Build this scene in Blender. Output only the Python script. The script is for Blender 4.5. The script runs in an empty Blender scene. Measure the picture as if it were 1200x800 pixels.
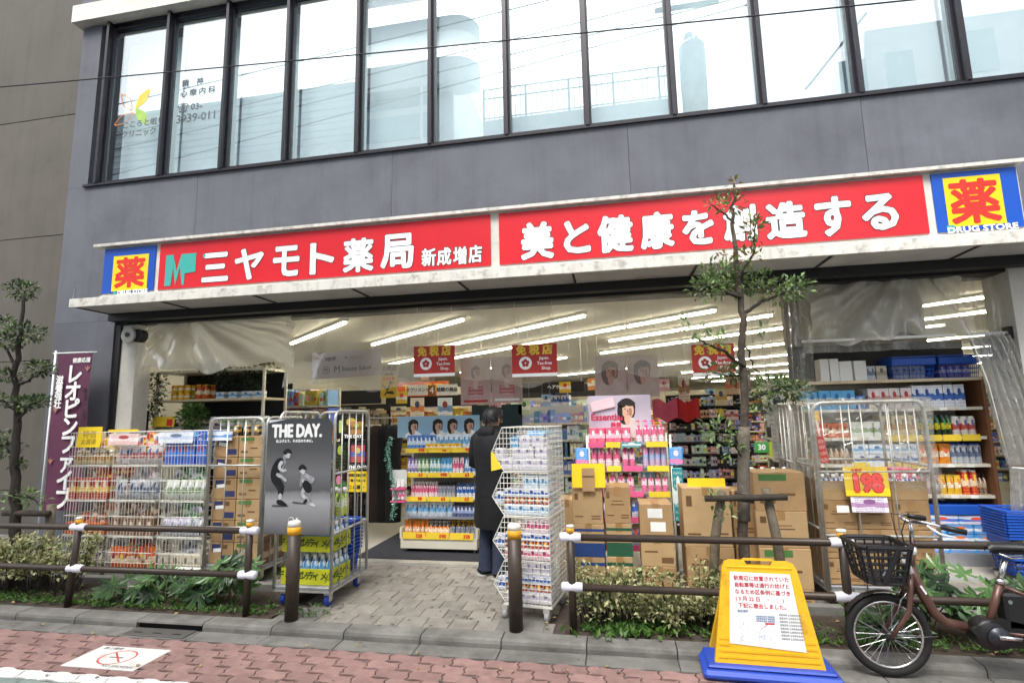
import bpy, math, random
from mathutils import Vector, Matrix
random.seed(7)
SC = bpy.context.scene
COL = SC.collection
RAD = math.radians
# ---------------------------------------------------------------- camera, sky, sun, exposure
CAM = Vector((0, 0, 1.62)); FPX = 625.0; YAW, PITCH, ROLL = RAD(-10.5), RAD(8.0), RAD(-1.19)
_fw = Vector((math.sin(YAW)*math.cos(PITCH), math.cos(YAW)*math.cos(PITCH), math.sin(PITCH)))
_rt0 = Vector((math.cos(YAW), -math.sin(YAW), 0)); _up0 = _rt0.cross(_fw)
_rt = _rt0*math.cos(ROLL) + _up0*math.sin(ROLL); _up = _up0*math.cos(ROLL) - _rt0*math.sin(ROLL)
cam = bpy.data.cameras.new('camera'); cam.sensor_width = 36; cam.lens = 36*FPX/1200
cam.clip_start = 0.05; cam.clip_end = 500
co = bpy.data.objects.new('camera', cam); COL.objects.link(co)
co.matrix_world = Matrix(((_rt.x, _up.x, -_fw.x, CAM.x), (_rt.y, _up.y, -_fw.y, CAM.y), (_rt.z, _up.z, -_fw.z, CAM.z), (0, 0, 0, 1)))
SC.camera = co
world = bpy.data.worlds.new('World'); SC.world = world; world.use_nodes = True
_n = world.node_tree.nodes; _l = world.node_tree.links
_sky = _n.new('ShaderNodeTexSky'); _sky.sky_type = 'NISHITA'; _sky.sun_disc = False
_sky.sun_elevation = RAD(58); _sky.sun_rotation = RAD(195); _sky.dust_density = 4; _sky.air_density = 1.0
_hs = _n.new('ShaderNodeHueSaturation'); _hs.inputs['Saturation'].default_value = 0.28      # thin overcast: a nearly white sky
_l.new(_sky.outputs[0], _hs.inputs['Color']); _l.new(_hs.outputs[0], _n['Background'].inputs['Color'])
_n['Background'].inputs['Strength'].default_value = 0.15
sun = bpy.data.lights.new('sun', 'SUN'); sun.energy = 1.1; sun.angle = RAD(25); sun.color = (1, .96, .9)
so = bpy.data.objects.new('sun', sun); COL.objects.link(so)
_el, _az = RAD(58), RAD(195)
so.rotation_euler = Vector((-math.sin(_az)*math.cos(_el), -math.cos(_az)*math.cos(_el), -math.sin(_el))).to_track_quat('-Z', 'Y').to_euler()
SC.view_settings.view_transform = 'Standard'; SC.view_settings.look = 'None'; SC.view_settings.gamma = 1
SC.view_settings.exposure = 1.36
SC.cycles.max_bounces = 8; SC.cycles.transparent_max_bounces = 40; SC.cycles.use_denoising = True
SC.cycles.sample_clamp_indirect = 6

# ---------------------------------------------------------------- pixel -> direction (distance comes from the plane a thing stands on)
def ray(x, y): return _fw + _rt*((x-600)/FPX) + _up*((400-y)/FPX)
def py(x, y, Y):
    d = ray(x, y); return CAM + d*((Y-CAM.y)/d.y)
def pz(x, y, Z):
    d = ray(x, y); return CAM + d*((Z-CAM.z)/d.z)
def rect(x0, y0, x1, y1, Y):           # X0, X1, Z0, Z1 of a photo rectangle on the plane Y
    ym, xm = (y0+y1)/2, (x0+x1)/2
    return py(x0, ym, Y).x, py(x1, ym, Y).x, py(xm, y1, Y).z, py(xm, y0, Y).z

# ---------------------------------------------------------------- materials
MC = {}
def srgb(c):
    if isinstance(c, str):
        c = c.lstrip('#'); c = [int(c[i:i+2], 16)/255 for i in (0, 2, 4)]
        return tuple((v/12.92 if v <= .04045 else ((v+.055)/1.055)**2.4) for v in c)
    return tuple(c)
def _base(name):
    m = bpy.data.materials.new(name); m.use_nodes = True
    return m, m.node_tree.nodes, m.node_tree.links, m.node_tree.nodes['Principled BSDF']
def M(name, col, rough=.6, metal=0, var=.12, scale=6, bump=0, bscale=60, spec=.5, dirt=None, dscale=2.0, dlo=.5, dhi=.75, rnd=.08, streak=0):
    if name in MC: return MC[name]
    m, n, l, b = _base(name); MC[name] = m
    c = srgb(col)
    b.inputs['Roughness'].default_value = rough; b.inputs['Metallic'].default_value = metal
    b.inputs['Specular IOR Level'].default_value = spec
    tc = n.new('ShaderNodeTexCoord'); oi = n.new('ShaderNodeObjectInfo')
    nz = n.new('ShaderNodeTexNoise'); nz.inputs['Scale'].default_value = scale; nz.inputs['Detail'].default_value = 6
    ad = n.new('ShaderNodeVectorMath'); ad.operation = 'ADD'
    sc = n.new('ShaderNodeVectorMath'); sc.operation = 'SCALE'; sc.inputs['Scale'].default_value = 1.0
    l.new(tc.outputs['Object'], ad.inputs[0])
    cx = n.new('ShaderNodeCombineXYZ')
    mu = n.new('ShaderNodeMath'); mu.operation = 'MULTIPLY'; mu.inputs[1].default_value = 37.0
    l.new(oi.outputs['Random'], mu.inputs[0]); l.new(mu.outputs[0], cx.inputs[0]); l.new(mu.outputs[0], cx.inputs[1])
    l.new(cx.outputs[0], ad.inputs[1]); l.new(ad.outputs[0], nz.inputs['Vector'])
    mr = n.new('ShaderNodeMapRange'); mr.inputs['From Min'].default_value = .3; mr.inputs['From Max'].default_value = .7
    mr.inputs['To Min'].default_value = 1-var; mr.inputs['To Max'].default_value = 1+var
    l.new(nz.outputs['Fac'], mr.inputs['Value'])
    mr2 = n.new('ShaderNodeMapRange'); mr2.inputs['To Min'].default_value = 1-rnd; mr2.inputs['To Max'].default_value = 1+rnd
    l.new(oi.outputs['Random'], mr2.inputs['Value'])
    mm = n.new('ShaderNodeMath'); mm.operation = 'MULTIPLY'; l.new(mr.outputs[0], mm.inputs[0]); l.new(mr2.outputs[0], mm.inputs[1])
    mx = n.new('ShaderNodeVectorMath'); mx.operation = 'SCALE'; mx.inputs[0].default_value = c
    l.new(mm.outputs[0], mx.inputs['Scale'])
    out = mx.outputs[0]
    if dirt:
        dn = n.new('ShaderNodeTexNoise'); dn.inputs['Scale'].default_value = dscale; dn.inputs['Detail'].default_value = 8; dn.inputs['Roughness'].default_value = .65
        l.new(ad.outputs[0], dn.inputs['Vector'])
        dr = n.new('ShaderNodeMapRange'); dr.inputs['From Min'].default_value = dlo; dr.inputs['From Max'].default_value = dhi
        l.new(dn.outputs['Fac'], dr.inputs['Value'])
        dm = n.new('ShaderNodeMix'); dm.data_type = 'RGBA'; l.new(dr.outputs[0], dm.inputs['Factor'])
        l.new(out, dm.inputs['A']); dm.inputs['B'].default_value = (*srgb(dirt), 1); out = dm.outputs['Result']
    if streak:          # rain stains: noise drawn out vertically
        vm = n.new('ShaderNodeMapping'); vm.inputs['Scale'].default_value = (9, 9, .35); l.new(tc.outputs['Object'], vm.inputs['Vector'])
        vn = n.new('ShaderNodeTexNoise'); vn.inputs['Scale'].default_value = 1; vn.inputs['Detail'].default_value = 5; l.new(vm.outputs[0], vn.inputs['Vector'])
        vr = n.new('ShaderNodeMapRange'); vr.inputs['From Min'].default_value = .5; vr.inputs['From Max'].default_value = .78; vr.inputs['To Min'].default_value = 1; vr.inputs['To Max'].default_value = 1-streak; l.new(vn.outputs['Fac'], vr.inputs['Value'])
        vx = n.new('ShaderNodeVectorMath'); vx.operation = 'SCALE'; l.new(out, vx.inputs[0]); l.new(vr.outputs[0], vx.inputs['Scale']); out = vx.outputs[0]
    l.new(out, b.inputs['Base Color'])
    if bump:
        bn = n.new('ShaderNodeTexNoise'); bn.inputs['Scale'].default_value = bscale; bn.inputs['Detail'].default_value = 5
        l.new(tc.outputs['Object'], bn.inputs['Vector'])
        bp = n.new('ShaderNodeBump'); bp.inputs['Strength'].default_value = bump; bp.inputs['Distance'].default_value = .01
        l.new(bn.outputs['Fac'], bp.inputs['Height']); l.new(bp.outputs[0], b.inputs['Normal'])
    return m
def PK(name, c1, c2, c3, lo=.34, hi=.6, rough=.35, text=.56, ts=(26, 26, 46), spot=True):
    """printed packaging: ground colour c1, a band c2, small print and an emblem c3 (follows each pack's own bounds)"""
    if name in MC: return MC[name]
    m, n, l, b = _base(name); MC[name] = m
    b.inputs['Roughness'].default_value = rough
    tc = n.new('ShaderNodeTexCoord'); oi = n.new('ShaderNodeObjectInfo'); sp = n.new('ShaderNodeSeparateXYZ'); l.new(tc.outputs['Generated'], sp.inputs[0])
    def cmp(op, a, v):
        q = n.new('ShaderNodeMath'); q.operation = op; l.new(a, q.inputs[0])
        if isinstance(v, float): q.inputs[1].default_value = v
        else: l.new(v, q.inputs[1])
        return q.outputs[0]
    def mix(f, a, bcol):
        q = n.new('ShaderNodeMix'); q.data_type = 'RGBA'; l.new(f, q.inputs['Factor'])
        if isinstance(a, tuple): q.inputs['A'].default_value = (*a, 1)
        else: l.new(a, q.inputs['A'])
        q.inputs['B'].default_value = (*bcol, 1); return q.outputs['Result']
    C1, C2, C3 = srgb(c1), srgb(c2), srgb(c3)
    wob = n.new('ShaderNodeTexNoise'); wob.inputs['Scale'].default_value = 2.2; l.new(tc.outputs['Generated'], wob.inputs['Vector'])
    wz = n.new('ShaderNodeMath'); wz.operation = 'MULTIPLY_ADD'; l.new(wob.outputs['Fac'], wz.inputs[0]); wz.inputs[1].default_value = .25; l.new(sp.outputs['Z'], wz.inputs[2])
    z = wz.outputs[0]
    band = cmp('MULTIPLY', cmp('GREATER_THAN', z, lo+.125), cmp('LESS_THAN', z, hi+.125))
    col = mix(band, C1, C2)
    mp = n.new('ShaderNodeMapping'); mp.inputs['Scale'].default_value = ts; l.new(tc.outputs['Generated'], mp.inputs['Vector'])
    tn = n.new('ShaderNodeTexNoise'); tn.inputs['Scale'].default_value = 1; tn.inputs['Detail'].default_value = 1; l.new(mp.outputs[0], tn.inputs['Vector'])
    rows = n.new('ShaderNodeTexWave'); rows.bands_direction = 'Z'; rows.inputs['Scale'].default_value = 2.6; l.new(tc.outputs['Generated'], rows.inputs['Vector'])
    t = cmp('MULTIPLY', cmp('GREATER_THAN', tn.outputs['Fac'], text), cmp('GREATER_THAN', rows.outputs['Fac'], .5))
    inx = cmp('MULTIPLY', cmp('GREATER_THAN', sp.outputs['X'], .1), cmp('LESS_THAN', sp.outputs['X'], .9))
    col = mix(cmp('MULTIPLY', t, inx), col, C3)
    if spot:
        d = n.new('ShaderNodeVectorMath'); d.operation = 'DISTANCE'; cb = n.new('ShaderNodeCombineXYZ')
        l.new(sp.outputs['X'], cb.inputs[0]); cb.inputs[1].default_value = 0; l.new(sp.outputs['Z'], cb.inputs[2])
        l.new(cb.outputs[0], d.inputs[0]); d.inputs[1].default_value = (.5, 0, .68)
        col = mix(cmp('LESS_THAN', d.outputs['Value'], .17), col, C3)
    l.new(col, b.inputs['Base Color'])
    return m
def EM(name, col, s):
    if name in MC: return MC[name]
    m, n, l, b = _base(name); MC[name] = m
    b.inputs['Base Color'].default_value = (*srgb(col), 1)
    b.inputs['Emission Color'].default_value = (*srgb(col), 1); b.inputs['Emission Strength'].default_value = s
    return m
def VC(name, rough=.45, scale=40):
    """many tiny goods: colour comes from each piece's own colour attribute, with small print on top"""
    if name in MC: return MC[name]
    m, n, l, b = _base(name); MC[name] = m
    at = n.new('ShaderNodeAttribute'); at.attribute_name = 'Col'
    tc = n.new('ShaderNodeTexCoord'); nz = n.new('ShaderNodeTexNoise'); nz.inputs['Scale'].default_value = scale; nz.inputs['Detail'].default_value = 2
    l.new(tc.outputs['Object'], nz.inputs['Vector'])
    mr = n.new('ShaderNodeMapRange'); mr.inputs['From Min'].default_value = .52; mr.inputs['From Max'].default_value = .6; mr.inputs['To Max'].default_value = .55
    l.new(nz.outputs['Fac'], mr.inputs['Value'])
    hs = n.new('ShaderNodeHueSaturation'); hs.inputs['Hue'].default_value = .62; hs.inputs['Value'].default_value = 1.5; l.new(at.outputs['Color'], hs.inputs['Color'])
    mx = n.new('ShaderNodeMix'); mx.data_type = 'RGBA'; l.new(mr.outputs[0], mx.inputs['Factor']); l.new(at.outputs['Color'], mx.inputs['A']); l.new(hs.outputs[0], mx.inputs['B'])
    l.new(mx.outputs['Result'], b.inputs['Base Color']); b.inputs['Roughness'].default_value = rough
    return m
def VINYL(name, haze=.10, tint=(.93, .93, .88), bump=.35, bscale=3.0):
    if name in MC: return MC[name]
    m, n, l, b = _base(name); MC[name] = m
    tr = n.new('ShaderNodeBsdfTransparent'); tr.inputs[0].default_value = (*tint, 1)
    gl = n.new('ShaderNodeBsdfGlossy'); gl.inputs['Roughness'].default_value = .12; gl.inputs[0].default_value = (1, 1, 1, 1)
    df = n.new('ShaderNodeBsdfTranslucent'); df.inputs[0].default_value = (.8, .79, .72, 1)
    d2 = n.new('ShaderNodeBsdfDiffuse'); d2.inputs[0].default_value = (.8, .79, .72, 1)
    lw = n.new('ShaderNodeLayerWeight'); lw.inputs['Blend'].default_value = .25
    tc = n.new('ShaderNodeTexCoord'); nz = n.new('ShaderNodeTexNoise'); nz.inputs['Scale'].default_value = bscale; nz.inputs['Detail'].default_value = 3; nz.inputs['Distortion'].default_value = 1.6
    l.new(tc.outputs['Object'], nz.inputs['Vector'])
    bp = n.new('ShaderNodeBump'); bp.inputs['Strength'].default_value = bump; bp.inputs['Distance'].default_value = .08; l.new(nz.outputs['Fac'], bp.inputs['Height'])
    for s in (gl, df, d2, lw): l.new(bp.outputs[0], s.inputs['Normal'])
    m0 = n.new('ShaderNodeMixShader'); m0.inputs[0].default_value = .5; l.new(df.outputs[0], m0.inputs[1]); l.new(d2.outputs[0], m0.inputs[2])
    m1 = n.new('ShaderNodeMixShader'); m1.inputs[0].default_value = haze; l.new(tr.outputs[0], m1.inputs[1]); l.new(m0.outputs[0], m1.inputs[2])
    mr = n.new('ShaderNodeMapRange'); mr.inputs['To Min'].default_value = .02; mr.inputs['To Max'].default_value = .6; l.new(lw.outputs['Facing'], mr.inputs['Value'])
    m2 = n.new('ShaderNodeMixShader'); l.new(mr.outputs[0], m2.inputs[0]); l.new(m1.outputs[0], m2.inputs[1]); l.new(gl.outputs[0], m2.inputs[2])
    l.new(m2.outputs[0], n['Material Output'].inputs['Surface'])
    return m
def GLASS(name, refl=.45, tint=(.75, .9, .92)):
    if name in MC: return MC[name]
    m, n, l, b = _base(name); MC[name] = m
    tr = n.new('ShaderNodeBsdfTransparent'); tr.inputs[0].default_value = (*tint, 1)
    gl = n.new('ShaderNodeBsdfGlossy'); gl.inputs['Roughness'].default_value = .0; gl.inputs[0].default_value = (.93, .99, 1, 1)
    mx = n.new('ShaderNodeMixShader'); mx.inputs[0].default_value = refl
    l.new(tr.outputs[0], mx.inputs[1]); l.new(gl.outputs[0], mx.inputs[2]); l.new(mx.outputs[0], n['Material Output'].inputs['Surface'])
    return m

# ---------------------------------------------------------------- mesh builder
class MB:
    def __init__(s): s.v = []; s.f = []; s.mi = []; s.m = 0; s.c = []; s.col = None
    def add(s, vs, fs):
        o = len(s.v); s.v += [tuple(v) for v in vs]
        for f in fs:
            s.f.append(tuple(i+o for i in f)); s.mi.append(s.m); s.c.append(s.col)
    def box(s, x0, x1, y0, y1, z0, z1, rot=None, bottom=True):
        vs = [(x, y, z) for z in (z0, z1) for y in (y0, y1) for x in (x0, x1)]
        if rot:
            c = Vector(((x0+x1)/2, (y0+y1)/2, (z0+z1)/2)); vs = [c + rot @ (Vector(v)-c) for v in vs]
        fs = [(4, 5, 7, 6), (0, 1, 5, 4), (1, 3, 7, 5), (3, 2, 6, 7), (2, 0, 4, 6)]
        if bottom: fs.append((0, 2, 3, 1))
        s.add(vs, fs); return s
    def bbox(s, x0, x1, y0, y1, z0, z1, b=.01):     # box with chamfered edges
        vs = []; fs = []
        X = (x0, x1); Y = (y0, y1); Z = (z0, z1)
        idx = {}
        for i in (0, 1):
            for j in (0, 1):
                for k in (0, 1):
                    sx, sy, sz = (1 if i == 0 else -1), (1 if j == 0 else -1), (1 if k == 0 else -1)
                    for ax, p in enumerate(((X[i], Y[j]+sy*b, Z[k]+sz*b), (X[i]+sx*b, Y[j], Z[k]+sz*b), (X[i]+sx*b, Y[j]+sy*b, Z[k]))):
                        idx[i, j, k, ax] = len(vs); vs.append(p)
        I = lambda i, j, k, a: idx[i, j, k, a]
        fs += [(I(0,0,0,0), I(0,0,1,0), I(0,1,1,0), I(0,1,0,0)), (I(1,0,0,0), I(1,1,0,0), I(1,1,1,0), I(1,0,1,0)),
               (I(0,0,0,1), I(1,0,0,1), I(1,0,1,1), I(0,0,1,1)), (I(0,1,0,1), I(0,1,1,1), I(1,1,1,1), I(1,1,0,1)),
               (I(0,0,0,2), I(0,1,0,2), I(1,1,0,2), I(1,0,0,2)), (I(0,0,1,2), I(1,0,1,2), I(1,1,1,2), I(0,1,1,2))]
        for i in (0, 1):
            for j in (0, 1): fs.append((I(i,j,0,0), I(i,j,1,0), I(i,j,1,1), I(i,j,0,1)))
            for k in (0, 1): fs.append((I(i,0,k,0), I(i,1,k,0), I(i,1,k,2), I(i,0,k,2)))
        for j in (0, 1):
            for k in (0, 1): fs.append((I(0,j,k,1), I(1,j,k,1), I(1,j,k,2), I(0,j,k,2)))
        for i in (0, 1):
            for j in (0, 1):
                for k in (0, 1): fs.append((I(i,j,k,0), I(i,j,k,1), I(i,j,k,2)))
        s.add(vs, fs); return s
    def tube(s, pts, r, n=6, caps=True):
        pts = [Vector(p) for p in pts]; rr = r if isinstance(r, (list, tuple)) else [r]*len(pts)
        vs = []; prev = None
        for i, p in enumerate(pts):
            t = (pts[min(i+1, len(pts)-1)] - pts[max(i-1, 0)])
            if t.length < 1e-9: t = Vector((0, 0, 1))
            t.normalize()
            if prev is None: a = t.orthogonal().normalized()
            else:
                a = prev - t*prev.dot(t)
                a = a.normalized() if a.length > 1e-6 else t.orthogonal().normalized()
            prev = a; b = t.cross(a)
            for k in range(n):
                q = 2*math.pi*(k+.5)/n; vs.append(p + (a*math.cos(q) + b*math.sin(q))*rr[i])
        fs = []
        for i in range(len(pts)-1):
            for k in range(n): fs.append((i*n+k, i*n+(k+1) % n, (i+1)*n+(k+1) % n, (i+1)*n+k))
        if caps: fs.append(tuple(range(n-1, -1, -1))); fs.append(tuple((len(pts)-1)*n+k for k in range(n)))
        s.add(vs, fs); return s
    def ring(s, c, ax, R, r, n=32, m=6):
        c = Vector(c); ax = Vector(ax).normalized(); a = ax.orthogonal().normalized(); b = ax.cross(a)
        vs = []
        for i in range(n):
            q = 2*math.pi*i/n; d = a*math.cos(q)+b*math.sin(q)
            for k in range(m):
                w = 2*math.pi*k/m; vs.append(c + d*(R+r*math.cos(w)) + ax*(r*math.sin(w)))
        fs = [(i*m+k, i*m+(k+1) % m, ((i+1) % n)*m+(k+1) % m, ((i+1) % n)*m+k) for i in range(n) for k in range(m)]
        s.add(vs, fs); return s
    def lathe(s, prof, c=(0, 0, 0), n=12, sx=1, sy=1, ax=None):
        c = Vector(c); vs = []; fs = []
        rot = Vector(ax).to_track_quat('Z', 'Y').to_matrix() if ax else None
        for (r, z) in prof:
            for k in range(n):
                q = 2*math.pi*(k+.5)/n; v = Vector((r*math.cos(q)*sx, r*math.sin(q)*sy, z))
                vs.append(c + (rot @ v if rot else v))
        for i in range(len(prof)-1):
            for k in range(n): fs.append((i*n+k, i*n+(k+1) % n, (i+1)*n+(k+1) % n, (i+1)*n+k))
        if prof[0][0] > 1e-5: fs.append(tuple(range(n-1, -1, -1)))
        if prof[-1][0] > 1e-5: fs.append(tuple((len(prof)-1)*n+k for k in range(n)))
        s.add(vs, fs); return s
    def prism(s, out, y0, y1):            # outline in XZ, extruded along Y
        n = len(out)
        vs = [(x, y0, z) for x, z in out] + [(x, y1, z) for x, z in out]
        fs = [tuple(range(n)), tuple(range(2*n-1, n-1, -1))] + [(i, i+n, (i+1) % n+n, (i+1) % n) for i in range(n)]
        s.add(vs, fs); return s
    def prismz(s, out, z0, z1):           # outline in XY, extruded along Z
        n = len(out)
        vs = [(x, y, z0) for x, y in out] + [(x, y, z1) for x, y in out]
        fs = [tuple(range(n-1, -1, -1)), tuple(range(n, 2*n))] + [(i, (i+1) % n, (i+1) % n+n, i+n) for i in range(n)]
        s.add(vs, fs); return s
    def prismx(s, out, x0, x1):           # outline in YZ, extruded along X
        n = len(out)
        vs = [(x0, y, z) for y, z in out] + [(x1, y, z) for y, z in out]
        fs = [tuple(range(n-1, -1, -1)), tuple(range(n, 2*n))] + [(i, (i+1) % n, (i+1) % n+n, i+n) for i in range(n)]
        s.add(vs, fs); return s
    def grid(s, nu, nv, fn):
        vs = [fn(i/nu, j/nv) for j in range(nv+1) for i in range(nu+1)]
        fs = [(j*(nu+1)+i, j*(nu+1)+i+1, (j+1)*(nu+1)+i+1, (j+1)*(nu+1)+i) for j in range(nv) for i in range(nu)]
        s.add(vs, fs); return s
    def quad(s, *p): s.add(p, [tuple(range(len(p)))]); return s
    def mesh(s, name, mats, smooth=False):
        me = bpy.data.meshes.new(name); me.from_pydata(s.v, [], s.f)
        for m in (mats if isinstance(mats, (list, tuple)) else [mats]): me.materials.append(m)
        me.polygons.foreach_set('material_index', s.mi)
        if smooth: me.polygons.foreach_set('use_smooth', [True]*len(s.f))
        if any(c is not None for c in s.c):
            at = me.color_attributes.new('Col', 'FLOAT_COLOR', 'CORNER'); buf = []
            for p, c in zip(s.f, s.c): buf += list((*(c or (.5, .5, .5)), 1))*len(p)
            at.data.foreach_set('color', buf)
        me.update(); return me
    def build(s, name, mats, parent=None, smooth=False, loc=None, rot=None):
        return ob(name, s.mesh(name, mats, smooth), parent, loc, rot)
def ob(name, me, parent=None, loc=None, rot=None):
    o = bpy.data.objects.new(name, me); COL.objects.link(o)
    if parent: o.parent = parent
    if loc is not None: o.location = loc
    if rot is not None: o.rotation_euler = rot
    return o
def tag(o, label=None, cat=None, group=None, kind=None):
    if label: o['label'] = label
    if cat: o['category'] = cat
    if group: o['group'] = group
    if kind: o['kind'] = kind
    return o
def thing(name, label, cat, loc=(0, 0, 0), rot=None, group=None):
    o = ob(name, None, None, loc, rot); return tag(o, label, cat, group)
def bevel(o, w=.004, seg=2):
    m = o.modifiers.new('bevel', 'BEVEL'); m.width = w; m.segments = seg; m.limit_method = 'ANGLE'; return o
def smooth(o, ang=40):
    o.data.polygons.foreach_set('use_smooth', [True]*len(o.data.polygons))
    a = o.data
    return o
_TX = {}
def text_mesh(s, h, mat, bold=0.0, align='CENTER', ext=0.0, sx=1.0, copies=6, space=1.0, lines=1.0):
    """lettering lying in the XZ plane, facing -Y; h = letter height in metres"""
    k = (s, round(h, 4), mat.name, bold, align, ext, sx, space)
    if k in _TX: return _TX[k]
    c = bpy.data.curves.new('lettering', 'FONT'); c.body = s; c.align_x = align; c.align_y = 'CENTER'; c.size = 1.0; c.resolution_u = 2
    c.space_character = space; c.space_line = lines
    o = bpy.data.objects.new('lettering', c); me = bpy.data.meshes.new_from_object(o)
    bpy.data.objects.remove(o); bpy.data.curves.remove(c)
    V = [v.co.copy() for v in me.vertices]; F = [tuple(p.vertices) for p in me.polygons]; bpy.data.meshes.remove(me)
    mb = MB(); sc = h/0.75
    n = copies if bold else 1
    for i in range(n):
        dx = bold*math.cos(2*math.pi*i/n)*(1 if bold else 0); dz = bold*math.sin(2*math.pi*i/n)
        mb.add([(v.x*sc*sx+dx, -ext-i*.00012, v.y*sc+dz) for v in V], F)
    _TX[k] = mb.mesh('lettering', mat); return _TX[k]
def text(s, h, mat, parent, loc, bold=0.0, name='lettering', rot=None, **k):
    return ob(name, text_mesh(s, h, mat, bold, **k), parent, loc, rot)
def copy_tree(o, parent=None):
    c = o.copy(); COL.objects.link(c)
    if parent is not None: c.parent = parent
    for ch in o.children: copy_tree(ch, c)
    return c
# ================================================================ THE SETTING
G = .06            # pavement level above the road
KY = 3.93          # front of the kerb
FY = 5.75          # facade plane
concrete = M('concrete', '#75736e', .85, var=.22, scale=5, bump=.4, bscale=90, dirt='#484640', dscale=3.5, dlo=.45, dhi=.78)
mortar = M('mortar', '#4a403b', .95, var=.25, scale=20)
pink = M('pink_paver', '#90726c', .85, var=.16, scale=14, bump=.3, bscale=160, dirt='#775b56', dscale=5, dlo=.48, dhi=.8, rnd=.13)
greenp = M('green_paver', '#83908a', .85, var=.16, scale=14, bump=.3, bscale=160, rnd=.13)
whitep = M('white_paver', '#dcdcd8', .7, var=.1, scale=14, bump=.25, bscale=160, dirt='#9a9790', dscale=7, dlo=.55, dhi=.8)
tilem = M('pavement_tile', '#88837a', .8, var=.16, scale=9, bump=.3, bscale=140, dirt='#64605a', dscale=4, dlo=.5, dhi=.8, rnd=.12)
soil = M('soil', '#3f352a', .95, var=.4, scale=18, bump=.9, bscale=40, dirt='#2a241c', dscale=9)
black = M('black', '#0c0c0d', .5); dark = M('dark', '#1b1b1c', .6)
plaster = M('grey_plaster', '#5e6068', .75, var=.08, scale=2.2, bump=.3, bscale=120, dirt='#4f5158', dscale=1.2, dlo=.45, dhi=.75, streak=.16)
offwhite = M('off_white', '#cfccc3', .6, dirt='#a8a49a', dscale=3); white = M('white', '#e6e6e2', .5, var=.04)
steel = M('steel', '#b8b8b4', .35, .8, var=.06); alu = M('aluminium', '#8f9094', .4, .7, var=.06)
darkframe = M('dark_window_frame', '#2c2a30', .35, .3, var=.05)

# --- road of wavy pavers
road = MB().quad((-40, -14, -.012), (40, -14, -.012), (40, 3.76, -.012), (-40, 3.76, -.012)).build('road', mortar); tag(road, kind='structure')
PW, PH = .225, .1125
def wavy(w, h, g=.0042):
    a = .011; out = []
    prof = [(0, 0), (.14, 1), (.36, 1), (.5, 0), (.64, -1), (.86, -1)]     # zigzag of one long side
    b = [(-w/2+t*w, -h/2+a*k) for t, k in prof]
    r = [(w/2+a*k, -h/2+t*h) for t, k in ((0, 0), (.3, 1), (.7, -1))]
    tp = [(w/2-t*w, h/2+a*(-k if 0 else 0)+a*kk) for t, k, kk in [(0, 0, 0), (.14, 0, -1), (.36, 0, -1), (.5, 0, 0), (.64, 0, 1), (.86, 0, 1)]]
    lf = [(-w/2+a*k, h/2-t*h) for t, k in ((0, 0), (.3, -1), (.7, 1))]
    out = b + r + tp + lf
    return [(x*(1-g*2/w), y*(1-g*2/h)) for x, y in out]
def paver_mesh(mat):
    o = wavy(PW, PH); n = len(o); mb = MB()
    vs = [(x, y, -.012) for x, y in o] + [(x, y, -.0025) for x, y in o] + [(x*.965, y*.94, 0) for x, y in o]
    fs = [tuple(range(2*n, 3*n))]
    for k in (0, 1): fs += [(k*n+i, k*n+(i+1) % n, (k+1)*n+(i+1) % n, (k+1)*n+i) for i in range(n)]
    mb.add(vs, fs); return mb.mesh('paver', mat)
pm = {'pink': paver_mesh(pink), 'white': paver_mesh(whitep), 'green': paver_mesh(greenp)}
rest = {k: MB() for k in pm}
def road_kind(y): return 'pink' if y > 3.245 else ('white' if y > 3.13 else 'green')
def inview(p, mx=40):
    d = Vector(p)-CAM; z = d.dot(_fw)
    if z < .2: return False
    return -mx < 600+FPX*d.dot(_rt)/z < 1200+mx and -mx < 400-FPX*d.dot(_up)/z < 800+mx
yy = 3.76-PH/2; r = 0; wv = wavy(PW, PH)
while yy > .6:
    k = road_kind(yy); x = -8 + (r % 2)*PW/2
    while x < 7:
        if inview((x, yy, 0), 12):
            o = ob('paver', pm[k], road, (x, yy, random.uniform(-.0015, .0015)))
            o.rotation_euler = (random.uniform(-.006, .006), random.uniform(-.006, .006), 0)
        elif yy > 2.0 and -6.5 < x < 5: rest[k].add([(x+a, yy+b, 0) for a, b in wv], [tuple(range(len(wv)))])
        x += PW
    yy -= PH; r += 1
for k, mt in (('pink', pink), ('white', whitep), ('green', greenp)):
    if rest[k].f: tag(rest[k].build('road_pavers', mt, road), kind='stuff')
far_road = MB().quad((-40, -14, -.006), (40, -14, -.006), (40, 2.0, -.006), (-40, 2.0, -.006)).build('asphalt', M('asphalt', '#4a4a4a', .9, var=.2, scale=30)); tag(far_road, kind='structure')

# --- gutter apron, kerb stones, drain
gut = MB().box(-40, 40, 3.755, 4.06, -.06, -.016).build('gutter', concrete); tag(gut, kind='structure')
gm = concrete
kx0 = py(560, 745, KY-.1).x; drain0, drain1 = pz(478, 742, 0).x, pz(560, 747, 0).x
drain0, drain1 = pz(160, 735, 0).x, pz(243, 735, 0).x
L = .6; x = drain0-L*8
edges = []
while x < 7: edges.append((x, x+L)); x += L
for a, b in edges:
    cut = (a < drain1 and b > drain0)
    m = MB().bbox(a+.003, b-.003, 3.765, KY-.002, -.012, .004+random.uniform(-.001, .001), .004); ob('gutter_block', m.mesh('gutter_block', gm), gut)
def kprof(h=G): return [(KY, -.012), (KY, h-.028), (KY+.008, h-.008), (KY+.03, h+.001), (KY+.15, h+.003), (KY+.15, -.012)]
kerb = MB().box(-40, 40, KY+.02, KY+.14, -.05, -.012).build('kerb', concrete); tag(kerb, kind='structure')
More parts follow.
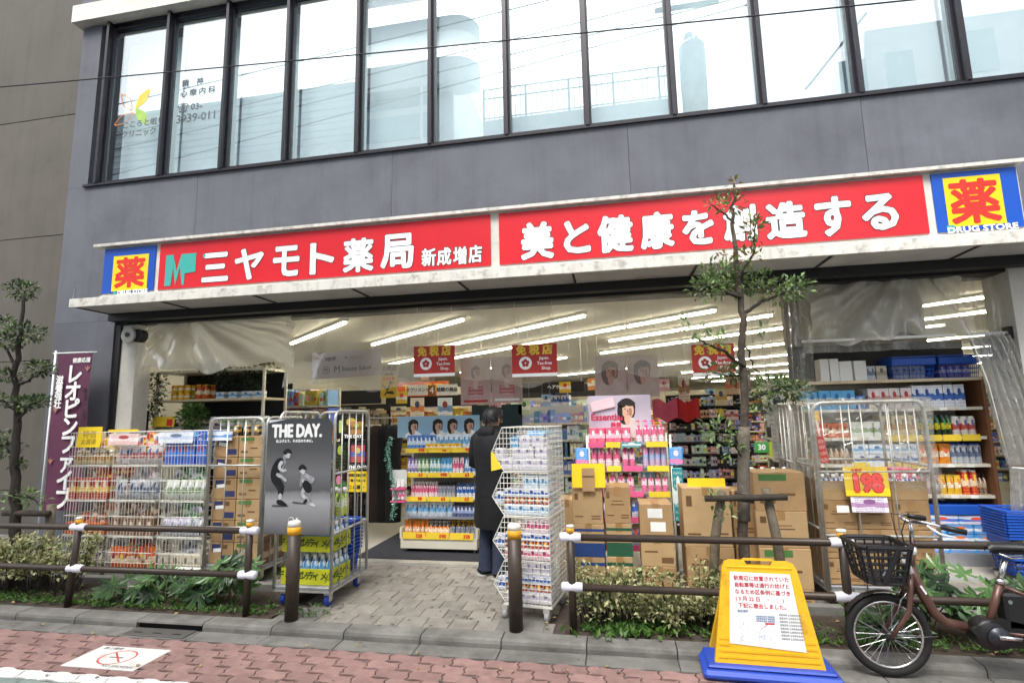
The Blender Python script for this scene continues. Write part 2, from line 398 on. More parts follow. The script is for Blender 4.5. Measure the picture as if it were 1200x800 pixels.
for a, b in edges:
    if a < drain1 and b > drain0:
        a2, b2 = max(a, drain0), min(b, drain1)
        MB().prismx([(KY, G-.018), (KY+.006, G-.006), (KY+.03, G+.001), (KY+.15, G+.003), (KY+.15, G-.018)], a+.004, b-.004).build('kerb_stone', concrete, kerb)
    else: MB().prismx(kprof(), a+.004, b-.004).build('kerb_stone', concrete, kerb)
MB().box(drain0, drain1, KY+.03, KY+.14, -.012, G-.018).build('drain_void', black, kerb)
dg = thing('drain_cover', 'flat grey drain cover in the gutter below the slot in the kerb', 'drain', (0, 0, 0))
MB().bbox(drain0+.02, drain1-.02, 3.775, KY-.012, .004, .012, .003).build('plate', M('iron', '#5d5b57', .6, .3, var=.2), dg)
for i in range(3):
    xx = drain0+.12+i*(drain1-drain0-.24)/2
    MB().box(xx-.035, xx+.035, 3.82, 3.835, .012, .0135).build('slot', black, dg)

# --- pavement: bed soil and tiles
pave = MB().box(-9.5, 8, KY+.151, 5.83, -.05, G-.012).build('pavement', mortar); tag(pave, kind='structure')
BEDY = 4.74
BED = ((-9.4, -2.78), (-.42, 7.9))
for i, (a, b) in enumerate(BED):
    def sf(u, v, a=a, b=b):
        x = a+(b-a)*u; y = KY+.152+(BEDY-KY-.152)*v
        return (x, y, G-.010+.02*math.sin(u*90+v*7)*math.sin(v*3.1)+random.uniform(0, .016)*(1 if .02 < v < .98 else 0))
    o = MB().grid(160, 10, sf).build('planting_bed', soil, None, True); tag(o, kind='structure')
    MB().box(a, b, BEDY, BEDY+.09, -.02, G+.05).build('bed_edging', concrete, o)
tm = MB().bbox(-.098, .098, -.098, .098, -.011, 0, .004).mesh('pavement_tile', tilem)
stuff = MB(); y = KY+.152+.1; r = 0
while y < 5.8:
    x = -9.4 + (r % 2)*.1
    while x < 7.9:
        inbed = y-.1 < BEDY+.08 and any(a-.1 < x < b+.1 for a, b in BED)
        if not inbed:
            vis = inview((x, y, G), 5) and (-2.9 < x < -.3 or x > 1.6)
            if vis: ob('pavement_tile', tm, pave, (x, y, G+random.uniform(-.001, .0015))).rotation_euler = (random.uniform(-.006, .006), random.uniform(-.006, .006), 0)
            else: stuff.box(x-.098, x+.098, y-.098, y+.098, G-.011, G, bottom=False)
        x += .2
    y += .2; r += 1
tag(stuff.build('pavement_tiles', tilem, pave), kind='stuff')
# concrete pads at the bollards
for i, x in enumerate((-2.58, -.775)):
    pd = MB().bbox(x-.16, x+.2, KY+.153, KY+.42, G-.01, G+.006, .004).build('concrete_pad', concrete); tag(pd, kind='structure')

gum = MB()
for _ in range(130):
    gx, gy = random.uniform(-2.7, -.5), random.uniform(4.1, 5.7); gr_ = random.uniform(.006, .02)
    gum.add([(gx+gr_*math.cos(k)*random.uniform(.7, 1.2), gy+gr_*math.sin(k), G+.0032) for k in (0, .9, 1.8, 2.7, 3.6, 4.5, 5.4)], [(0, 1, 2, 3, 4, 5, 6)])
for _ in range(70):
    gx, gy = random.uniform(-4.5, 2.5), random.uniform(3.1, 3.9); gr_ = random.uniform(.005, .016)
    gum.add([(gx+gr_*math.cos(k)*random.uniform(.7, 1.2), gy+gr_*math.sin(k), .0062) for k in (0, .9, 1.8, 2.7, 3.6, 4.5, 5.4)], [(0, 1, 2, 3, 4, 5, 6)])
tag(gum.build('gum_spots', M('gum_spot', '#5c5852', .8)), 'dark trodden gum spots on the paving', 'stains', kind='stuff')
# ================================================================ THE BUILDING
bld = thing('shop_building', 'dark grey plastered shop building with a wide open ground floor front', 'building', (-7.25, FY, 0))
def bw(name, x0, x1, y0, y1, z0, z1, m): return MB().box(x0+7.25, x1+7.25, y0-FY, y1-FY, z0, z1).build(name, m, bld)
OL, OR, OT = -6.30, 3.78, 2.96
WB, WT = 4.87, 7.22
bw('wall', -7.25, OL, FY, FY+.4, 0, OT, plaster)
bw('wall', OR, 6.2, FY+.02, FY+.4, 0, OT, offwhite)
# upper band cut by fine joints into panels
jx = [-7.25, -5.2, -2.5, .3, py(1012, 150, FY).x, 6.2]
for a, b in zip(jx, jx[1:]): bw('wall_panel', a+.002, b-.002, FY, FY+.25, OT+.002, WB-.03, plaster)
bw('wall', -7.25, -6.93, FY, FY+.25, WB-.028, 7.28, plaster)
bw('wall', -7.25, 6.2, FY+.26, FY+.4, OT+.3, WB-.05, plaster)
bw('ledge', -6.98, 6.2, FY-.03, FY+.2, WB-.03, WB, darkframe)
bw('cornice', -7.33, 6.2, FY-.12, FY+.3, 7.3, 7.56, offwhite)
bw('wall', -7.3, 6.2, FY-.02, FY+.3, 7.562, 9.6, plaster)
bw('side_wall', -7.25, -7.0, FY+.4, 30, 0, 9.6, plaster)
bw('roof_slab', -7.0, 12, FY+.41, 30, 9.4, 9.6, concrete)
bw('side_wall', 12, 12.2, FY+.4, 30, 0, 9.6, plaster)
bw('back_wall', -7, 12, 29.8, 30, 0, 9.4, plaster)
bw('upper_floor', -6.98, 12, FY+.42, 29.8, 3.3, 3.5, offwhite)
bw('wall', 6.2, 12, FY, FY+.4, 0, 9.6, plaster)
# upper windows
glass = GLASS('window_glass', .23, (.95, .99, 1.0))
blindm = M('white_blind', '#f2f7f7', .8, var=.03)
mull = [-6.78, -5.79, -4.865, -3.957, -2.967, -2.018, -1.076, -.134, .818, 1.75, 2.695, 3.672, 4.62, 5.57]
for i, (a, b) in enumerate(zip(mull, mull[1:])):
    w = ob('window', MB().box(a+.045, b-.045, FY+.075, FY+.083, WB+.05, WT-.02).mesh('pane', glass), bld, (7.25, -FY, 0))
    fr = MB()
    fr.box(a+.02, a+.044, FY+.03, FY+.1, WB+.002, WT); fr.box(b-.044, b-.02, FY+.03, FY+.1, WB+.002, WT)
    fr.box(a+.0442, b-.0442, FY+.03, FY+.1, WB+.002, WB+.048); fr.box(a+.0442, b-.0442, FY+.03, FY+.1, WT-.018, WT)
    ob('frame', fr.mesh('frame', darkframe), w)
    bl = MB().grid(12, 1, lambda u, v, a=a, b=b: (a+.02+(b-a-.04)*u, FY+.30+.004*math.sin(u*9+a), WB+.03+(WT-WB-(.05 if i > 1 else .1))*v))
    ob('blind', bl.mesh('blind', blindm), w)
for a in mull: bw('mullion', a-.02, a+.02, FY-.045, FY+.12, WB+.002, WT+.06, darkframe)
bw('head_frame', -6.93, 6.2, FY+.03, FY+.2, WT+.062, 7.298, darkframe)
wbx = MB().box(-6.9+7.25, 6.1+7.25, 2.6, 2.7, 3.5, 9.3).build('partition', white, bld)
# clinic lettering on the two left windows
grey_ink = M('grey_ink', '#4f585e', .7); orange = M('orange_ink', '#d9863d', .6); lime = M('lime_ink', '#9fc25a', .6); yellowi = M('yellow_ink', '#efc34a', .6)
clin = thing('window_lettering', 'grey clinic lettering with petal logo on the upper floor glass', 'lettering', (0, FY+.07, 0))
def wt(s, px, pyy, h, m=grey_ink, bold=.0025):
    p = py(px, pyy, FY+.07); return text(s, h, m, clin, (p.x, 0, p.z), bold, align='LEFT', name='text_line')
wt('精　神', 213, 99, .085); wt('心 療 内 科', 211, 111, .085); wt('☎ 03-', 208, 128, .10); wt('3939-011', 206, 141, .125)
wt('こころと眠りの', 143, 148, .085); wt('クリニック', 142, 159, .085)
p = py(155, 125, FY+.07)
for k, (dx, dz, a, m) in enumerate(((-.1, .08, 2.2, orange), (.16, .1, .9, yellowi), (.16, -.16, -.9, lime), (-.12, -.17, 3.6, orange))):
    out = []
    for t in range(17):
        q = t/16*2*math.pi; u, v = .17*math.cos(q), .075*math.sin(q)*(1-.5*abs(math.cos(q)))
        out.append((u*math.cos(a)-v*math.sin(a), u*math.sin(a)+v*math.cos(a)))
    out = out[:-1]
    mb = MB()
    if k in (0, 3):
        n = len(out); mb.add([(x, 0, z) for x, z in out]+[(x*.88, 0, z*.88) for x, z in out], [(i, (i+1) % n, (i+1) % n+n, i+n) for i in range(n)])
    else: mb.quad(*[(x, 0, z) for x, z in out])
    mb.build('petal', m, clin, loc=(p.x+dx, 0, p.z+dz))

# --- canopy
can = thing('canopy', 'grimy white metal canopy with dark ribs under the red shop sign', 'canopy', (-6.25, 5.1, 3.0))
CX0, CX1, CY0 = -6.25, 4.4, 5.1
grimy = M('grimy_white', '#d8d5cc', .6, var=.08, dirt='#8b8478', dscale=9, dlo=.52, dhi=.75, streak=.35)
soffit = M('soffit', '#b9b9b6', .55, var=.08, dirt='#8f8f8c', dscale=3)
MB().box(0, CX1-CX0, 0, .035, 0, .1).build('front_lip', grimy, can)
MB().box(0, CX1-CX0, .0352, .62, .085, .11).build('top_sheet', grimy, can)
n = 9; ws = (CX1-CX0)/n
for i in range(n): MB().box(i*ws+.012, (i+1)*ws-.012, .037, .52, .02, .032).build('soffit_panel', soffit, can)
for i in range(n+1): MB().box(max(0, i*ws-.011), i*ws+.011, .036, .6, .008, .05).build('rib', dark, can)
MB().box(-.02, CX1-CX0, .52, .648, -.075, .082).build('beam', black, can)
MB().prism([(-.05, .0), (0, .1), (0, .25)], .05, .06).build('side_bracket', alu, can)

# --- the shop sign
red = M('sign_red', '#d5202c', .35, var=.03); blue = M('sign_blue', '#1450b4', .35, var=.03); yel = M('sign_yellow', '#f7d617', .35, var=.03)
redink = M('red_ink', '#dc2a1c', .5, var=.02); wink = M('white_ink', '#f4f4f2', .45, var=.02); kink = M('black_ink', '#2a2226', .6, var=.02); teal = M('teal_ink', '#3aa59b', .5, var=.02)
SY = 5.2
sg = thing('shop_sign', 'long red shop sign with white Japanese lettering and blue end squares', 'sign', (-5.92, SY, 3.13))
X0, X1 = -5.92, 3.60
def spx(x): return py(x, 300, SY).x
b0, b1 = -5.92, py(181, 320, SY).x; r0 = py(186, 320, SY).x; r1 = py(575, 285, SY).x; q0 = py(585, 285, SY).x; q1 = py(1086, 245, SY).x; e0 = py(1095, 240, SY).x; e1 = 3.585
lx = lambda x: x+5.92
MB().box(0, lx(X1), .012, .3, .0, .6).build('box', offwhite, sg)
MB().box(lx(X0)-.12, lx(X1)+.03, -.05, .32, .602, .635).build('top_trim', grimy, sg)
MB().box(0, lx(X1), -.02, .0118, -.03, .004).build('bottom_trim', grimy, sg)
for nm, a, b, m in (('blue_panel', b0, b1, blue), ('red_panel', r0, r1, red), ('red_panel', q0, q1, red), ('blue_panel', e0, e1, blue)):
    MB().bbox(lx(a), lx(b), -.004, .0115, .032, .52+.06, .003).build(nm, m, sg)
def ch(s, px0, px1, pya, pyb, mat=wink, bold=.013, edge=None, nm='character'):
    """one character filling a photo box on the sign face"""
    a0, a1, z0, z1 = rect(px0, pya, px1, pyb, SY-.006)
    h = (z1-z0); me = text_mesh(s, 1.0, mat, 0, copies=1)
    xs = [v.co.x for v in me.vertices]; zs = [v.co.z for v in me.vertices]
    cx, cz = (min(xs)+max(xs))/2, (min(zs)+max(zs))/2; kx = (a1-a0-2*bold)/(max(xs)-min(xs)); kz = (h-2*bold)/(max(zs)-min(zs))
    V = [((v.co.x-cx)*kx, (v.co.z-cz)*kz) for v in me.vertices]; F = [tuple(p.vertices) for p in me.polygons]
    mb = MB()
    if edge:
        mb.m = 1
        for i in range(8): mb.add([(x+(bold+.007)*math.cos(i*.785), .0015-i*.0001, z+(bold+.007)*math.sin(i*.785)) for x, z in V], F)
        mb.m = 0
    for i in range(8): mb.add([(x+bold*math.cos(i*.785+.3), -i*.00012, z+bold*math.sin(i*.785+.3)) for x, z in V], F)
    return mb.build(nm, [mat, edge or mat], sg, loc=(lx((a0+a1)/2), -.0078, (z0+z1)/2-3.13))
for s, a, b, t, u in (('三', 237, 268, 296, 330), ('ヤ', 275, 309, 291, 328), ('モ', 320, 351, 288, 324), ('ト', 363, 392, 284, 321), ('薬', 402, 438, 279, 319), ('局', 446, 485, 274, 315)):
    ch(s, a, b, t, u, wink, .014, kink)
for s, a, b, t, u in (('新', 494, 511, 291, 312), ('成', 512, 529, 290, 311), ('増', 531, 547, 289, 310), ('店', 549, 565, 287, 308)):
    ch(s, a, b, t, u, wink, .006, kink)
for s, a, b, t, u in (('美', 610, 649, 260, 304), ('と', 660, 692, 258, 297), ('健', 700, 742, 252, 296), ('康', 750, 790, 248, 292), ('を', 799, 837, 246, 287), ('創', 847, 887, 240, 283), ('造', 897, 945, 236, 280), ('す', 955, 999, 230, 277), ('る', 1009, 1053, 227, 270)):
    ch(s, a, b, t, u, wink, .016, kink)
# teal M logo and dot
a0, a1, z0, z1 = rect(194, 298, 229, 334, SY-.006)
w = (a1-a0)/8; h = z1-z0; o = lx(a0); z = z0-3.13
mbl = MB().prism([(o, z), (o, z+h), (o+1.9*w, z+h), (o+3*w, z+.45*h), (o+4.1*w, z+h), (o+8*w, z+h), (o+8*w, z+.4*h), (o+5.2*w, z+.36*h), (o+5.2*w, z), (o+4.6*w, z), (o+3.9*w, z+.6*h), (o+2.9*w, z), (o+2.1*w, z+.6*h), (o+1.6*w, z)][::-1], -.009, -.0045)
mbl.build('logo', teal, sg)
MB().lathe([(.02, 0), (.02, .003)], (lx(py(240, 300, SY).x), -.006, py(240, 300, SY).z-3.13), 16, ax=(0, -1, 0)).build('logo_dot', teal, sg)
for (pa, pb, pt, pu), (ta, tb, tt, tu), (da, db, dt, du), (ga, gb, gt, gu) in ((((132, 173, 299, 340)), (135, 170, 301, 337), (137, 173, 341, 346), (133, 136, 341, 345)), ((1108, 1176, 206, 264), (1112, 1172, 209, 262), (1123, 1180, 264, 271), (1110, 1119, 264, 272))):
    a0, a1, z0, z1 = rect(pa, pt, pb, pu, SY-.006)
    MB().box(lx(a0), lx(a1), -.0065, -.0042, z0-3.13, z1-3.13).build('yellow_square', yel, sg)
    ch('薬', ta, tb, tt, tu, redink, .013)
    a0, a1, z0, z1 = rect(da, dt, db, du, SY-.006)
    text('DRUG STORE', max(.04, z1-z0), wink, sg, (lx((a0+a1)/2), -.0068, (z0+z1)/2-3.13+(.014 if pa < 500 else 0)), .0035, sx=1.25*(.8 if pa < 500 else 1.0))
    a0, a1, z0, z1 = rect(ga, gt, gb, gu, SY-.006); MB().box(lx(a0), lx(a1), -.0066, -.0043, z0-3.13, z1-3.13).build('logo', teal, sg)

# --- neighbour on the left
nb = thing('neighbour_building', 'brown grey panelled wall of the neighbouring building', 'building', (-13, 6.2, 0))
nbm = M('brown_panel', '#57534c', .8, var=.1, scale=3, bump=.2, dirt='#4b4741', dscale=1.5, streak=.15)
zz = [0, .75, 2.55, 4.4, 6.3, 9.5]
for a, b in zip(zz, zz[1:]): MB().bbox(0, 5.74, 0, .3, a+.004, b-.004, .004).build('wall_panel', nbm, nb)
MB().box(0, 5.74, .05, .4, 0, 9.5).build('wall_core', dark, nb)
MB().box(-2, 5.74, -.35, .0, -.02, .16).build('step', concrete, nb)

# ================================================================ SHOP INTERIOR
flr = MB().quad((-7, 5.83, G+.015), (12, 5.83, G+.015), (12, 29.8, G+.015), (-7, 29.8, G+.015)).build('shop_floor', M('vinyl_floor', '#b5b0a4', .3, var=.06, scale=1)); tag(flr, kind='structure')
sill = MB().box(OL, OR, 5.72, 5.83, -.02, G+.02).build('door_sill', M('sill_metal', '#c9c7c0', .35, .5)); tag(sill, kind='structure')
ceilm = M('ceiling_cream', '#dcd8c8', .85, var=.03)
cei = MB().quad((-7, FY+.42, 2.99), (-7, 29.8, 2.99), (12, 29.8, 2.99), (12, FY+.42, 2.99)).build('shop_ceiling', ceilm); tag(cei, kind='structure')
for nm, q in (('shop_wall_left', ((-6.99, 5.83, 0), (-6.99, 29.8, 0), (-6.99, 29.8, 3), (-6.99, 5.83, 3))), ('shop_wall_right', ((11.98, 29.8, 0), (11.98, 5.83, 0), (11.98, 5.83, 3), (11.98, 29.8, 3))), ('shop_wall_back', ((-7, 29.7, 0), (12, 29.7, 0), (12, 29.7, 3), (-7, 29.7, 3)))):
    tag(MB().quad(*q).build(nm, ceilm), kind='structure')
bw('header', OL-.1, OR+.1, FY+.05, FY+.4, OT-.055, OT+.295, black)
# rolling shutter guide and white column at the left, column at the right
cl = thing('shop_column', 'tall white painted column at the banner end of the opening', 'column', (-6.12, 5.92, 0))
MB().bbox(-.13, .13, -.12, .12, .0, 2.9, .008).build('shaft', offwhite, cl); MB().box(-.15, .15, -.14, .14, 0, .1).build('base', M('skirting', '#6a6660'), cl)
sh = thing('shutter_guide', 'dark shutter guide with round housing beside the white column', 'shutter', (-6.24, 5.80, 0))
MB().box(-.05, .02, -.03, .05, 0, 2.9).build('rail', dark, sh); MB().lathe([(.1, 0), (.1, .07)], (.16, -.06, 2.76), 20, ax=(0, 1, 0)).build('housing', offwhite, sh)
MB().lathe([(.03, 0), (.03, .01)], (.16, -.071, 2.76), 12, ax=(0, 1, 0)).build('bolt', black, sh)
MB().lathe([(.085, 0), (.085, .09)], (.27, -.03, 2.75), 20, ax=(0, 1, 0)).build('drum', dark, sh)
# ceiling lights: continuous rows, running obliquely through the shop
tube = EM('tube_light', '#fff8e6', 11)
ld = Vector((-.757, .653, 0)); LZ = 2.93
def lamp(p, q, i):
    p, q = Vector(p), Vector(q); d = q-p; L = d.length
    t = thing('ceiling_light', 'slim white tube light in an oblique row on the shop ceiling', 'light', (p+q)/2, (0, 0, math.atan2(d.y, d.x)), 'tube lights on the shop ceiling')
    MB().tube([(-L/2, 0, 0), (L/2, 0, 0)], .016, 8).build('tube', tube, t)
    MB().box(-L/2-.02, L/2+.02, -.035, .035, .022, .06).build('housing', white, t)
rows = [((-3.54, 6.64), 0, 2.5), ((-1.95, 6.9), 0, 3.1), ((-.32, 7.1), 0, 3.9), ((1.37, 7.23), 0, 6.9), ((2.22, 7.81), 0, 3.2), ((3.0, 8.87), 0, 4.3), ((4.6, 7.2), 0, .9), ((5.2, 8.4), 0, 1.5), ((5.3, 9.6), 0, 4.4), ((6.8, 11.2), 0, 6), ((8.3, 13.2), 0, 8), ((9.8, 15.6), 0, 9), ((11, 18.4), 0, 9), ((-4.2, 11.2), 0, 2.2), ((-1.0, 12.2), 0, 4.5), ((2.0, 14.5), 0, 5)]
i = 0
for (x, y), s0, s1 in rows:
    s = s0
    while s < s1-.2:
        e = min(s+1.5, s1); a = Vector((x, y, LZ))+ld*s; b = Vector((x, y, LZ))+ld*(e-.06)
        if b.x > -6.8 and a.y < 29.5: lamp(a, b, i); i += 1
        s = e
# ================================================================ STREET FURNITURE
brownm = M('dark_brown_metal', '#41362e', .45, .2, var=.1, dirt='#2d2621', dscale=6); bandy = M('yellow_band', '#e0a21b', .5, var=.06)
wrap = M('white_plastic_wrap', '#dcdce6', .45, var=.05, bump=.5, bscale=35)
def bollard(x, y, label):
    t = thing('bollard', label, 'bollard', (x, y, G), None, 'brown bollards at the entrance')
    MB().lathe([(.052, -.01), (.052, .655)], n=20).build('post', brownm, t, True)
    MB().lathe([(.0535, .656), (.0535, .715)], n=20).build('reflective_band', bandy, t, True)
    MB().lathe([(.052, .716), (.051, .748), (.04, .76), (.0, .762)], n=20).build('cap', M('cap_white', '#d9d6cc'), t, True)
bollard(-2.58, 4.08, 'dark brown bollard with yellow band standing before the black poster'); bollard(-.775, 4.11, 'dark brown bollard with yellow band before the white wire bins')
def rail(x0, x1, y, posts, nm, wraps=True):
    t = thing('guard_rail', nm, 'railing', (x0, y, G), None, 'brown pipe guard rails along the beds')
    H1, H2 = .665, .315
    for p, lean, cap in posts:
        MB().tube([(p-x0+lean, 0, -.02), (p-x0, 0, .70)], .028, 14).build('post', brownm, t, True)
        MB().lathe([(.03, .70), (.03, .735)], (p-x0, 0, 0), 14).build('reflective_band', bandy, t, True)
        MB().lathe([(.031, .7352), (.03, .752), (.0, .757)], (p-x0, 0, 0), 14).build('cap', M('cap_white', '#d9d6cc'), t, True)
        for h in (H1, H2):
            MB().tube([(p-x0-.078, 0, h), (p-x0-.066, 0, h), (p-x0, 0, h+.002), (p-x0+.066, 0, h), (p-x0+.078, 0, h)], [.029, .034, .036, .034, .029], 10).build('wrapped_joint', wrap, t, True)
    for h in (H1, H2): MB().tube([(0 if x0 > -5 else 0, 0, h), (x1-x0, 0, h)], .0255, 14).build('rail', brownm, t, True)
rail(-6.6, -3.0, 4.13, [(-4.72, -.05, 1), (-3.02, .0, 1)], 'brown pipe guard rail with white wrapped joints before the wire baskets')
rail(-.36, 4.6, 4.13, [(-.355, .0, 1), (1.49, .0, 1), (3.6, 0, 1)], 'brown pipe guard rail with white wrapped joints behind the bicycle')

# --- leaves
def leaf_mat(name, c1, c2, rough=.45, scale=9):
    if name in MC: return MC[name]
    m, n, l, b = _base(name); MC[name] = m
    tc = n.new('ShaderNodeTexCoord'); nz = n.new('ShaderNodeTexNoise'); nz.inputs['Scale'].default_value = scale; nz.inputs['Detail'].default_value = 3
    l.new(tc.outputs['Object'], nz.inputs['Vector'])
    mr = n.new('ShaderNodeMapRange'); mr.inputs['From Min'].default_value = .35; mr.inputs['From Max'].default_value = .65; l.new(nz.outputs['Fac'], mr.inputs['Value'])
    mx = n.new('ShaderNodeMix'); mx.data_type = 'RGBA'; mx.inputs['A'].default_value = (*srgb(c1), 1); mx.inputs['B'].default_value = (*srgb(c2), 1); l.new(mr.outputs[0], mx.inputs['Factor'])
    l.new(mx.outputs['Result'], b.inputs['Base Color']); b.inputs['Roughness'].default_value = rough
    tl = n.new('ShaderNodeBsdfTranslucent'); l.new(mx.outputs['Result'], tl.inputs[0])
    ms = n.new('ShaderNodeMixShader'); ms.inputs[0].default_value = .25; l.new(b.outputs[0], ms.inputs[1]); l.new(tl.outputs[0], ms.inputs[2]); l.new(ms.outputs[0], n['Material Output'].inputs['Surface'])
    return m
lf_dark = leaf_mat('leaf_dark', '#3d5030', '#678048', .35); lf_mid = leaf_mat('leaf_mid', '#527042', '#8aa566', .35); lf_red = leaf_mat('leaf_young', '#7a5a33', '#93793f', .4)
lf_cream = leaf_mat('leaf_cream', '#a0a56f', '#d2cda2', .5, 30); lf_olive = leaf_mat('leaf_olive', '#4f6033', '#7c8450', .5, 30); lf_weed = leaf_mat('leaf_weed', '#3c6124', '#5d8135', .5)
bark = M('bark', '#4a4138', .9, var=.3, scale=14, bump=1.0, bscale=45, dirt='#75695c', dscale=7); barkd = M('bark_dark', '#2f2a25', .9, var=.3, scale=14, bump=1.0, bscale=45)
wrapcloth = M('burlap_wrap', '#6f675c', .95, var=.25, scale=25, bump=.8, bscale=60)
stakew = M('weathered_wood', '#6c6252', .9, var=.3, scale=12, bump=.7, bscale=50, dirt='#3f3930', dscale=6)
def leaf(mb, p, d, L, W, fold=.25):
    d = Vector(d).normalized(); s = d.cross(Vector((random.gauss(0, .4), random.gauss(0, .4), 1)))
    s = s.normalized() if s.length > 1e-4 else d.orthogonal().normalized(); u = s.cross(d)
    p = Vector(p); a = p+d*L*.45
    mb.add([p, a+s*W*.5+u*W*fold, p+d*L-u*L*.12, a-s*W*.5+u*W*fold, a], [(0, 4, 1), (1, 4, 2), (0, 3, 4), (3, 2, 4)])
def clump(mb, c, rx, rz, n, L, W, mats=(0,), up=.35):
    c = Vector(c)
    for _ in range(int(n*1.0)):
        q = Vector((random.gauss(0, 1), random.gauss(0, 1), random.gauss(0, 1))); q.normalize(); rr = random.random()**.45
        p = c+Vector((q.x*rx*rr, q.y*rx*rr, q.z*rz*rr)); mb.m = random.choice(mats)
        k = random.uniform(.7, 1.25)
        leaf(mb, p, q+Vector((random.gauss(0, .5), random.gauss(0, .5), up+random.gauss(0, .4))), L*k, W*k)
def wob(pts, r0, r1, n=5, j=.012):
    pts = [Vector(p) for p in pts]; out = []; rr = []
    N = (len(pts)-1)*n
    for i in range(N+1):
        s = i/n; k = min(int(s), len(pts)-2); t = s-k
        out.append(pts[k].lerp(pts[k+1], t)+Vector((random.gauss(0, j), random.gauss(0, j), 0))*(0 if i in (0, N) else 1)); rr.append(r0+(r1-r0)*i/N)
    return out, rr
def tube_w(mb, pts, r0, r1, n=7, j=.008): a, b = wob(pts, r0, r1, 5, j); mb.tube(a, b, n); return mb

# --- street tree before the shop
TY = 4.5; T0 = pz(872, 722, G)
tx = py(872, 690, TY).x
tr = thing('street_tree', 'slender street tree staked in the bed before the shop sign', 'tree', (tx, TY, G))
def tp(x, y, dy=0): p = py(x, y, TY+dy); return (p.x-tx, dy, p.z-G)
trunk = MB(); tube_w(trunk, [(0, 0, -.05), tp(872, 640), tp(871, 560), tp(872, 470), tp(870, 380), tp(866, 340), tp(862, 300), tp(858, 262), tp(860, 215)], .043, .010, 10, .007)
trunk.build('trunk', bark, tr, True)
wr = MB(); tube_w(wr, [tp(872, 610), tp(871, 560), tp(872, 500)], .047, .043, 10, .002); wr.build('burlap_wrap', wrapcloth, tr, True)
for br in (([tp(869, 350), tp(858, 345, -.05), tp(838, 335, -.12)], .022), ([tp(871, 370), tp(888, 355, .05), tp(915, 345, .1), tp(935, 335, .12)], .018), ([tp(872, 430), tp(850, 412, -.1), tp(828, 402, -.18), tp(815, 395, -.2)], .018), ([tp(872, 470), tp(892, 462, .06), tp(925, 452, .1), tp(945, 450, .1)], .018), ([tp(871, 440), tp(850, 440, .1), tp(835, 436, .15)], .012), ([tp(866, 340), tp(872, 315, -.05), tp(884, 295, -.05), tp(887, 260, -.05)], .015), ([tp(860, 262), tp(848, 250, .05), tp(833, 240, .08)], .01), ([tp(871, 540), tp(862, 520, -.08), tp(838, 505, -.15)], .008), ([tp(870, 400), tp(884, 430, .1), tp(892, 442, .12)], .008)):
    b = MB(); tube_w(b, br[0], br[1], .005, 6); b.build('branch', barkd, tr, True)
cr = MB()
for x, y, rx, rz, n, dy, mt in ((845, 322, .17, .1, 120, -.05, (0, 1)), (830, 338, .13, .08, 80, -.12, (0, 1)), (888, 330, .12, .08, 70, .05, (0, 1)), (912, 340, .16, .09, 110, .1, (0, 0, 1)), (930, 338, .12, .08, 70, .12, (0, 1)), (862, 333, .12, .08, 60, .1, (0, 1)),
        (856, 240, .09, .07, 55, 0, (1, 2)), (860, 218, .05, .06, 22, 0, (1, 2)), (836, 238, .07, .03, 24, .08, (2, 2, 1)), (884, 268, .07, .09, 55, -.05, (1, 2)), (878, 300, .08, .06, 45, -.05, (2, 1)), (852, 302, .08, .03, 14, -.05, (2,)),
        (835, 398, .14, .05, 34, -.15, (1,)), (815, 388, .09, .05, 22, -.2, (1,)), (842, 436, .14, .05, 65, .12, (0,)), (862, 440, .12, .05, 50, .1, (0,)), (905, 452, .17, .055, 110, .08, (0, 0, 1)), (930, 458, .13, .06, 90, .1, (0,)), (895, 468, .1, .05, 50, .06, (0,)), (885, 480, .09, .03, 25, .1, (0,)),
        (843, 505, .13, .09, 42, -.14, (1,)), (858, 525, .08, .07, 22, -.08, (1,)), (836, 585, .07, .06, 18, -.1, (1,)), (850, 600, .07, .04, 16, -.1, (1,)), (895, 385, .06, .03, 10, .1, (1,)), (800, 378, .05, .04, 10, -.2, (1,))):
    clump(cr, tp(x, y, dy), rx*1.15, rz*1.25, int(n*1.25), .055, .024, mt)
cr.build('crown', [lf_dark, lf_mid, lf_red], tr)
stk = thing('tree_stake', 'weathered two legged wooden stake lashed to the street tree', 'stake', (tx, TY-.06, G))
def sp(x, y, dy=0): p = py(x, y, TY-.06+dy); return (p.x-tx, dy, p.z-G)
MB().tube([(sp(833, 668)[0]-.02, .0, -.05), sp(838, 630), sp(846, 575)], [.037, .035, .033], 10).build('leg', stakew, stk, True)
MB().tube([(sp(915, 665)[0]+.03, .0, -.05), sp(910, 630), sp(897, 572)], [.037, .035, .033], 10).build('leg', stakew, stk, True)
MB().tube([sp(826, 584, -.06), sp(922, 582, -.06)], [.024, .026], 10).build('crossbar', M('dark_wood', '#3b342b', .9, var=.3, bump=.7), stk, True)
mb = MB()
for i in range(5): mb.ring(sp(872, 578+i*2, -.0), (.2, 0, 1), .066, .007, 16, 5)
mb.build('rope_lashing', M('rope', '#4d443a', .95), stk, True)

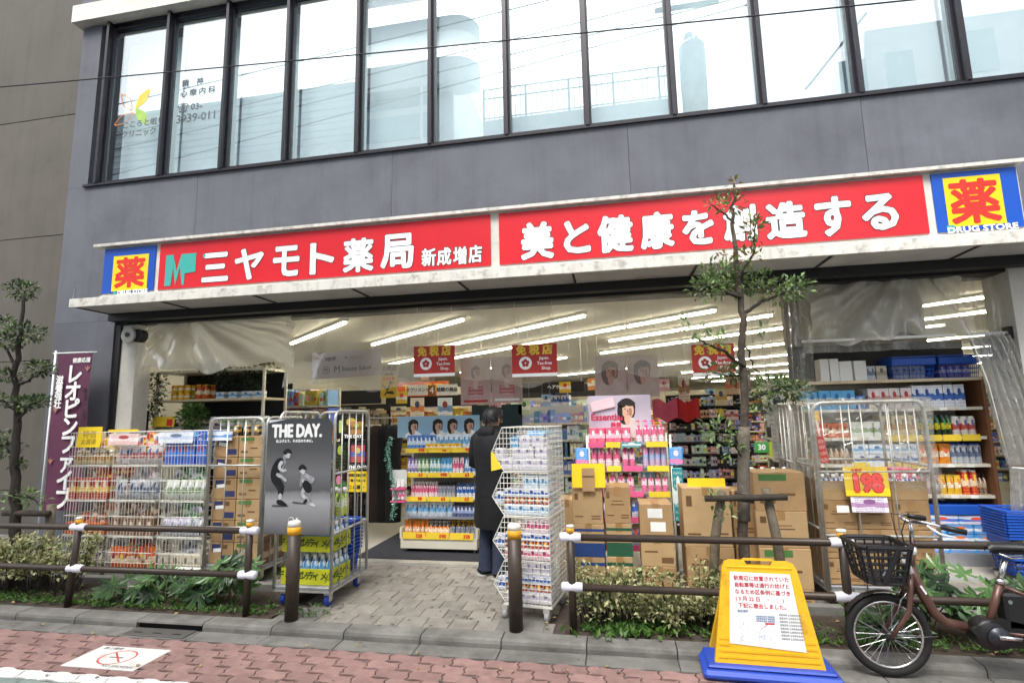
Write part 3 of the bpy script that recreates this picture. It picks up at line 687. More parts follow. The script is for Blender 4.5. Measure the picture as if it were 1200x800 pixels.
# --- left cloud-pruned tree
LX, LY = py(24, 640, 4.55).x, 4.55
t2 = thing('pruned_tree', 'dark cloud pruned tree with ball shaped leaf tufts by the banner', 'tree', (LX, LY, G))
def lp(x, y, dy=0): p = py(x, y, LY+dy); return (p.x-LX, dy, p.z-G)
m = MB(); tube_w(m, [(0, 0, -.05), lp(18, 620), lp(18, 560), lp(20, 500), lp(18, 440), lp(24, 390), lp(27, 345)], .055, .014, 9, .008); m.build('trunk', barkd, t2, True)
for pts in ([lp(20, 500), lp(30, 478), lp(46, 470)], [lp(18, 430), lp(8, 410), lp(0, 400)], [lp(22, 450), lp(36, 445), lp(55, 432)], [lp(19, 540), lp(8, 525), lp(-5, 515)], [lp(18, 480), lp(4, 470), lp(-10, 468)], [lp(20, 580), lp(34, 582), lp(45, 590)]):
    m = MB(); tube_w(m, pts, .018, .006, 6); m.build('branch', barkd, t2, True)
cr = MB()
for x, y, rx, rz, n in ((26, 340, .15, .11, 130), (30, 390, .17, .1, 120), (48, 432, .16, .08, 110), (5, 400, .15, .1, 90), (8, 440, .14, .07, 80), (30, 472, .15, .08, 110), (48, 470, .1, .07, 60), (-8, 470, .15, .09, 80), (8, 525, .14, .08, 80), (22, 545, .08, .06, 45), (-6, 515, .15, .1, 60), (0, 378, .14, .07, 70)):
    clump(cr, lp(x, y, random.uniform(-.08, .08)), rx, rz, int(n*1.8), .05, .024, (0, 0, 1))
for x, y, n in ((25, 580, 40), (40, 586, 35), (10, 590, 20)): cr.m = 2; clump(cr, lp(x, y), .12, .06, n, .06, .028, (2,))
cr.build('crown', [lf_dark, leaf_mat('leaf_blackish', '#1f2a1f', '#34432c', .35), lf_mid], t2)
s2 = thing('tree_stake', 'short weathered wooden stake and bar beside the pruned tree', 'stake', (py(57, 630, 4.6).x, 4.6, G))
MB().tube([(0, 0, -.05), (0, 0, .78)], [.045, .042], 10).build('leg', stakew, s2, True); MB().tube([(-.5, -.06, .70), (.05, -.06, .70)], .03, 10).build('crossbar', M('dark_wood', '#3b342b'), s2, True)

# --- variegated shrubs
def shrub(name, label, x0, x1, y, tops, dens=1.0, base=.05, mats=(0, 0, 1)):
    t = thing(name, label, 'shrub', ((x0+x1)/2, y, G), None, 'variegated shrubs in the beds')
    cx = (x0+x1)/2; mb = MB(); st = MB()
    N = int((x1-x0)/.05)
    for i in range(N):
        u = (i+.5)/N; x = x0+(x1-x0)*u; k = u*(len(tops)-1); a = int(k); h = tops[a]+(tops[min(a+1, len(tops)-1)]-tops[a])*(k-a)
        for j in range(4):
            hh = h*random.uniform(.55, 1.08); yy = random.uniform(-.2, .2); xx = x-cx+random.gauss(0, .05)
            st.tube([(xx*.9, yy*.4, -.02), (xx, yy, hh*.9)], [.006, .003], 4)
            for q in range(int(6*dens)):
                z = hh*(1-.75*random.random()**1.7); clump(mb, (xx+random.gauss(0, .025), yy+random.gauss(0, .02), max(base, z)), .04, .04, 7, .04, .025, mats, .5)
    mb.build('foliage', [lf_cream, lf_olive], t); st.build('stems', barkd, t)
    return t
shrub('variegated_shrub', 'cream and green variegated shrub behind the yellow notice stand', py(676, 700, 4.35).x, py(862, 700, 4.35).x, 4.36, [.40, .35, .38, .28, .38, .26, .38, .40], 1.0)
shrub('variegated_shrub', 'cream and green variegated shrub around the pruned tree', -6.3, py(93, 660, 4.4).x, 4.42, [.45, .5, .48, .52, .42, .5], 1.0, base=.2)
# --- fatsia plants: large hand-shaped leaves, each a part
def palm(W):
    out = [(0, 0)]; lobes = 7
    vs = [(0, 0, 0)]; fs = []
    rim = []
    for i in range(lobes):
        a = RAD(-125+250*i/(lobes-1))+math.pi/2; L = W*(1-.35*abs(i-3)/3)
        for da, rr in ((-.30, .45), (-.21, .74), (0, 1.0), (.21, .74), (.30, .45)):
            rim.append((math.cos(a+da)*L*rr, math.sin(a+da)*L*rr, -.14*L*rr*rr+(.02 if da == 0 else 0)))
    vs += rim
    for i in range(len(rim)-1): fs.append((0, i+1, i+2))
    mb = MB(); mb.add(vs, fs); return mb
leafm = [palm(.15).mesh('leaf', m) for m in (leaf_mat('fatsia', '#2f4a28', '#50713f', .3, 6), leaf_mat('fatsia_light', '#48703a', '#6a9150', .3, 6), leaf_mat('fatsia_dark', '#223422', '#3b5631', .3, 6))]
def fatsia(label, x, y, n, spread, h, lean=0):
    t = thing('fatsia_plant', label, 'plant', (x, y, G), None, 'large leaved plants in the beds')
    for i in range(n):
        a = random.uniform(0, 2*math.pi); r = spread*random.random()**.6; z = h*random.uniform(.35, 1)
        p = (r*math.cos(a), max(-.19, r*math.sin(a)*.5), z)
        o = ob('leaf', random.choice(leafm), t, p); o.scale = [random.uniform(.75, 1.25)]*3
        o.rotation_mode = 'ZYX'; o.rotation_euler = (RAD(random.uniform(15, 60)), RAD(random.uniform(-25, 25)), a-math.pi/2+random.gauss(0, .4))
        if i % 3 == 0: MB().tube([(0, 0, -.02), (p[0]*.5, p[1]*.5, z*.6), p], .005, 5).build('stem', M('green_stem', '#5d6a38'), t, True)
fatsia('large leaved dark green plant near the pruned tree, lowest of the bed', py(150, 700, 4.3).x, 4.34, 11, .28, .17)
fatsia('large leaved green plant before the wire basket of blue packs', py(228, 690, 4.3).x, 4.36, 12, .2, .2)
fatsia('large leaved green plant before the wire baskets of tins', py(190, 700, 4.3).x, 4.33, 15, .26, .22)
fatsia('tallest large leaved plant beside the rail end post', py(268, 690, 4.3).x, 4.33, 18, .18, .36)
fatsia('large leaved plant seen through the bicycle wheel', py(1040, 745, 4.3).x, 4.33, 14, .2, .22)
fatsia('large leaved plant behind the bicycle down tube', py(1085, 715, 4.35).x, 4.36, 13, .2, .46)
fatsia('large leaved plant behind the bicycle motor', py(1150, 715, 4.35).x, 4.36, 15, .28, .42)
fatsia('large leaved plant under the bicycle saddle', py(1195, 720, 4.3).x, 4.3, 12, .22, .36)
# --- weeds, fallen leaves
wd = MB()
for a, b, n in ((-6.2, -2.85, 620), (-.3, 2.9, 520), (-2.75, -2.3, 30)):
    for _ in range(n):
        x = random.uniform(a, b); y = KY+.2+abs(random.gauss(0, .14)); z = G+.012
        for q in range(3): leaf(wd, (x, y, z), (random.gauss(0, 1), random.gauss(0, 1), random.uniform(.4, 1.6)), random.uniform(.02, .05), .016)
for _ in range(170):
    p = pz(random.gauss(745, 26), random.gauss(742, 5), G); leaf(wd, (p.x, p.y, G+.01), (random.gauss(0, .6), random.gauss(0, .6), 1), random.uniform(.04, .09), .035)
tag(wd.build('weeds', lf_weed), 'low green weeds along the bed edges', 'weeds', kind='stuff')
dl = MB()
for _ in range(60):
    x = random.uniform(-6, 4); y = random.choice([random.uniform(3.3, 3.95), random.uniform(4.0, 4.7)]); leaf(dl, (x, y, .008 if y < KY else G+.02), (random.gauss(0, 1), random.gauss(0, 1), .1), .04, .025)
tag(dl.build('fallen_leaves', M('dry_leaf', '#a08a5c')), 'dry fallen leaves along the kerb', 'leaves', kind='stuff')

# --- no-smoking plaque in the road
pl = thing('road_plaque', 'white no-smoking plaque set in the pink pavers', 'plaque', (-3.5, 3.43, 0))
MB().bbox(-.29, .29, -.16, .16, -.004, .005, .003).build('plate', M('plaque_white', '#d9d8d3', .6, dirt='#a5a29b', dscale=6), pl)
fl = MB(); fl.ring((0, 0, .0052), (0, 0, 1), .105, .006, 40, 4)
for v in range(len(fl.v)): fl.v[v] = (fl.v[v][0]*1.15, fl.v[v][1], .0052+max(0, (fl.v[v][2]-.0052)*.1))
ra = M('faded_red', '#c0544a', .7); fl.build('prohibition_ring', ra, pl)
MB().box(-.1, .1, -.006, .006, .0055, .0062, Matrix.Rotation(RAD(-40), 3, 'Z')).build('slash', ra, pl)
MB().box(-.06, .05, -.012, .004, .0053, .0058).build('cigarette', M('grey_print', '#77736e'), pl)
gp = M('grey_print', '#77736e')
for s, x, y in (('路上喫煙', -.16, .12), ('NO SMOKING', .13, -.125)):
    text(s, .03, gp, pl, (x, y, .0054), .001, rot=(RAD(-90), 0, 0))

# --- yellow notice stand
nx, ny = py(900, 780, 3.78).x, 3.80
ns = thing('notice_stand', 'yellow plastic notice stand with white poster on a blue base', 'notice stand', (nx, ny, 0.004), (0, 0, RAD(-2)))
yp = M('yellow_plastic', '#ecb51e', .45, var=.06, dirt='#b58a20', dscale=7, dlo=.56, dhi=.72); bp_ = M('blue_plastic', '#2a4bb0', .5, var=.1, dirt='#3a4a80', dscale=6, dlo=.52, dhi=.72)
hw = .395
MB().bbox(-hw, hw, -.16, .2, 0, .055, .02).build('base', bp_, ns)
MB().bbox(-hw+.03, hw-.03, -.12, .16, .0552, .075, .01).build('base_plinth', bp_, ns)
H = .60; TH = RAD(9)
leanm = Matrix.Rotation(-TH, 4, 'X')
def lean(mb): mb.v = [tuple(leanm @ Vector(v)) for v in mb.v]; return mb
def trap(z): return .315-(.315-.215)*z/H
o = [(-trap(0), 0), (trap(0), 0), (trap(.55)+.0, .55), (trap(H)-.01, H-.012), (trap(H)-.04, H), (.085, H), (.07, H-.03), (-.07, H-.03), (-.085, H), (-(trap(H)-.04), H), (-(trap(H)-.01), H-.012), (-trap(.55), .55)]
pn = lean(MB().prism(o, -.022, .022)).build('panel', yp, ns, loc=(0, -.05, .07))
lean(MB().prism([(-.10, H-.001), (.10, H-.001), (.08, H+.012), (-.08, H+.012)], -.02, .02)).build('handle', yp, ns, loc=(0, -.05, .07))
bk = MB().prism([(-trap(0), 0), (trap(0), 0), (trap(H)-.02, H-.02), (-trap(H)+.02, H-.02)], -.02, .02); bk.v = [tuple(Matrix.Rotation(RAD(14), 4, 'X') @ Vector(v)) for v in bk.v]
bk.build('back_panel', yp, ns, loc=(0, .17, .07))
for i in range(4):
    z = .03+i*.035
    for s in ((-1, 1) if i >= 2 else (0,)):
        x0, x1 = ((-trap(z)+.02, trap(z)-.02) if s == 0 else ((-trap(z)+.015, -trap(z)+.085) if s < 0 else (trap(z)-.085, trap(z)-.015)))
        lean(MB().box(x0, x1, -.026, -.0222, z, z+.012)).build('rib', M('yellow_rib', '#e2a714', .4), ns, loc=(0, -.05, .07))
pt = [(-trap(.13)+.075, .115), (trap(.1)-.08, .09), (trap(.52)-.05, .525), (-trap(.52)+.05, .53)]
lean(MB().prism(pt, -.0265, -.0225)).build('poster', M('poster_white', '#eef0f0', .3, var=.02), ns, loc=(0, -.05, .07))
rd = M('print_red', '#c23a4c', .6); bl2 = M('print_blue', '#7d8fb4', .6); gy = M('print_grey', '#8c8c90', .6)
def nt(s, x, z, h, m, **k):
    c = text_mesh(s, h, m, .0012, align='LEFT', copies=3, **k); o = ob('text_line', c, ns); o.rotation_euler = (-TH, 0, 0)
    v = leanm @ Vector((x, -.0272, z)); o.location = (v.x, v.y-.05, v.z+.07)
for i, s in enumerate(('駅周辺に放置されていた', '自転車等は通行の妨げと', 'なるため区条例に基づき', '( 3 月 22 日　・　： )', '下記に撤去しました。')): nt(s, -.16+(.012 if i == 4 else 0), .492-i*.04, .0225, rd)
nt('撤去場所', -.155, .30, .012, bl2)
for i in range(3): nt('自転車移送所 保管期間', -.05, .275-i*.013, .008, bl2)
for i in range(8): nt('返還日時 土日祝日を除く', .085, .29-i*.019, .009, gy)
mp_ = MB()
for i in range(26):
    x, z = random.uniform(-.16, .04), random.uniform(.13, .235); a = random.uniform(0, 3.1); l_ = random.uniform(.008, .03)
    mp_.box(x-l_, x+l_, -.0274, -.0268, z-.0007, z+.0007, Matrix.Rotation(a, 3, 'Y'))
lean(mp_).build('map_print', bl2, ns, loc=(0, -.05, .07)); 
lean(MB().box(.0, .055, -.0276, -.027, .232, .242)).build('map_marker', rd, ns, loc=(0, -.05, .07)); lean(MB().box(-.03, .02, -.0276, -.027, .218, .2205, Matrix.Rotation(RAD(-35), 3, 'Y'))).build('map_line', rd, ns, loc=(0, -.05, .07))

# --- bicycle
BY = 3.86; BX = py(1040, 738, BY).x; BZ = .245
bk = thing('bicycle', 'brown electric bicycle with black front basket parked on the kerb', 'bicycle', (BX, BY, .004))
frm = M('brown_paint', '#5b3f36', .3, .2, var=.05); rub = M('rubber', '#161616', .8, var=.15, scale=30); chrome = M('chrome', '#c9c9c9', .2, 1, var=.02); blk = M('black_plastic', '#141416', .45, var=.1); wpl = M('white_tape', '#e8e8ec', .5)
def bp(x, y, dy=0): p = py(x, y, BY); return Vector((p.x-BX, dy, p.z-.004))
def wheel(cx):
    w = MB().ring((cx, 0, BZ), (0, 1, 0), .218, .024, 40, 8).build('wheel', rub, bk, True)
    MB().ring((cx, 0, BZ), (0, 1, 0), .191, .011, 40, 6).build('rim', chrome, w, True)
    s = MB()
    for i in range(28):
        a = 2*math.pi*i/28; k = (1 if i % 2 else -1); b_ = a+k*.45*(1 if (i//2) % 2 else -1)
        s.tube([(cx+.02*math.cos(b_), k*.025, BZ+.02*math.sin(b_)), (cx+.188*math.cos(a), 0, BZ+.188*math.sin(a))], .0012, 4)
    s.build('spokes', chrome, w); MB().lathe([(.018, -.045), (.03, -.03), (.03, .03), (.018, .045)], (cx, 0, BZ), 14, ax=(0, 1, 0)).build('hub', M('hub_black', '#222222', .4), w, True)
    return w
wheel(0); RX = 1.13; wheel(RX)
hd = bp(1066, 668); ht = bp(1069, 640)
for s in (-1, 1): MB().tube([(0, s*.05, BZ), bp(1052, 725, s*.055), bp(1060, 712, s*.055), bp(1062, 690, s*.045), hd+Vector((0, s*.01, 0))], [.011, .013, .015, .017, .018], 8).build('fork', frm, bk, True)
MB().tube([hd+(hd-ht)*.3, ht], .024, 12).build('head_tube', frm, bk, True)
MB().tube([ht, bp(1068, 622), bp(1066, 612)], [.014, .013, .013], 10).build('stem', chrome, bk, True)
MB().tube([bp(1066, 663), bp(1080, 694), bp(1094, 717), bp(1108, 729), bp(1132, 734)], [.028, .030, .030, .029, .028], 12).build('down_tube', frm, bk, True)
MB().tube([hd+Vector((.02, 0, .03)), bp(1072, 680), bp(1081, 690)], [.02, .02, .015], 8).build('gusset', frm, bk, True)
MB().tube([bp(1172, 682), bp(1164, 712), bp(1158, 738)], .021, 12).build('seat_tube', frm, bk, True)
MB().tube([bp(1177, 656), bp(1171, 684)], .0155, 12).build('seat_post', chrome, bk, True)
MB().lathe([(.024, 0), (.024, .03)], bp(1172, 684), 12).build('seat_clamp', chrome, bk, True)
# saddle
sd = MB(); sx0 = bp(1156, 643)
def sadf(u, v):
    L = .27; w = .025+.075*(u**1.6)*(1 if u < .93 else max(0, (1-u)/.07)**.5); a = (v-.5)*math.pi*1.15
    return (sx0.x+u*L, w*math.sin(a), sx0.z+.005+.02*u+.028*math.cos(a)-(.015 if u < .06 else 0))
sd.grid(14, 10, sadf); sd.box(sx0.x+.03, sx0.x+.24, -.02, .02, sx0.z-.022, sx0.z+.0)
sd.build('saddle', blk, bk, True)
for s in (-1, 1): MB().tube([(sx0.x+.05, s*.02, sx0.z-.02), (sx0.x+.11, s*.025, sx0.z-.045), (sx0.x+.2, s*.025, sx0.z-.04)], .005, 6).build('saddle_rail', chrome, bk, True)
for s in (-1, 1): MB().tube([bp(1160, 736, s*.04), (RX, s*.06, BZ)], .011, 8).build('chain_stay', frm, bk, True)
for s in (-1, 1): MB().tube([bp(1174, 686, s*.02), bp(1200, 696, s*.05), (RX, s*.06, BZ)], .009, 8).build('seat_stay', frm, bk, True)
bt = bp(1184, 708); MB().bbox(bt.x-.055, bt.x+.06, -.05, .05, bt.z-.13, bt.z+.075, .014).build('battery', blk, bk)
MB().lathe([(.012, 0), (.012, .004)], bt+Vector((-.03, -.055, .03)), 12, ax=(0, 1, 0)).build('battery_lock', chrome, bk)
mo = bp(1157, 741)
MB().lathe([(.0, -.052), (.075, -.05), (.088, -.035), (.088, .04), (.07, .05), (0, .052)], mo, 24, ax=(0, 1, 0)).build('motor_cover', blk, bk, True)
MB().prism([(mo.x-.11, mo.z+.03), (mo.x-.03, mo.z-.07), (mo.x+.35, mo.z-.05), (mo.x+.36, mo.z+.03), (mo.x+.05, mo.z+.1)], -.05, -.028).build('chain_guard', blk, bk)
MB().lathe([(.062, 0), (.062, .006)], mo+Vector((.03, -.062, -.01)), 24, ax=(0, 1, 0)).build('chain_ring', M('gunmetal', '#3a3c42', .35, .7), bk, True)
ca = mo+Vector((.02, -.07, .0)); MB().tube([ca, ca+Vector((.15, 0, -.005))], [.013, .010], 8).build('crank', chrome, bk, True)
pd = ca+Vector((.15, -.05, -.005)); MB().bbox(pd.x-.045, pd.x+.045, pd.y-.04, pd.y+.035, pd.z-.012, pd.z+.012, .004).build('pedal', blk, bk)
ks = Vector((RX-.02, -.09, BZ)); MB().tube([ks, ks+Vector((.1, -.05, -.225))], .008, 8).build('kick_stand', chrome, bk, True)
# handlebar with grips, lever, bell
hz = bp(1066, 612).z; hx = bp(1066, 612).x
for s in (-1, 1):
    MB().tube([(hx, 0, hz), (hx-.02, s*.06, hz+.02), (hx+.02, s*.14, hz+.025), (hx+.10, s*.19, hz+.005)], .0115, 10).build('handlebar', chrome, bk, True)
    MB().tube([(hx+.08, s*.18, hz+.01), (hx+.19, s*.215, hz-.012)], .017, 10).build('grip', blk, bk, True)
    MB().tube([(hx+.02, s*.15, hz+.012), (hx+.07, s*.18, hz-.03), (hx+.14, s*.2, hz-.045)], .006, 6).build('brake_lever', wpl, bk, True)
    MB().tube([(hx+.02, s*.15, hz+.02), (hx-.06, s*.09, hz+.04), (hx-.07, s*.04, hz-.05), (hd.x, s*.02, hd.z)], .0035, 5).build('cable', blk, bk, True)
wl = MB().tube([bp(1048, 641, -.09), bp(1058, 640, -.09), bp(1063, 641, -.09)], [.022, .03, .022], 12).build('head_lamp', wpl, bk, True)
MB().tube([bp(1053, 650, -.07), bp(1062, 668, -.05)], [.018, .016], 8).build('basket_stay', wpl, bk, True)
# basket: rim, ribs, floor
ba = MB(); r0, r1 = bp(996, 634), bp(1054, 640); b0, b1 = bp(1008, 676), bp(1050, 678)
W0, W1 = .16, .125
def lvl(t):
    z = r0.z+(b0.z-r0.z)*t; xa = r0.x+(b0.x-r0.x)*t; xb = r1.x+.01+(b1.x-r1.x)*t; w = W0+(W1-W0)*t
    c = .03; return [(xa+c, -w, z), (xb-c, -w, z), (xb, -w+c, z), (xb, w-c, z), (xb-c, w, z), (xa+c, w, z), (xa, w-c, z), (xa, -w+c, z)]
for t, rr in ((0, .013), (.06, .008), (.26, .006), (.44, .006), (.62, .006), (.8, .006), (1, .009)):
    q = lvl(t); ba.tube(q+[q[0]], rr, 6)
A, Bq = lvl(0), lvl(1)
for i in range(8):
    for k in range(4 if i % 2 == 0 else 1):
        f = k/(4 if i % 2 == 0 else 1); a = Vector(A[i]).lerp(Vector(A[(i+1) % 8]), f); b_ = Vector(Bq[i]).lerp(Vector(Bq[(i+1) % 8]), f); ba.tube([a, b_], .0055 if k else .009, 5)
ba.tube([Vector(A[0]).lerp(Vector(A[1]), .75)+Vector((0, -.004, 0)), Vector(Bq[0]).lerp(Vector(Bq[1]), .35)+Vector((0, -.004, 0))], .016, 6)
ba.box(b0.x, b1.x, -W1, W1, b0.z-.004, b0.z+.004)
ba.build('basket', blk, bk)
bd = thing('paper_slip', 'white folded paper slip lying in the bicycle basket', 'paper', (BX+bp(1028, 665).x, BY-.09, bp(1028, 668).z-.02), (RAD(15), RAD(25), 0)); MB().box(-.02, .02, -.004, .004, 0, .09).build('sheet', wpl, bd)
fg = MB(); fg.grid(16, 2, lambda u, v: (.255*math.cos(RAD(20+u*130)), (v-.5)*.05, BZ+.255*math.sin(RAD(20+u*130)))); fg.build('front_mudguard', blk, bk, True)
fg = MB(); fg.grid(16, 2, lambda u, v: (RX+.265*math.cos(RAD(0+u*150)), (v-.5)*.055, BZ+.265*math.sin(RAD(0+u*150)))); fg.build('rear_mudguard', blk, bk, True)
for s in (-1, 1): MB().tube([(0, s*.055, BZ), bp(1096, 743, s*.03)], .0028, 5).build('guard_stay', chrome, bk, True)
for s in (-1, 1): MB().tube([bp(1061, 690, s*.035), bp(1053, 700, s*.03), bp(1048, 718, s*.03)], .006, 6).build('brake_arm', chrome, bk, True)
MB().box(RX-.1, RX+.25, -.07, .07, .6, .61).build('rear_rack', chrome, bk)
text('Bell.e', .016, wpl, bk, bp(1080, 690)+Vector((0, -.033, 0)), .001, rot=(0, RAD(57), 0)) if 0 else MB().box(-.028, .028, -.001, .001, -.006, .006, Matrix.Rotation(RAD(60), 3, 'Y')).build('frame_decal', wpl, bk, loc=bp(1079, 689)+Vector((0, -.0305, 0)))
# ================================================================ GOODS
wire = M('white_wire', '#dedcd2', .4, .1, var=.05); zinc = M('zinc_tube', '#c6c5bf', .35, .5, var=.06, dirt='#9a978f', dscale=8)
ivory = M('ivory_steel', '#dcd7c4', .45, var=.04); greysteel = M('grey_steel', '#9a9ca0', .4, .4)
card = M('cardboard', '#a98960', .8, var=.08, scale=7, dirt='#957550', dscale=3); card2 = M('cardboard_pale', '#b5966c', .8, var=.08, scale=7); cardtape = M('parcel_tape', '#a27d50', .35)
cprint = M('carton_print', '#6d4f30', .8); navyp = M('navy_print', '#2d3560', .7); greenpr = M('green_print', '#4f7a3e', .7); sticker = M('white_sticker', '#ecebe6', .6); yelc = M('yellow_card', '#f2cf1d', .55, var=.03)
blueb = M('blue_basket_plastic', '#1f55b8', .4, var=.05); darkb = M('castor_black', '#1d1d1f', .5)
pr_red = M('price_red', '#df3a2a', .5); pr_yel = M('price_yellow', '#f3d23a', .5, var=.03)
_pm = {}
def product(kind, w, h, d, mats):
    k = (kind, round(w, 3), round(h, 3), round(d, 3), tuple(m.name for m in mats))
    if k in _pm: return _pm[k]
    mb = MB(); a = mats
    if kind == 'box': mb.bbox(-w/2, w/2, -d/2, d/2, 0, h, min(w, d, h)*.03)
    elif kind == 'bottle':
        r = w/2; mb.lathe([(r*.9, 0), (r, h*.04), (r, h*.6), (r*.85, h*.7), (r*.38, h*.8), (r*.36, h*.84)], n=12, sy=min(1, d/w)); mb.m = 1; mb.lathe([(r*.46, h*.82), (r*.44, h), (0, h*1.002)], n=10)
    elif kind == 'pump':
        r = w/2; mb.lathe([(r*.92, 0), (r, h*.05), (r, h*.58), (r*.8, h*.66), (r*.35, h*.7)], n=12, sy=min(1, d/w)); mb.m = 1; mb.lathe([(r*.42, h*.69), (r*.42, h*.78), (r*.14, h*.79), (r*.14, h*.93)], n=8); mb.bbox(-r*.9, r*.3, -r*.22, r*.22, h*.93, h, r*.08)
    elif kind == 'can':
        r = w/2; mb.lathe([(r*.92, 0), (r, h*.03), (r, h*.86), (r*.8, h*.93)], n=12); mb.m = 1; mb.lathe([(r*.82, h*.9), (r*.8, h), (0, h)], n=12)
    elif kind == 'pouch':
        mb.grid(4, 6, lambda u, v: ((u-.5)*w*(1-.06*math.sin(v*3.14)), -d/2*math.sin(min(1, max(0, u))*math.pi)*math.sin(min(1, v*1.15)*math.pi)**.6 if v < .87 else 0, v*h))
        mb.grid(4, 6, lambda u, v: ((.5-u)*w*(1-.06*math.sin(v*3.14)), d/2*math.sin(u*math.pi)*math.sin(min(1, v*1.15)*math.pi)**.6 if v < .87 else 0, v*h))
    elif kind == 'tube':
        mb.grid(8, 4, lambda u, v: (w/2*math.cos(u*2*math.pi), d/2*math.sin(u*2*math.pi)*max(.08, 1-v*1.0), h*.14+v*h*.86)); mb.m = 1; mb.lathe([(w*.38, 0), (w*.4, h*.14)], n=10)
    elif kind == 'bag':
        mb.grid(10, 6, lambda u, v: (w/2*math.cos(u*6.2832)*(.75+.25*math.sin(v*3.1416)), d/2*math.sin(u*6.2832)*(.6+.4*math.sin(v*3.14)), v*h)); mb.quad((-w*.3, 0, h), (0, -d*.25, h*1.03), (w*.3, 0, h), (0, d*.25, h*1.03))
    me = mb.mesh(kind, list(mats) if len(mats) > 1 else [mats[0], mats[0]], kind in ('bottle', 'pump', 'can', 'tube', 'bag', 'pouch'))
    _pm[k] = me; return me
CAT = {'box': 'box', 'bottle': 'bottle', 'pump': 'pump bottle', 'can': 'can', 'pouch': 'pouch', 'tube': 'tube', 'bag': 'bag'}
NAME = {'box': 'product_box', 'bottle': 'bottle', 'pump': 'pump_bottle', 'can': 'can', 'pouch': 'refill_pouch', 'tube': 'tube', 'bag': 'packet'}
def row(kind, n, x0, x1, y, z, w, h, d, mats, label, group=None, jit=.004, rows=1, dy=None, fill=.96, name=None, cat=None):
    """n look-alike products side by side between x0 and x1"""
    if w is None: w = (x1-x0)/n*fill
    me = product(kind, w, h, d, mats); st = (x1-x0)/n
    for r in range(rows):
        for i in range(n):
            o = ob(name or NAME[kind], me, None, (x0+st*(i+.5)+random.uniform(-jit, jit), y+random.uniform(-jit, jit)+r*(dy or d*1.05), z))
            o.rotation_euler = (0, random.gauss(0, .035) if kind in ('pouch', 'tube') else 0, random.gauss(0, .07)); tag(o, label, cat or CAT[kind], group or label)
def one(kind, x, y, z, w, h, d, mats, label, rot=None, name=None, cat=None):
    o = ob(name or NAME[kind], product(kind, w, h, d, mats), None, (x, y, z), rot); return tag(o, label, cat or CAT[kind])

# packaging prints
K = {}
def P(n, a, b, c, **k): K[n] = PK('print_'+n, a, b, c, **k); return K[n]
P('red_yellow', '#a82a22', '#e0b640', '#f0e2c0'); P('cup_cream', '#d8c79a', '#b8842f', '#5a3a22'); P('orange', '#d6671f', '#e9d9b8', '#8a2a1a'); P('darkmix', '#4a3f3c', '#9a8d84', '#d5cfc5'); P('white_red', '#e2d9d4', '#c24a3e', '#5b6a92')
P('greypink', '#b8a9a6', '#e2dedb', '#8c4d48'); P('greyblue', '#c3c8cf', '#6d7a92', '#3d4660'); P('brown', '#7a5a44', '#c7a98a', '#e5d6c0'); P('blue_red', '#1f6fd0', '#3f8fe6', '#c84a4a'); P('green_white', '#dfe6d6', '#7fa05a', '#e9e4f0'); P('lilac', '#e0dcea', '#a8b48a', '#8a86a8'); P('beige', '#cfc6b4', '#a59a86', '#6f6656')
P('white_print', '#eceaf0', '#dcd6e4', '#8f86a8'); P('white_blue', '#e8ecf2', '#3f6fc0', '#2b4f96'); P('white_lblue', '#e6eef4', '#7db4dd', '#4f86b8'); P('white_pink', '#f0e2e8', '#dd6a90', '#b83a6a'); P('pink_white', '#e27aa0', '#f3dfe6', '#c03f72'); P('hot_pink', '#d8456e', '#f0b8c8', '#f4e8ec')
P('lightblue', '#5aaede', '#d8eaf4', '#2a6aa8'); P('midblue', '#2f74c4', '#cfe2f2', '#f4f4f4'); P('orange_white', '#ee9a1e', '#f4ecd8', '#d85a1a'); P('yellow_white', '#efc52e', '#f3ecd0', '#d8761e'); P('teal', '#2a8f96', '#d4e8e6', '#f0f0ec'); P('purple', '#6a4f9a', '#cfc2e0', '#f0ecf4'); P('green', '#3f8a4a', '#cfe2c4', '#f0f0e4'); P('navy', '#24356a', '#8fa2cc', '#e4e8f0')
P('redpack', '#c8292c', '#f0d9c4', '#f3d23a'); P('silver', '#b9bcc2', '#8a90a0', '#4f5666'); P('black_gold', '#1f1d1f', '#b89a4a', '#e6dfc8'); P('blue_white2', '#c9dcf0', '#3c7ad0', '#e85a4a'); P('skyorange', '#4f9fe0', '#e7f0f6', '#ee7a2a')
lid = M('lid_white', '#eeeeec', .4); lidpink = M('lid_pink', '#df5f8c', .4); lidy = M('lid_yellow', '#eab51f', .4); lidb = M('lid_blue', '#2f62b4', .4); lidk = M('lid_black', '#1c1c1e', .4)

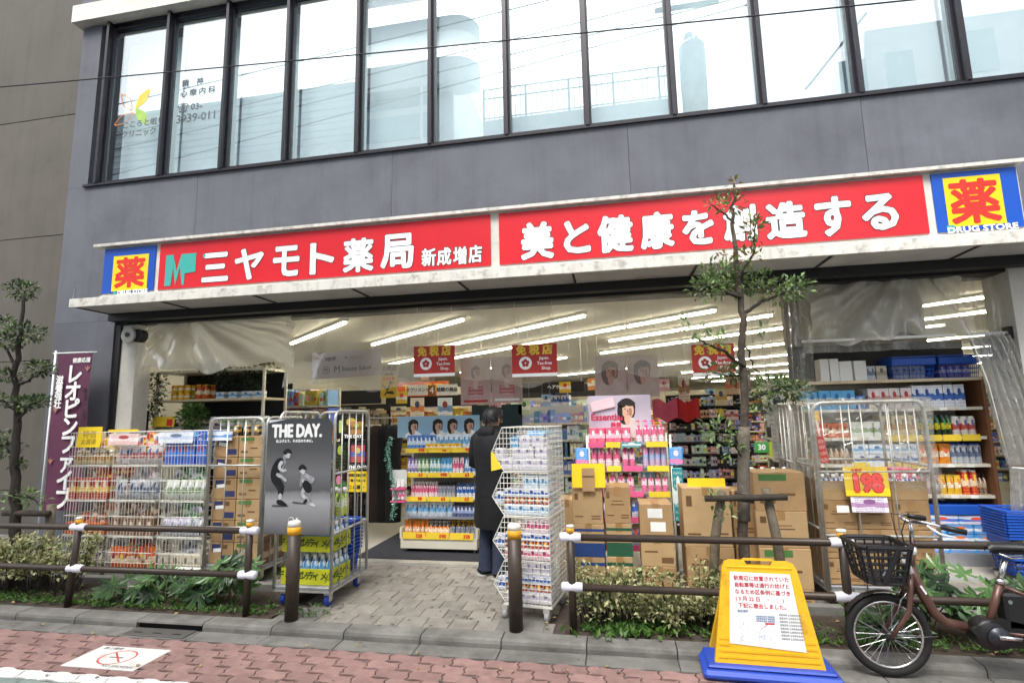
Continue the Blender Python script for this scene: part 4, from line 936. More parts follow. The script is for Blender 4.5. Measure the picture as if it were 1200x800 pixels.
# --- cartons
def carton(x0, x1, y0, z0, z1, label, depth=.3, style='plain', rot=0, group=None, open_=False, m=None, label_sub=None):
    w, h = x1-x0, z1-z0; t = thing('carton', label, 'carton', ((x0+x1)/2, y0+depth/2, z0), (0, 0, rot), group); m = m or random.choice((card, card2))
    if open_:
        b = MB(); th = .006
        for q in ((-w/2, w/2, -depth/2, -depth/2+th), (-w/2, w/2, depth/2-th, depth/2), (-w/2, -w/2+th, -depth/2+th, depth/2-th), (w/2-th, w/2, -depth/2+th, depth/2-th)): b.box(*q, 0, h)
        b.box(-w/2+th, w/2-th, -depth/2+th, depth/2-th, 0, th); b.build('body', m, t)
    else:
        bevel(MB().box(-w/2, w/2, -depth/2, depth/2, 0, h-.001).build('body', m, t), .004, 1)
        MB().box(-.03, .03, -depth/2-.0008, depth/2+.0008, h-.07, h+.0004).build('tape', cardtape, t)
    f = -depth/2-.0012
    def pr(u0, u1, v0, v1, mm, nm='print'): MB().box(-w/2+u0*w, -w/2+u1*w, f, f+.0011, v0*h, v1*h).build(nm, mm, t)
    if style in ('plain', 'lines'):
        for k in range(2): pr(.62, .92, .14+k*.07, .17+k*.07, cprint)
        pr(.08, .2, .68, .86, cprint); pr(.08, .35, .2, .23, cprint)
    if style == 'lines':
        pr(.25, .75, .5, .53, cprint); pr(.3, .7, .6, .62, cprint)
    if style == 'navy': pr(.1, .46, .55, .92, sticker if 0 else navyp); pr(.52, .95, .12, .4, navyp); pr(.5, .75, .7, .9, cprint)
    if style == 'green': pr(.1, .65, .78, .95, greenpr); pr(.1, .4, .2, .3, cprint); pr(.5, .8, .4, .46, cprint)
    if style == 'bluecrate': pr(0.0, 1, 0, .42, M('blue_crate_print', '#22407a', .6)); pr(.0, 1, .78, .86, M('blue_crate_print', '#22407a'))
    if style == 'greencrate': pr(0.0, 1, 0, .42, M('green_crate_print', '#23543a', .6)); pr(.0, 1, .78, .86, M('green_crate_print', '#23543a'))
    if style == 'labels': pr(.25, .7, .55, .85, sticker, 'sticker'); pr(.32, .78, .12, .42, sticker, 'sticker')
    if style == 'barcode':
        pr(.6, .95, .12, .3, cprint); pr(.1, .5, .45, .5, cprint)
    return t
def stick(t, w, h, depth, u, v, s=.07, tilt=.1): MB().box(-s, s, -.0006, .0006, -s*.35, s*.35, Matrix.Rotation(tilt, 3, 'Y')).build('sticker', sticker, t, loc=(-w/2+u*w, -depth/2-.0022, v*h))

# --- left stacks of wire baskets
BKY = 4.93
def wire_basket(w, h, d):
    mb = MB(); r = .0029
    n = 15
    for i in range(n):
        x = -w/2+w*i/(n-1); mb.tube([(x, -d/2, 0), (x, -d/2, h*.98)], r, 4, False)
        if i % 2 == 0: mb.tube([(x, d/2, 0), (x, d/2, h*.9)], r, 4, False); mb.tube([(x, -d/2, 0), (x, d/2, 0)], r, 4, False)
    for i in range(8):
        y = -d/2+d*i/7
        for s in (-1, 1): mb.tube([(s*w/2, y, 0), (s*w/2, y, h*.9)], r, 4, False)
    for z, rr in ((0, .0042), (h*.27, .003), (h*.55, .0042), (h*.97, .0042)):
        mb.tube([(-w/2, -d/2, z), (w/2, -d/2, z), (w/2, d/2, z), (-w/2, d/2, z), (-w/2, -d/2, z)], rr, 5, False)
    return mb.mesh('wire_basket', wire)
cols = []
for a, b in ((74.5, 125), (127, 183), (185, 240)): cols.append((py(a, 590, BKY).x, py(b, 590, BKY).x))
BH = .36; BD = .42
tierkinds = [
 [('bottle', 'cup_cream', 'lid', 5, .15), ('box', 'red_yellow', None, 5, .22), ('box', 'orange', None, 4, .12), ('pouch', 'darkmix', None, 6, .2)],
 [('pouch', 'white_red', None, 5, .2), ('pouch', 'greyblue', None, 4, .2), ('box', 'brown', None, 5, .17), ('pouch', 'orange', None, 4, .24)],
 [('box', 'blue_red', None, 7, .24), ('pouch', 'green_white', None, 6, .2), ('pouch', 'lilac', None, 6, .17), ('box', 'beige', None, 4, .18)]]
tword = [['brown printed instant cup', 'red and yellow snack box', 'orange snack box', 'dark printed pouch'], ['white and red snack pouch', 'grey blue food pouch', 'brown food box', 'bright orange snack pouch'], ['bright blue tea pack', 'green and white vegetable pouch', 'pale lilac food pouch', 'beige food box']]
cword = ['beside the purple banner', 'between the other two wire stacks', 'beside the caged cartons']
bwords = ['top', 'second', 'third', 'lowest']
JK = [[('cup_cream', 'yellow_white'), ('redpack', 'black_gold'), ('orange', 'brown'), ('darkmix', 'silver')], [('white_red', 'redpack'), ('greypink', 'silver'), ('brown', 'greypink'), ('redpack', 'brown')], [('midblue', 'lightblue'), ('green', 'green_white'), ('lilac', 'green'), ('beige', 'silver')]]
def jumble(ci, ti, cx, ww, z):
    for k in range(18):
        pk = JK[ci][ti][k % 2]; kd = ('pouch', 'box', 'bag')[(k+ci+ti) % 3]; w = random.uniform(.09, .15); h = random.uniform(.12, .2)
        o = ob(NAME[kd], product(kd, round(w, 2), round(h, 2), .06, [K[pk]]), None, (cx-ww/2+.06+(ww-.12)*((k*.37+.1) % 1), BKY+.09+.26*((k*.61) % 1), z+.02+.15*((k*.43) % 1)))
        o.rotation_euler = (random.uniform(-.3, .3), random.uniform(-.5, .5), random.uniform(-.6, .6)); tag(o, f'{["dark", "bright"][k % 2] if ci == 0 else ["plain", "printed"][k % 2]} {dict(box="box", pouch="pouch", bag="packet")[kd]} jumbled in the {bwords[ti]} wire basket {cword[ci]}', CAT[kd], f'jumbled goods in the {bwords[ti]} wire basket {cword[ci]}')
bm = None
for ci, (a, b) in enumerate(cols):
    w = b-a-.03; me = wire_basket(w, BH, BD); cx = (a+b)/2
    dk = thing('basket_plinth', 'low grey plinth under the wire basket stack '+cword[ci], 'plinth', (cx, BKY+BD/2, G)); MB().box(-w/2, w/2, -BD/2, BD/2, 0, .045).build('board', concrete, dk); 
    for ti in range(4):
        z = G+.05+(3-ti)*BH*1.002
        o = ob('wire_basket', me, None, (cx, BKY+BD/2, z)); tag(o, f'white wire basket, {bwords[ti]} of the stack {cword[ci]}', 'wire basket', 'stacked white wire baskets')
        kind, pk, lm, n, h = tierkinds[ci][ti]
        mats = [K[pk]] if not lm else [K[pk], lid]
        ww = w-.02
        jumble(ci, ti, cx, ww, z)
        row(kind, n, cx-ww/2, cx+ww/2, BKY+.07, z+.006, None, h, .1, mats, f'{tword[ci][ti]} in the {bwords[ti]} wire basket {cword[ci]}', rows=1, dy=.15, jit=.012, name={'box': 'snack_box', 'pouch': 'snack_pouch'}.get(kind))
        if kind == 'box' and ti in (1, 0): row(kind, n, cx-ww/2, cx+ww/2, BKY+.28, z+.006+h, None, h*.4, .1, mats, f'{tword[ci][ti]} lying on the back row of the {bwords[ti]} wire basket', name='snack_box')
def price_card(x0, y0, x1, y1, Y, label, m=yelc, txt=None, rot=0.0, tm=None, lines=()):
    a, b, z0, z1 = rect(x0, y0, x1, y1, Y); t = thing('price_card', label, 'card', ((a+b)/2, Y, z0), (RAD(-4), 0, rot))
    MB().box(-(b-a)/2, (b-a)/2, -.002, .002, 0, z1-z0).build('sheet', m, t)
    for s, u, v, h, mm, bo, *k in lines: text(s, h*(z1-z0), mm, t, ((u-.5)*(b-a), -.003, v*(z1-z0)), bo, name='text_line', **(k[0] if k else {}))
    return t
gtx = M('pale_brown_ink', '#b59a2a', .6)
price_card(90, 500, 118, 524, BKY-.01, 'yellow card clipped to the wire basket of instant cups', lines=[('特価', .5, .6, .3, gtx, .002), ('お買得', .5, .25, .22, gtx, .002)])
price_card(127, 503, 162, 506, BKY+.2, 'yellow card standing behind the wire basket of snack pouches')
price_card(127, 508, 162, 521, BKY-.012, 'pink printed flyer clipped to the wire basket of snack pouches', PK('print_flyer', '#e6c9c4', '#f0e6e2', '#b04a4a'), rot=.0)
price_card(186, 506, 226, 519, BKY-.012, 'white printed flyer clipped over the wire basket of blue packs', PK('print_flyer2', '#e6e8ec', '#c9d4e4', '#6a7a9a'))
price_card(243, 505, 272, 516, 4.9, 'blue and white flyer on the caged cartons', PK('print_flyer3', '#dfe6ee', '#4a8ad0', '#e8eef4'))
one('box', py(210, 674, 4.8).x, 4.82, G+.055, .3, .07, .24, [K['green_white']], 'flat pale green printed box lying on the kerb under the wire baskets', name='flat_box')

# --- roll cages
def castor(t, x, y, wm, r=.05):
    c = MB().box(x-.025, x+.025, y-.03, y+.03, r*1.75, r*2.6); c.prismx([(y-.012, r*.8), (y+.03, r*.8), (y+.03, r*1.8), (y-.03, r*1.8)], x-.022, x-.018); c.prismx([(y-.012, r*.8), (y+.03, r*.8), (y+.03, r*1.8), (y-.03, r*1.8)], x+.018, x+.022)
    o = c.build('castor', zinc, t); MB().lathe([(r*.55, -.018), (r*.97, -.016), (r, -.008), (r, .008), (r*.97, .016), (r*.55, .018)], (x, y, r+.001), 18, ax=(1, 0, 0)).build('wheel', wm, o, True)
    MB().lathe([(r*.5, -.019), (r*.5, .019)], (x, y, r+.001), 12, ax=(1, 0, 0)).build('hub', zinc, o, True)
def frame(nm, p0, p1, z0, z1, rad, bars, hz, t, mat=zinc, thin=.006, corner=.08):
    """rounded tube frame between two plan points"""
    p0, p1 = Vector((*p0, 0)), Vector((*p1, 0)); d = (p1-p0); L = d.length; d.normalize(); pts = [p0+Vector((0, 0, z0)), p0+Vector((0, 0, z1-corner))]
    for k in range(1, 4): a = k/4*math.pi/2; pts.append(p0+d*corner*(1-math.cos(a))+Vector((0, 0, z1-corner+corner*math.sin(a))))
    pts.append(p0+d*corner+Vector((0, 0, z1))); pts.append(p1-d*corner+Vector((0, 0, z1)))
    for k in range(1, 4): a = k/4*math.pi/2; pts.append(p1-d*corner*(1-math.sin(a))+Vector((0, 0, z1-corner+corner*math.cos(a))))
    pts += [p1+Vector((0, 0, z1-corner)), p1+Vector((0, 0, z0))]
    o = MB().tube(pts, rad, 8).build(nm, mat, t, True)
    for i in range(bars):
        q = p0+d*L*(i+1)/(bars+1); MB().tube([q+Vector((0, 0, z0+.01)), q+Vector((0, 0, z1))], thin, 6).build('bar', mat, o, True)
    for z in hz: MB().tube([p0+Vector((0, 0, z)), p1+Vector((0, 0, z))], rad*.8, 6).build('crossbar', mat, o, True)
    return o
def roll_cage(label, x0, x1, y0, y1, h, wm, front=True, fz=(.6, 1.1), base=True):
    t = thing('roll_cage', label, 'roll cage', ((x0+x1)/2, (y0+y1)/2, G), None, 'wheeled roll cages with goods'); w, d = (x1-x0)/2, (y1-y0)/2
    MB().bbox(-w, w, -d, d, .14, .165, .004).build('platform', greysteel, t)
    for q in ((-w, w, -d, -d+.03), (-w, w, d-.03, d), (-w, -w+.03, -d+.03, d-.03), (w-.03, w, -d+.03, d-.03)): MB().box(*q, .12, .139).build('base_rail', zinc, t)
    for sx in (-1, 1):
        for sy in (-1, 1): castor(t, sx*(w-.06), sy*(d-.07), wm)
    frame('back_frame', (-w, d), (w, d), .14, h, .014, 4, (.6, 1.1), t)
    for s in (-1, 1): frame('side_frame', (s*w, -d), (s*w, d), .14, h, .014, 4, (.6, 1.1), t)
    if front: frame('front_gate', (-w+.01, -d-.03), (w-.01, -d-.03), .14, h, .014, 2, fz, t)
    return t
cblue = M('castor_blue', '#1c3f9c', .5)
a0, a1 = py(243, 590, 4.9).x, py(309, 590, 4.9).x
roll_cage('roll cage of brown cartons between the wire baskets and the black poster', a0, a1, 4.9, 5.55, 1.6, darkb, True, (.53, 1.13))
mid = a0+(a1-a0)*.46; hh = (1.42-.17)/6
for k in range(6):
    z = G+.167+k*hh
    t = carton(a0+.02, mid-.004, 4.94, z, z+hh-.004, 'brown carton with navy print and white sticker in the roll cage', .4, 'navy', group='navy printed cartons in the roll cage', m=card); stick(t, mid-a0-.024, hh, .4, .35, .62, .05, random.uniform(-.2, .2))
    carton(mid+.004, a1-.07, 4.94, z, z+hh-.004, 'brown carton with green print in the roll cage', .4, 'green', group='green printed cartons in the roll cage', m=card2)
    one('box', a1-.04, 5.12, z, .05, hh-.006, .4, [K['brown']], 'narrow dark printed box wedged at the side of the roll cage'); COL.objects[-1]['group'] = 'narrow boxes wedged in the roll cage'
for k in range(3): carton(mid+.0, a1-.04, 4.96, G+1.425+k*.0, G+1.426, '', .3) if 0 else None
row('can', 4, a0+.05, a1-.1, 5.15, G+1.425, .08, .1, .08, [K['black_gold'], lidy], 'yellow lidded can on top of the caged cartons')

# poster cage at the entrance
c0, c1, cy0, cy1 = -2.93, -2.40, 4.36, 5.02
pc = roll_cage('wheeled roll cage carrying the black poster and bottle trays', c0, c1, cy0, cy1, 1.64, cblue, False)
for k in range(2):
    z = G+.168+k*.27
    t = thing('drink_tray', ('lower' if k == 0 else 'upper')+' yellow green tray of water bottles in the poster cage', 'tray', ((c0+c1)/2, 4.58, z), None, 'bottle trays in the poster cage')
    w = (c1-c0)/2-.03; b = MB()
    for q in ((-w, w, -.17, -.164), (-w, w, .164, .17), (-w, -w+.006, -.164, .164), (w-.006, w, -.164, .164)): b.box(*q, 0, .13)
    b.box(-w+.006, w-.006, -.164, .164, 0, .005); b.build('tray', M('lime_tray', '#b9bb1f', .6, var=.05), t)
    for q in (-.13, .13): text('ボディメンテ', .055, M('tray_ink', '#3a4a1a'), t, (q, -.1712, .07), .002)
    for q in (-.08, .08): text('ボディメンテ', .05, M('tray_ink', '#3a4a1a'), t, (w+.0012, q, .07), .002, rot=(0, 0, RAD(90)))
    row('bottle', 6, (c0+c1)/2-w+.01, (c0+c1)/2+w-.01, 4.49, z+.006, .072, .23, .072, [K['white_lblue'], lid], f'pale water bottle in the {"lower" if k==0 else "upper"} yellow green tray', rows=4, dy=.08)
row('bottle', 3, c1-.27, c1-.02, 4.6, G+.168+.54+.0, .075, .24, .075, [PK('print_limebottle', '#cdd86a', '#eef2d8', '#6a8a2a'), lid], 'lime labelled bottle on the upper bottle tray', rows=2)
pb = thing('poster', 'black and white poster reading THE DAY with two ball players', 'poster', (0, cy0-.03, 0))
x0, x1, z0, z1 = rect(312, 490, 388, 626, cy0-.03); VS = .085
pgrey = M('poster_grey', '#63656a', .35, var=.15, scale=1.6); plight = M('poster_floor', '#8d8e92', .35, var=.12, scale=1.6)
Wp, Hp = x1-x0, z1-z0
def pq(u, v): return (x0+u*Wp, z0+v*Hp)
ou = [pq(0, 0), pq(1, .0), pq(1, .95), pq(.95, .995), pq(.05, 1), pq(0, .96)]
def studio_print():
    m, n, l, bs_ = _base('poster_studio_print'); tc = n.new('ShaderNodeTexCoord'); sp_ = n.new('ShaderNodeSeparateXYZ'); l.new(tc.outputs['Generated'], sp_.inputs[0])
    cr_ = n.new('ShaderNodeValToRGB'); e = cr_.color_ramp.elements
    e[0].position = 0; e[0].color = (.07, .07, .075, 1); e[1].position = 1; e[1].color = (.055, .057, .062, 1)
    for p_, c_ in ((.12, .2), (.30, .34), (.37, .22), (.40, .10), (.55, .16), (.75, .085)): q = e.new(p_); q.color = (c_, c_, c_*1.04, 1)
    nz = n.new('ShaderNodeTexNoise'); nz.inputs['Scale'].default_value = 6; l.new(tc.outputs['Generated'], nz.inputs['Vector'])
    ma = n.new('ShaderNodeMath'); ma.operation = 'MULTIPLY_ADD'; ma.inputs[1].default_value = .05; l.new(nz.outputs['Fac'], ma.inputs[0]); l.new(sp_.outputs['Z'], ma.inputs[2]); l.new(ma.outputs[0], cr_.inputs[0]); l.new(cr_.outputs[0], bs_.inputs['Base Color']); bs_.inputs['Roughness'].default_value = .3
    return m
MB().prism(ou, -.004, .004).build('sheet', studio_print(), pb)
MB().prism([pq(.02, .99), pq(.3, .995), pq(.02, .965)], -.0058, -.0042).build('plastic_glare', M('glare', '#cfd3d8', .2), pb)  # pale wedge: a sheen painted across the poster's top corner
u, v = pq(.46, .885); text('THE DAY.', .115, wink, pb, (u, -.006, v), .0075, sx=.72)
u, v = pq(.44, .80); text('仕上げよう、その日のために。', .021, wink, pb, (u, -.006, v), .001, sx=.95)
skin_p = M('print_skin', '#b9b9bb', .5); blk_p = M('print_black', '#141416', .5)
def spline(p, n=4):
    out = []; N = len(p)
    for i in range(N):
        a, b, c, d = (Vector((*p[(i+k-1) % N], 0)) for k in range(4))
        for j in range(n):
            t = j/n; q = .5*((2*b)+(c-a)*t+(2*a-5*b+4*c-d)*t*t+(3*b-a-3*c+d)*t**3); out.append((q.x, q.y))
    return out
def blob(pts, m, nm='figure_print', y=-.006):
    MB().prism(spline([pq(p[0], p[1]+VS) for p in pts]), y-.0006, y).build(nm, m, pb)
# tall player, crouched, and a small player with a ball: plain print figures made of tapered limbs
def zp2(zx, zy):           # a spot read off the enlarged photograph, on the poster's plane
    p = py(280+zx/2.965, 460+zy/2.965, cy0-.03); return p.x, p.z
def limb(pts, rad, m, y):
    P_ = [Vector((*zp2(*p), 0)) for p in pts]; k = 1/2.965*4.62/FPX; L_, R_ = [], []
    for i, p in enumerate(P_):
        t_ = (P_[min(i+1, len(P_)-1)]-P_[max(i-1, 0)]).normalized(); n_ = Vector((-t_.y, t_.x, 0)); L_.append(p+n_*rad[i]*k); R_.append(p-n_*rad[i]*k)
    a0_ = (P_[0]-P_[1]).normalized()*rad[0]*k; a1_ = (P_[-1]-P_[-2]).normalized()*rad[-1]*k
    out = [P_[0]+a0_*.9]+L_+[P_[-1]+a1_*.9]+R_[::-1]
    MB().prism(spline([(q.x, q.y) for q in out], 3), y-.0005, y).build('figure_print', m, pb)
sk1 = M('print_skin_light', '#b4b5b8', .5, var=.35, scale=25); sk2 = M('print_skin_dark', '#85868a', .5, var=.3, scale=25)
limb([(158, 240), (150, 262), (163, 272)], [9, 6, 5], sk2, -.0062); limb([(160, 226), (168, 216)], [8, 8], sk2, -.0062)
limb([(146, 238), (132, 262), (124, 292)], [15, 17, 15], blk_p, -.0066); limb([(124, 288), (138, 306)], [16, 14], blk_p, -.0068)
limb([(134, 304), (150, 328), (146, 356)], [13, 10, 6], blk_p, -.0070); limb([(124, 300), (140, 330), (143, 352)], [12, 8, 6], M('print_dark', '#232427', .5), -.0064)
limb([(145, 354), (144, 366)], [6, 5], sk1, -.0072); limb([(138, 378), (150, 382), (165, 389)], [8, 8, 4], blk_p, -.0074)
limb([(150, 242), (142, 258), (152, 270), (164, 268)], [7, 6, 5, 4], sk1, -.0076); limb([(136, 284), (150, 292), (164, 304)], [6, 5, 4], sk1, -.0076)
limb([(170, 210), (173, 219)], [12, 10], sk1, -.0078); limb([(162, 208), (172, 201), (181, 206)], [8, 8, 6], blk_p, -.0082)
limb([(222, 264), (224, 274)], [11, 9], sk1, -.0078); limb([(214, 263), (222, 256), (232, 262)], [7, 8, 6], blk_p, -.0082)
limb([(228, 288), (236, 312)], [13, 12], sk1, -.0066); limb([(224, 286), (218, 306), (216, 322)], [5, 4, 4], sk2, -.0072); limb([(238, 288), (252, 296), (250, 310)], [6, 5, 4], sk1, -.0072)
limb([(230, 286), (236, 308)], [8, 8], sk2, -.0070); limb([(252, 298), (253, 304)], [12, 12], M('print_ball', '#8f8f92', .5, var=.3, scale=30), -.0076)
limb([(234, 316), (244, 336)], [14, 13], blk_p, -.0074); limb([(230, 332), (222, 352), (240, 372)], [8, 6, 4], sk1, -.0068); limb([(246, 338), (244, 362), (254, 382)], [8, 6, 4], sk2, -.0070); limb([(250, 384), (264, 392)], [5, 4], sk1, -.0076); limb([(236, 372), (228, 380)], [5, 4], blk_p, -.0076)
limb([(120, 392), (170, 393)], [3, 2], M('print_shadow', '#4a4b4f', .5), -.0058); limb([(190, 380), (232, 385)], [3, 2], M('print_shadow', '#4a4b4f', .5), -.0058)
u, v = pq(.42, .115); MB().ring((u, -.006, v), (0, 1, 0), .028, .002, 18, 4).build('round_emblem', wink, pb)
u, v = pq(.45, .05); MB().prism([(u-.03, v-.05), (u+.005, v-.05), (u+.005, v+.03), (u-.03, v+.03)], -.0062, -.0056).build('product_print', M('lime_print', '#a9b85a'), pb); MB().prism([(u+.02, v-.05), (u+.05, v-.05), (u+.05, v+.06), (u+.042, v+.09), (u+.028, v+.09), (u+.02, v+.06)], -.0062, -.0056).build('product_print', wink, pb)
# posters on the cage's back frame
def board(x0, y0, x1, y1, Y, label, m, name='poster', cat='poster', rot=None, lines=(), group=None, th=.003):
    a, b, z0, z1 = rect(x0, y0, x1, y1, Y); t = thing(name, label, cat, ((a+b)/2, Y, z0), rot, group)
    MB().box(-(b-a)/2, (b-a)/2, -th, th, 0, z1-z0).build('sheet', m, t)
    for s, u, v, h, mm, bo, *k in lines: text(s, h*(z1-z0), mm, t, ((u-.5)*(b-a), -th-.0012, v*(z1-z0)), bo, name='text_line', **(k[0] if k else {}))
    t['_w'] = b-a; t['_h'] = z1-z0
    return t
bpm = PK('print_blackposter', '#17171a', '#3a2c24', '#c9b04a', text=.62); bpm2 = PK('print_blackposter2', '#141416', '#5a2430', '#9aa6c8', text=.6); bpm3 = PK('print_blackposter3', '#15161a', '#1f2a24', '#a9c04a', text=.6)
def patch(t, u0, u1, v0, v1, m, nm='print', y=-.0042):
    w, h = t['_w'], t['_h']; MB().box((u0-.5)*w, (u1-.5)*w, y-.001, y, v0*h, v1*h).build(nm, m, t)
BYc = cy1-.04
def oval(t, u, v, ru, rv, m, y, nm='portrait_print', n=18):
    w, h = t['_w'], t['_h']; MB().prism([((u-.5)*w+ru*w*math.cos(-k*2*math.pi/n), v*h+rv*w*math.sin(-k*2*math.pi/n)) for k in range(n)][::-1], y-.0007, y).build(nm, m, t)
def portrait(t, u, v, r, hm, fm, sm):
    w, h = t['_w'], t['_h']; k = r*w
    MB().prism([((u-.5)*w-2.0*k, 0), ((u-.5)*w+2.0*k, 0), ((u-.5)*w+1.7*k, v*h-1.7*k), ((u-.5)*w+.6*k, v*h-1.0*k), ((u-.5)*w-.6*k, v*h-1.0*k), ((u-.5)*w-1.7*k, v*h-1.7*k)], -.0049, -.0042).build('portrait_print', sm, t)
    oval(t, u-.35*r, v-.3*r*w/h, r*.85, r*1.6, hm, -.0050); oval(t, u, v+.35*r*w/h, r*1.08, r*1.05, hm, -.0051); oval(t, u+.6*r, v-.05*r*w/h, r*.42, r*1.0, hm, -.0052)
    oval(t, u, v-1.2*r*w/h, r*.36, r*.7, fm, -.0056); oval(t, u+.1*r, v-.12*r*w/h, r*.76, r*1.02, fm, -.0058)
    sh = M('print_shade', '#9a7460', .5, var=.2, scale=30)
    oval(t, u+.42*r, v-.35*r*w/h, r*.2, r*.5, sh, -.0060); oval(t, u+.1*r, v-.22*r*w/h, r*.09, r*.22, sh, -.0060)
    for q in (-1, 1): oval(t, u+.08*r+q*.32*r, v+.06*r*w/h, r*.15, r*.055, M('print_eye', '#4a3a34'), -.0064, n=8)
    oval(t, u+.08*r, v-.62*r*w/h, r*.2, r*.06, M('print_lip', '#b0605a'), -.0064, n=8)
    oval(t, u-.6*r, v+.62*r*w/h, r*.55, r*.42, hm, -.0066); oval(t, u+.45*r, v+.72*r*w/h, r*.62, r*.34, hm, -.0066); oval(t, u-.74*r, v-.2*r*w/h, r*.2, r*.8, hm, -.0066)
t = board(395, 485, 428, 514, BYc, 'black poster with bottle and figure on the back of the poster cage, upper of three', bpm, lines=[('THE DAY.', .6, .1, .14, wink, .003)]); patch(t, .08, .2, .25, .75, M('print_lime', '#b9d07a')); patch(t, .45, .95, .2, .7, PK('print_figure', '#b97a4a', '#7a4a2c', '#9ac04a'))
t = board(409, 516, 430, 550, BYc, 'black poster with coloured figures reading THE DAY on the poster cage', bpm2, lines=[('THE DAY.', .5, .08, .12, wink, .003)]); patch(t, .1, .9, .25, .85, PK('print_figs', '#b04a56', '#4a62b0', '#d8c46a'))
board(390, 517, 407, 549, BYc, 'black poster of round yellow symbols on the poster cage', bpm3)
board(388, 552, 406, 584, BYc, 'black poster with green bottle and pink dots on the poster cage', PK('print_blackposter4', '#161618', '#3c7a3a', '#d88aa0', text=.6))
board(407, 552, 430, 576, BYc-.01, 'yellow notice with printed boxes hung on the poster cage', yelc, lines=[('期間限定発売', .5, .8, .12, kink, .001), ('ご購入で当たる', .5, .55, .1, kink, .001), ('□ 応募 ・', .5, .22, .16, kink, .001)])
# nested blue baskets behind the trays
def shop_basket(w, d, h, taper=.86):
    mb = MB(); n = 9
    for s in (-1, 1):
        for i in range(n+1):
            u = -1+2*i/n
            mb.tube([(u*w/2*taper, s*d/2*taper, 0), (u*w/2, s*d/2, h)], .004, 4, False); mb.tube([(s*w/2*taper, u*d/2*taper, 0), (s*w/2, u*d/2, h)], .004, 4, False)
    for t_ in (.0, .2, .4, .6):
        k = taper+(1-taper)*t_; a, b = w/2*k, d/2*k; mb.tube([(-a, -b, h*t_), (a, -b, h*t_), (a, b, h*t_), (-a, b, h*t_), (-a, -b, h*t_)], .004, 4, False)
    k = taper+(1-taper)*.72
    for s in (-1, 1):
        mb.box(-w/2-.012, w/2+.012, s*d/2-.004, s*d/2+.018, h*.95, h); mb.box(s*w/2-.004, s*w/2+.018, -d/2+.004, d/2-.004, h*.95, h); mb.box(-w/2, w/2, s*d/2-.006, s*d/2-.001, h*.62, h*.9); mb.box(s*w/2-.006, s*w/2-.001, -d/2, d/2, h*.62, h*.9)
    mb.box(-w/2*taper, w/2*taper, -d/2*taper, d/2*taper, 0, .004)
    return mb
sbm = shop_basket(.42, .3, .22).mesh('shopping_basket', blueb)
def nest_basket(w, d, h):
    mb = shop_basket(w*.9, d*.9, h*.985)
    for q in (-1, 1): mb.box(-w/2, w/2, q*d/2-.012, q*d/2+.012, h*.93, h); mb.box(q*w/2-.012, q*w/2+.012, -d/2+.012, d/2-.012, h*.93, h)
    return mb
sbn = nest_basket(.44, .32, .22).mesh('shopping_basket', blueb)
for k in range(9):
    o = ob('shopping_basket', sbn, None, ((c0+c1)/2+.045, 4.86, G+.17+k*.033)); o.scale = (.85, .8, .9); tag(o, 'blue shopping basket nested in the pile on the poster cage', 'basket', 'blue baskets nested on the poster cage')

# --- sales banner at the far left
NY = 5.52
nb_ = thing('sales_banner', 'purple vertical sales banner with white lettering on a white pole', 'banner', (py(47, 600, NY).x, NY, G))
bx = nb_.location.x
pole0 = py(52, 616, NY); pole1 = py(63, 413, NY)
MB().tube([(0, 0, 0), (.0, 0, 2.5)], .012, 8).build('pole', white, nb_, True)
MB().tube([(-.04, 0, 2.47), (.62, 0, 2.46)], .008, 8).build('crossbar', white, nb_, True)
MB().lathe([(.2, 0), (.2, .06), (.03, .09)], n=16).build('base_weight', M('weight_grey', '#85858a'), nb_, True)
purple = M('purple_cloth', '#5a2c46', .8, var=.12, scale=3)
MB().grid(8, 24, lambda u, v: (.03+.53*u, .012*math.sin(v*9+u*4), .55+1.9*v)).build('cloth', purple, nb_, True)
for i, s in enumerate('レオピンファイブ'): text(s, .20, wink, nb_, (.33+(.0), -.0165, 2.18-i*.215), .009, sx=.95, name='character')
for i, s in enumerate('滋養強壮'): text(s, .085, wink, nb_, (.12, -.0165, 2.12-i*.1), .004, name='character')
for i, s in enumerate('キヨーレオピン'): text(s, .06, kink, nb_, (.51, -.0165, 1.98-i*.075), .003, name='character')
text('健康応援', .05, wink, nb_, (.42, -.0165, 2.36), .002)
lb = M('banner_leaf', '#a0705a', .7)
for x, z in ((.1, 1.72), (.52, 2.22), (.1, 1.1), (.5, 1.2)):
    for a in (-.6, 0, .6): MB().prism([(x, z), (x+.03*math.sin(a-.3), z+.05*math.cos(a-.3)), (x+.08*math.sin(a), z+.08*math.cos(a)), (x+.03*math.sin(a+.3), z+.05*math.cos(a+.3))], -.0175, -.0165).build('leaf_emblem', lb, nb_)

# --- display rack in the doorway
RY = 6.16
dx0, dx1 = -2.52, -1.60
dr = thing('display_rack', 'ivory display rack of cosmetics in the doorway beside the entrance mat', 'rack', ((dx0+dx1)/2, RY+.2, G+.015)); w = (dx1-dx0)/2
z_ = lambda y: py(512, y, RY).z
MB().box(-w, w, -.2, .2, .05, .16).build('base', ivory, dr); 
for s in (-1, 1): MB().box(s*w-.015, s*w+.015, .17, .2, .05, 1.5).build('upright', ivory, dr); MB().box(s*w-.012, s*w+.012, -.2, .17, .161, .28).build('side_guard', ivory, dr)
MB().box(-w+.016, w-.016, .18, .19, .161, 1.5).build('back_panel', M('rack_back', '#8d8a86'), dr)
for sx in (-1, 1):
    for sy in (-1, 1): MB().lathe([(.012, 0), (.012, .05)], (sx*(w-.04), sy*.15, 0), 8).build('foot', greysteel, dr)
zs = [G+.015+.162] + [z_(606), z_(584), z_(556), z_(527)]
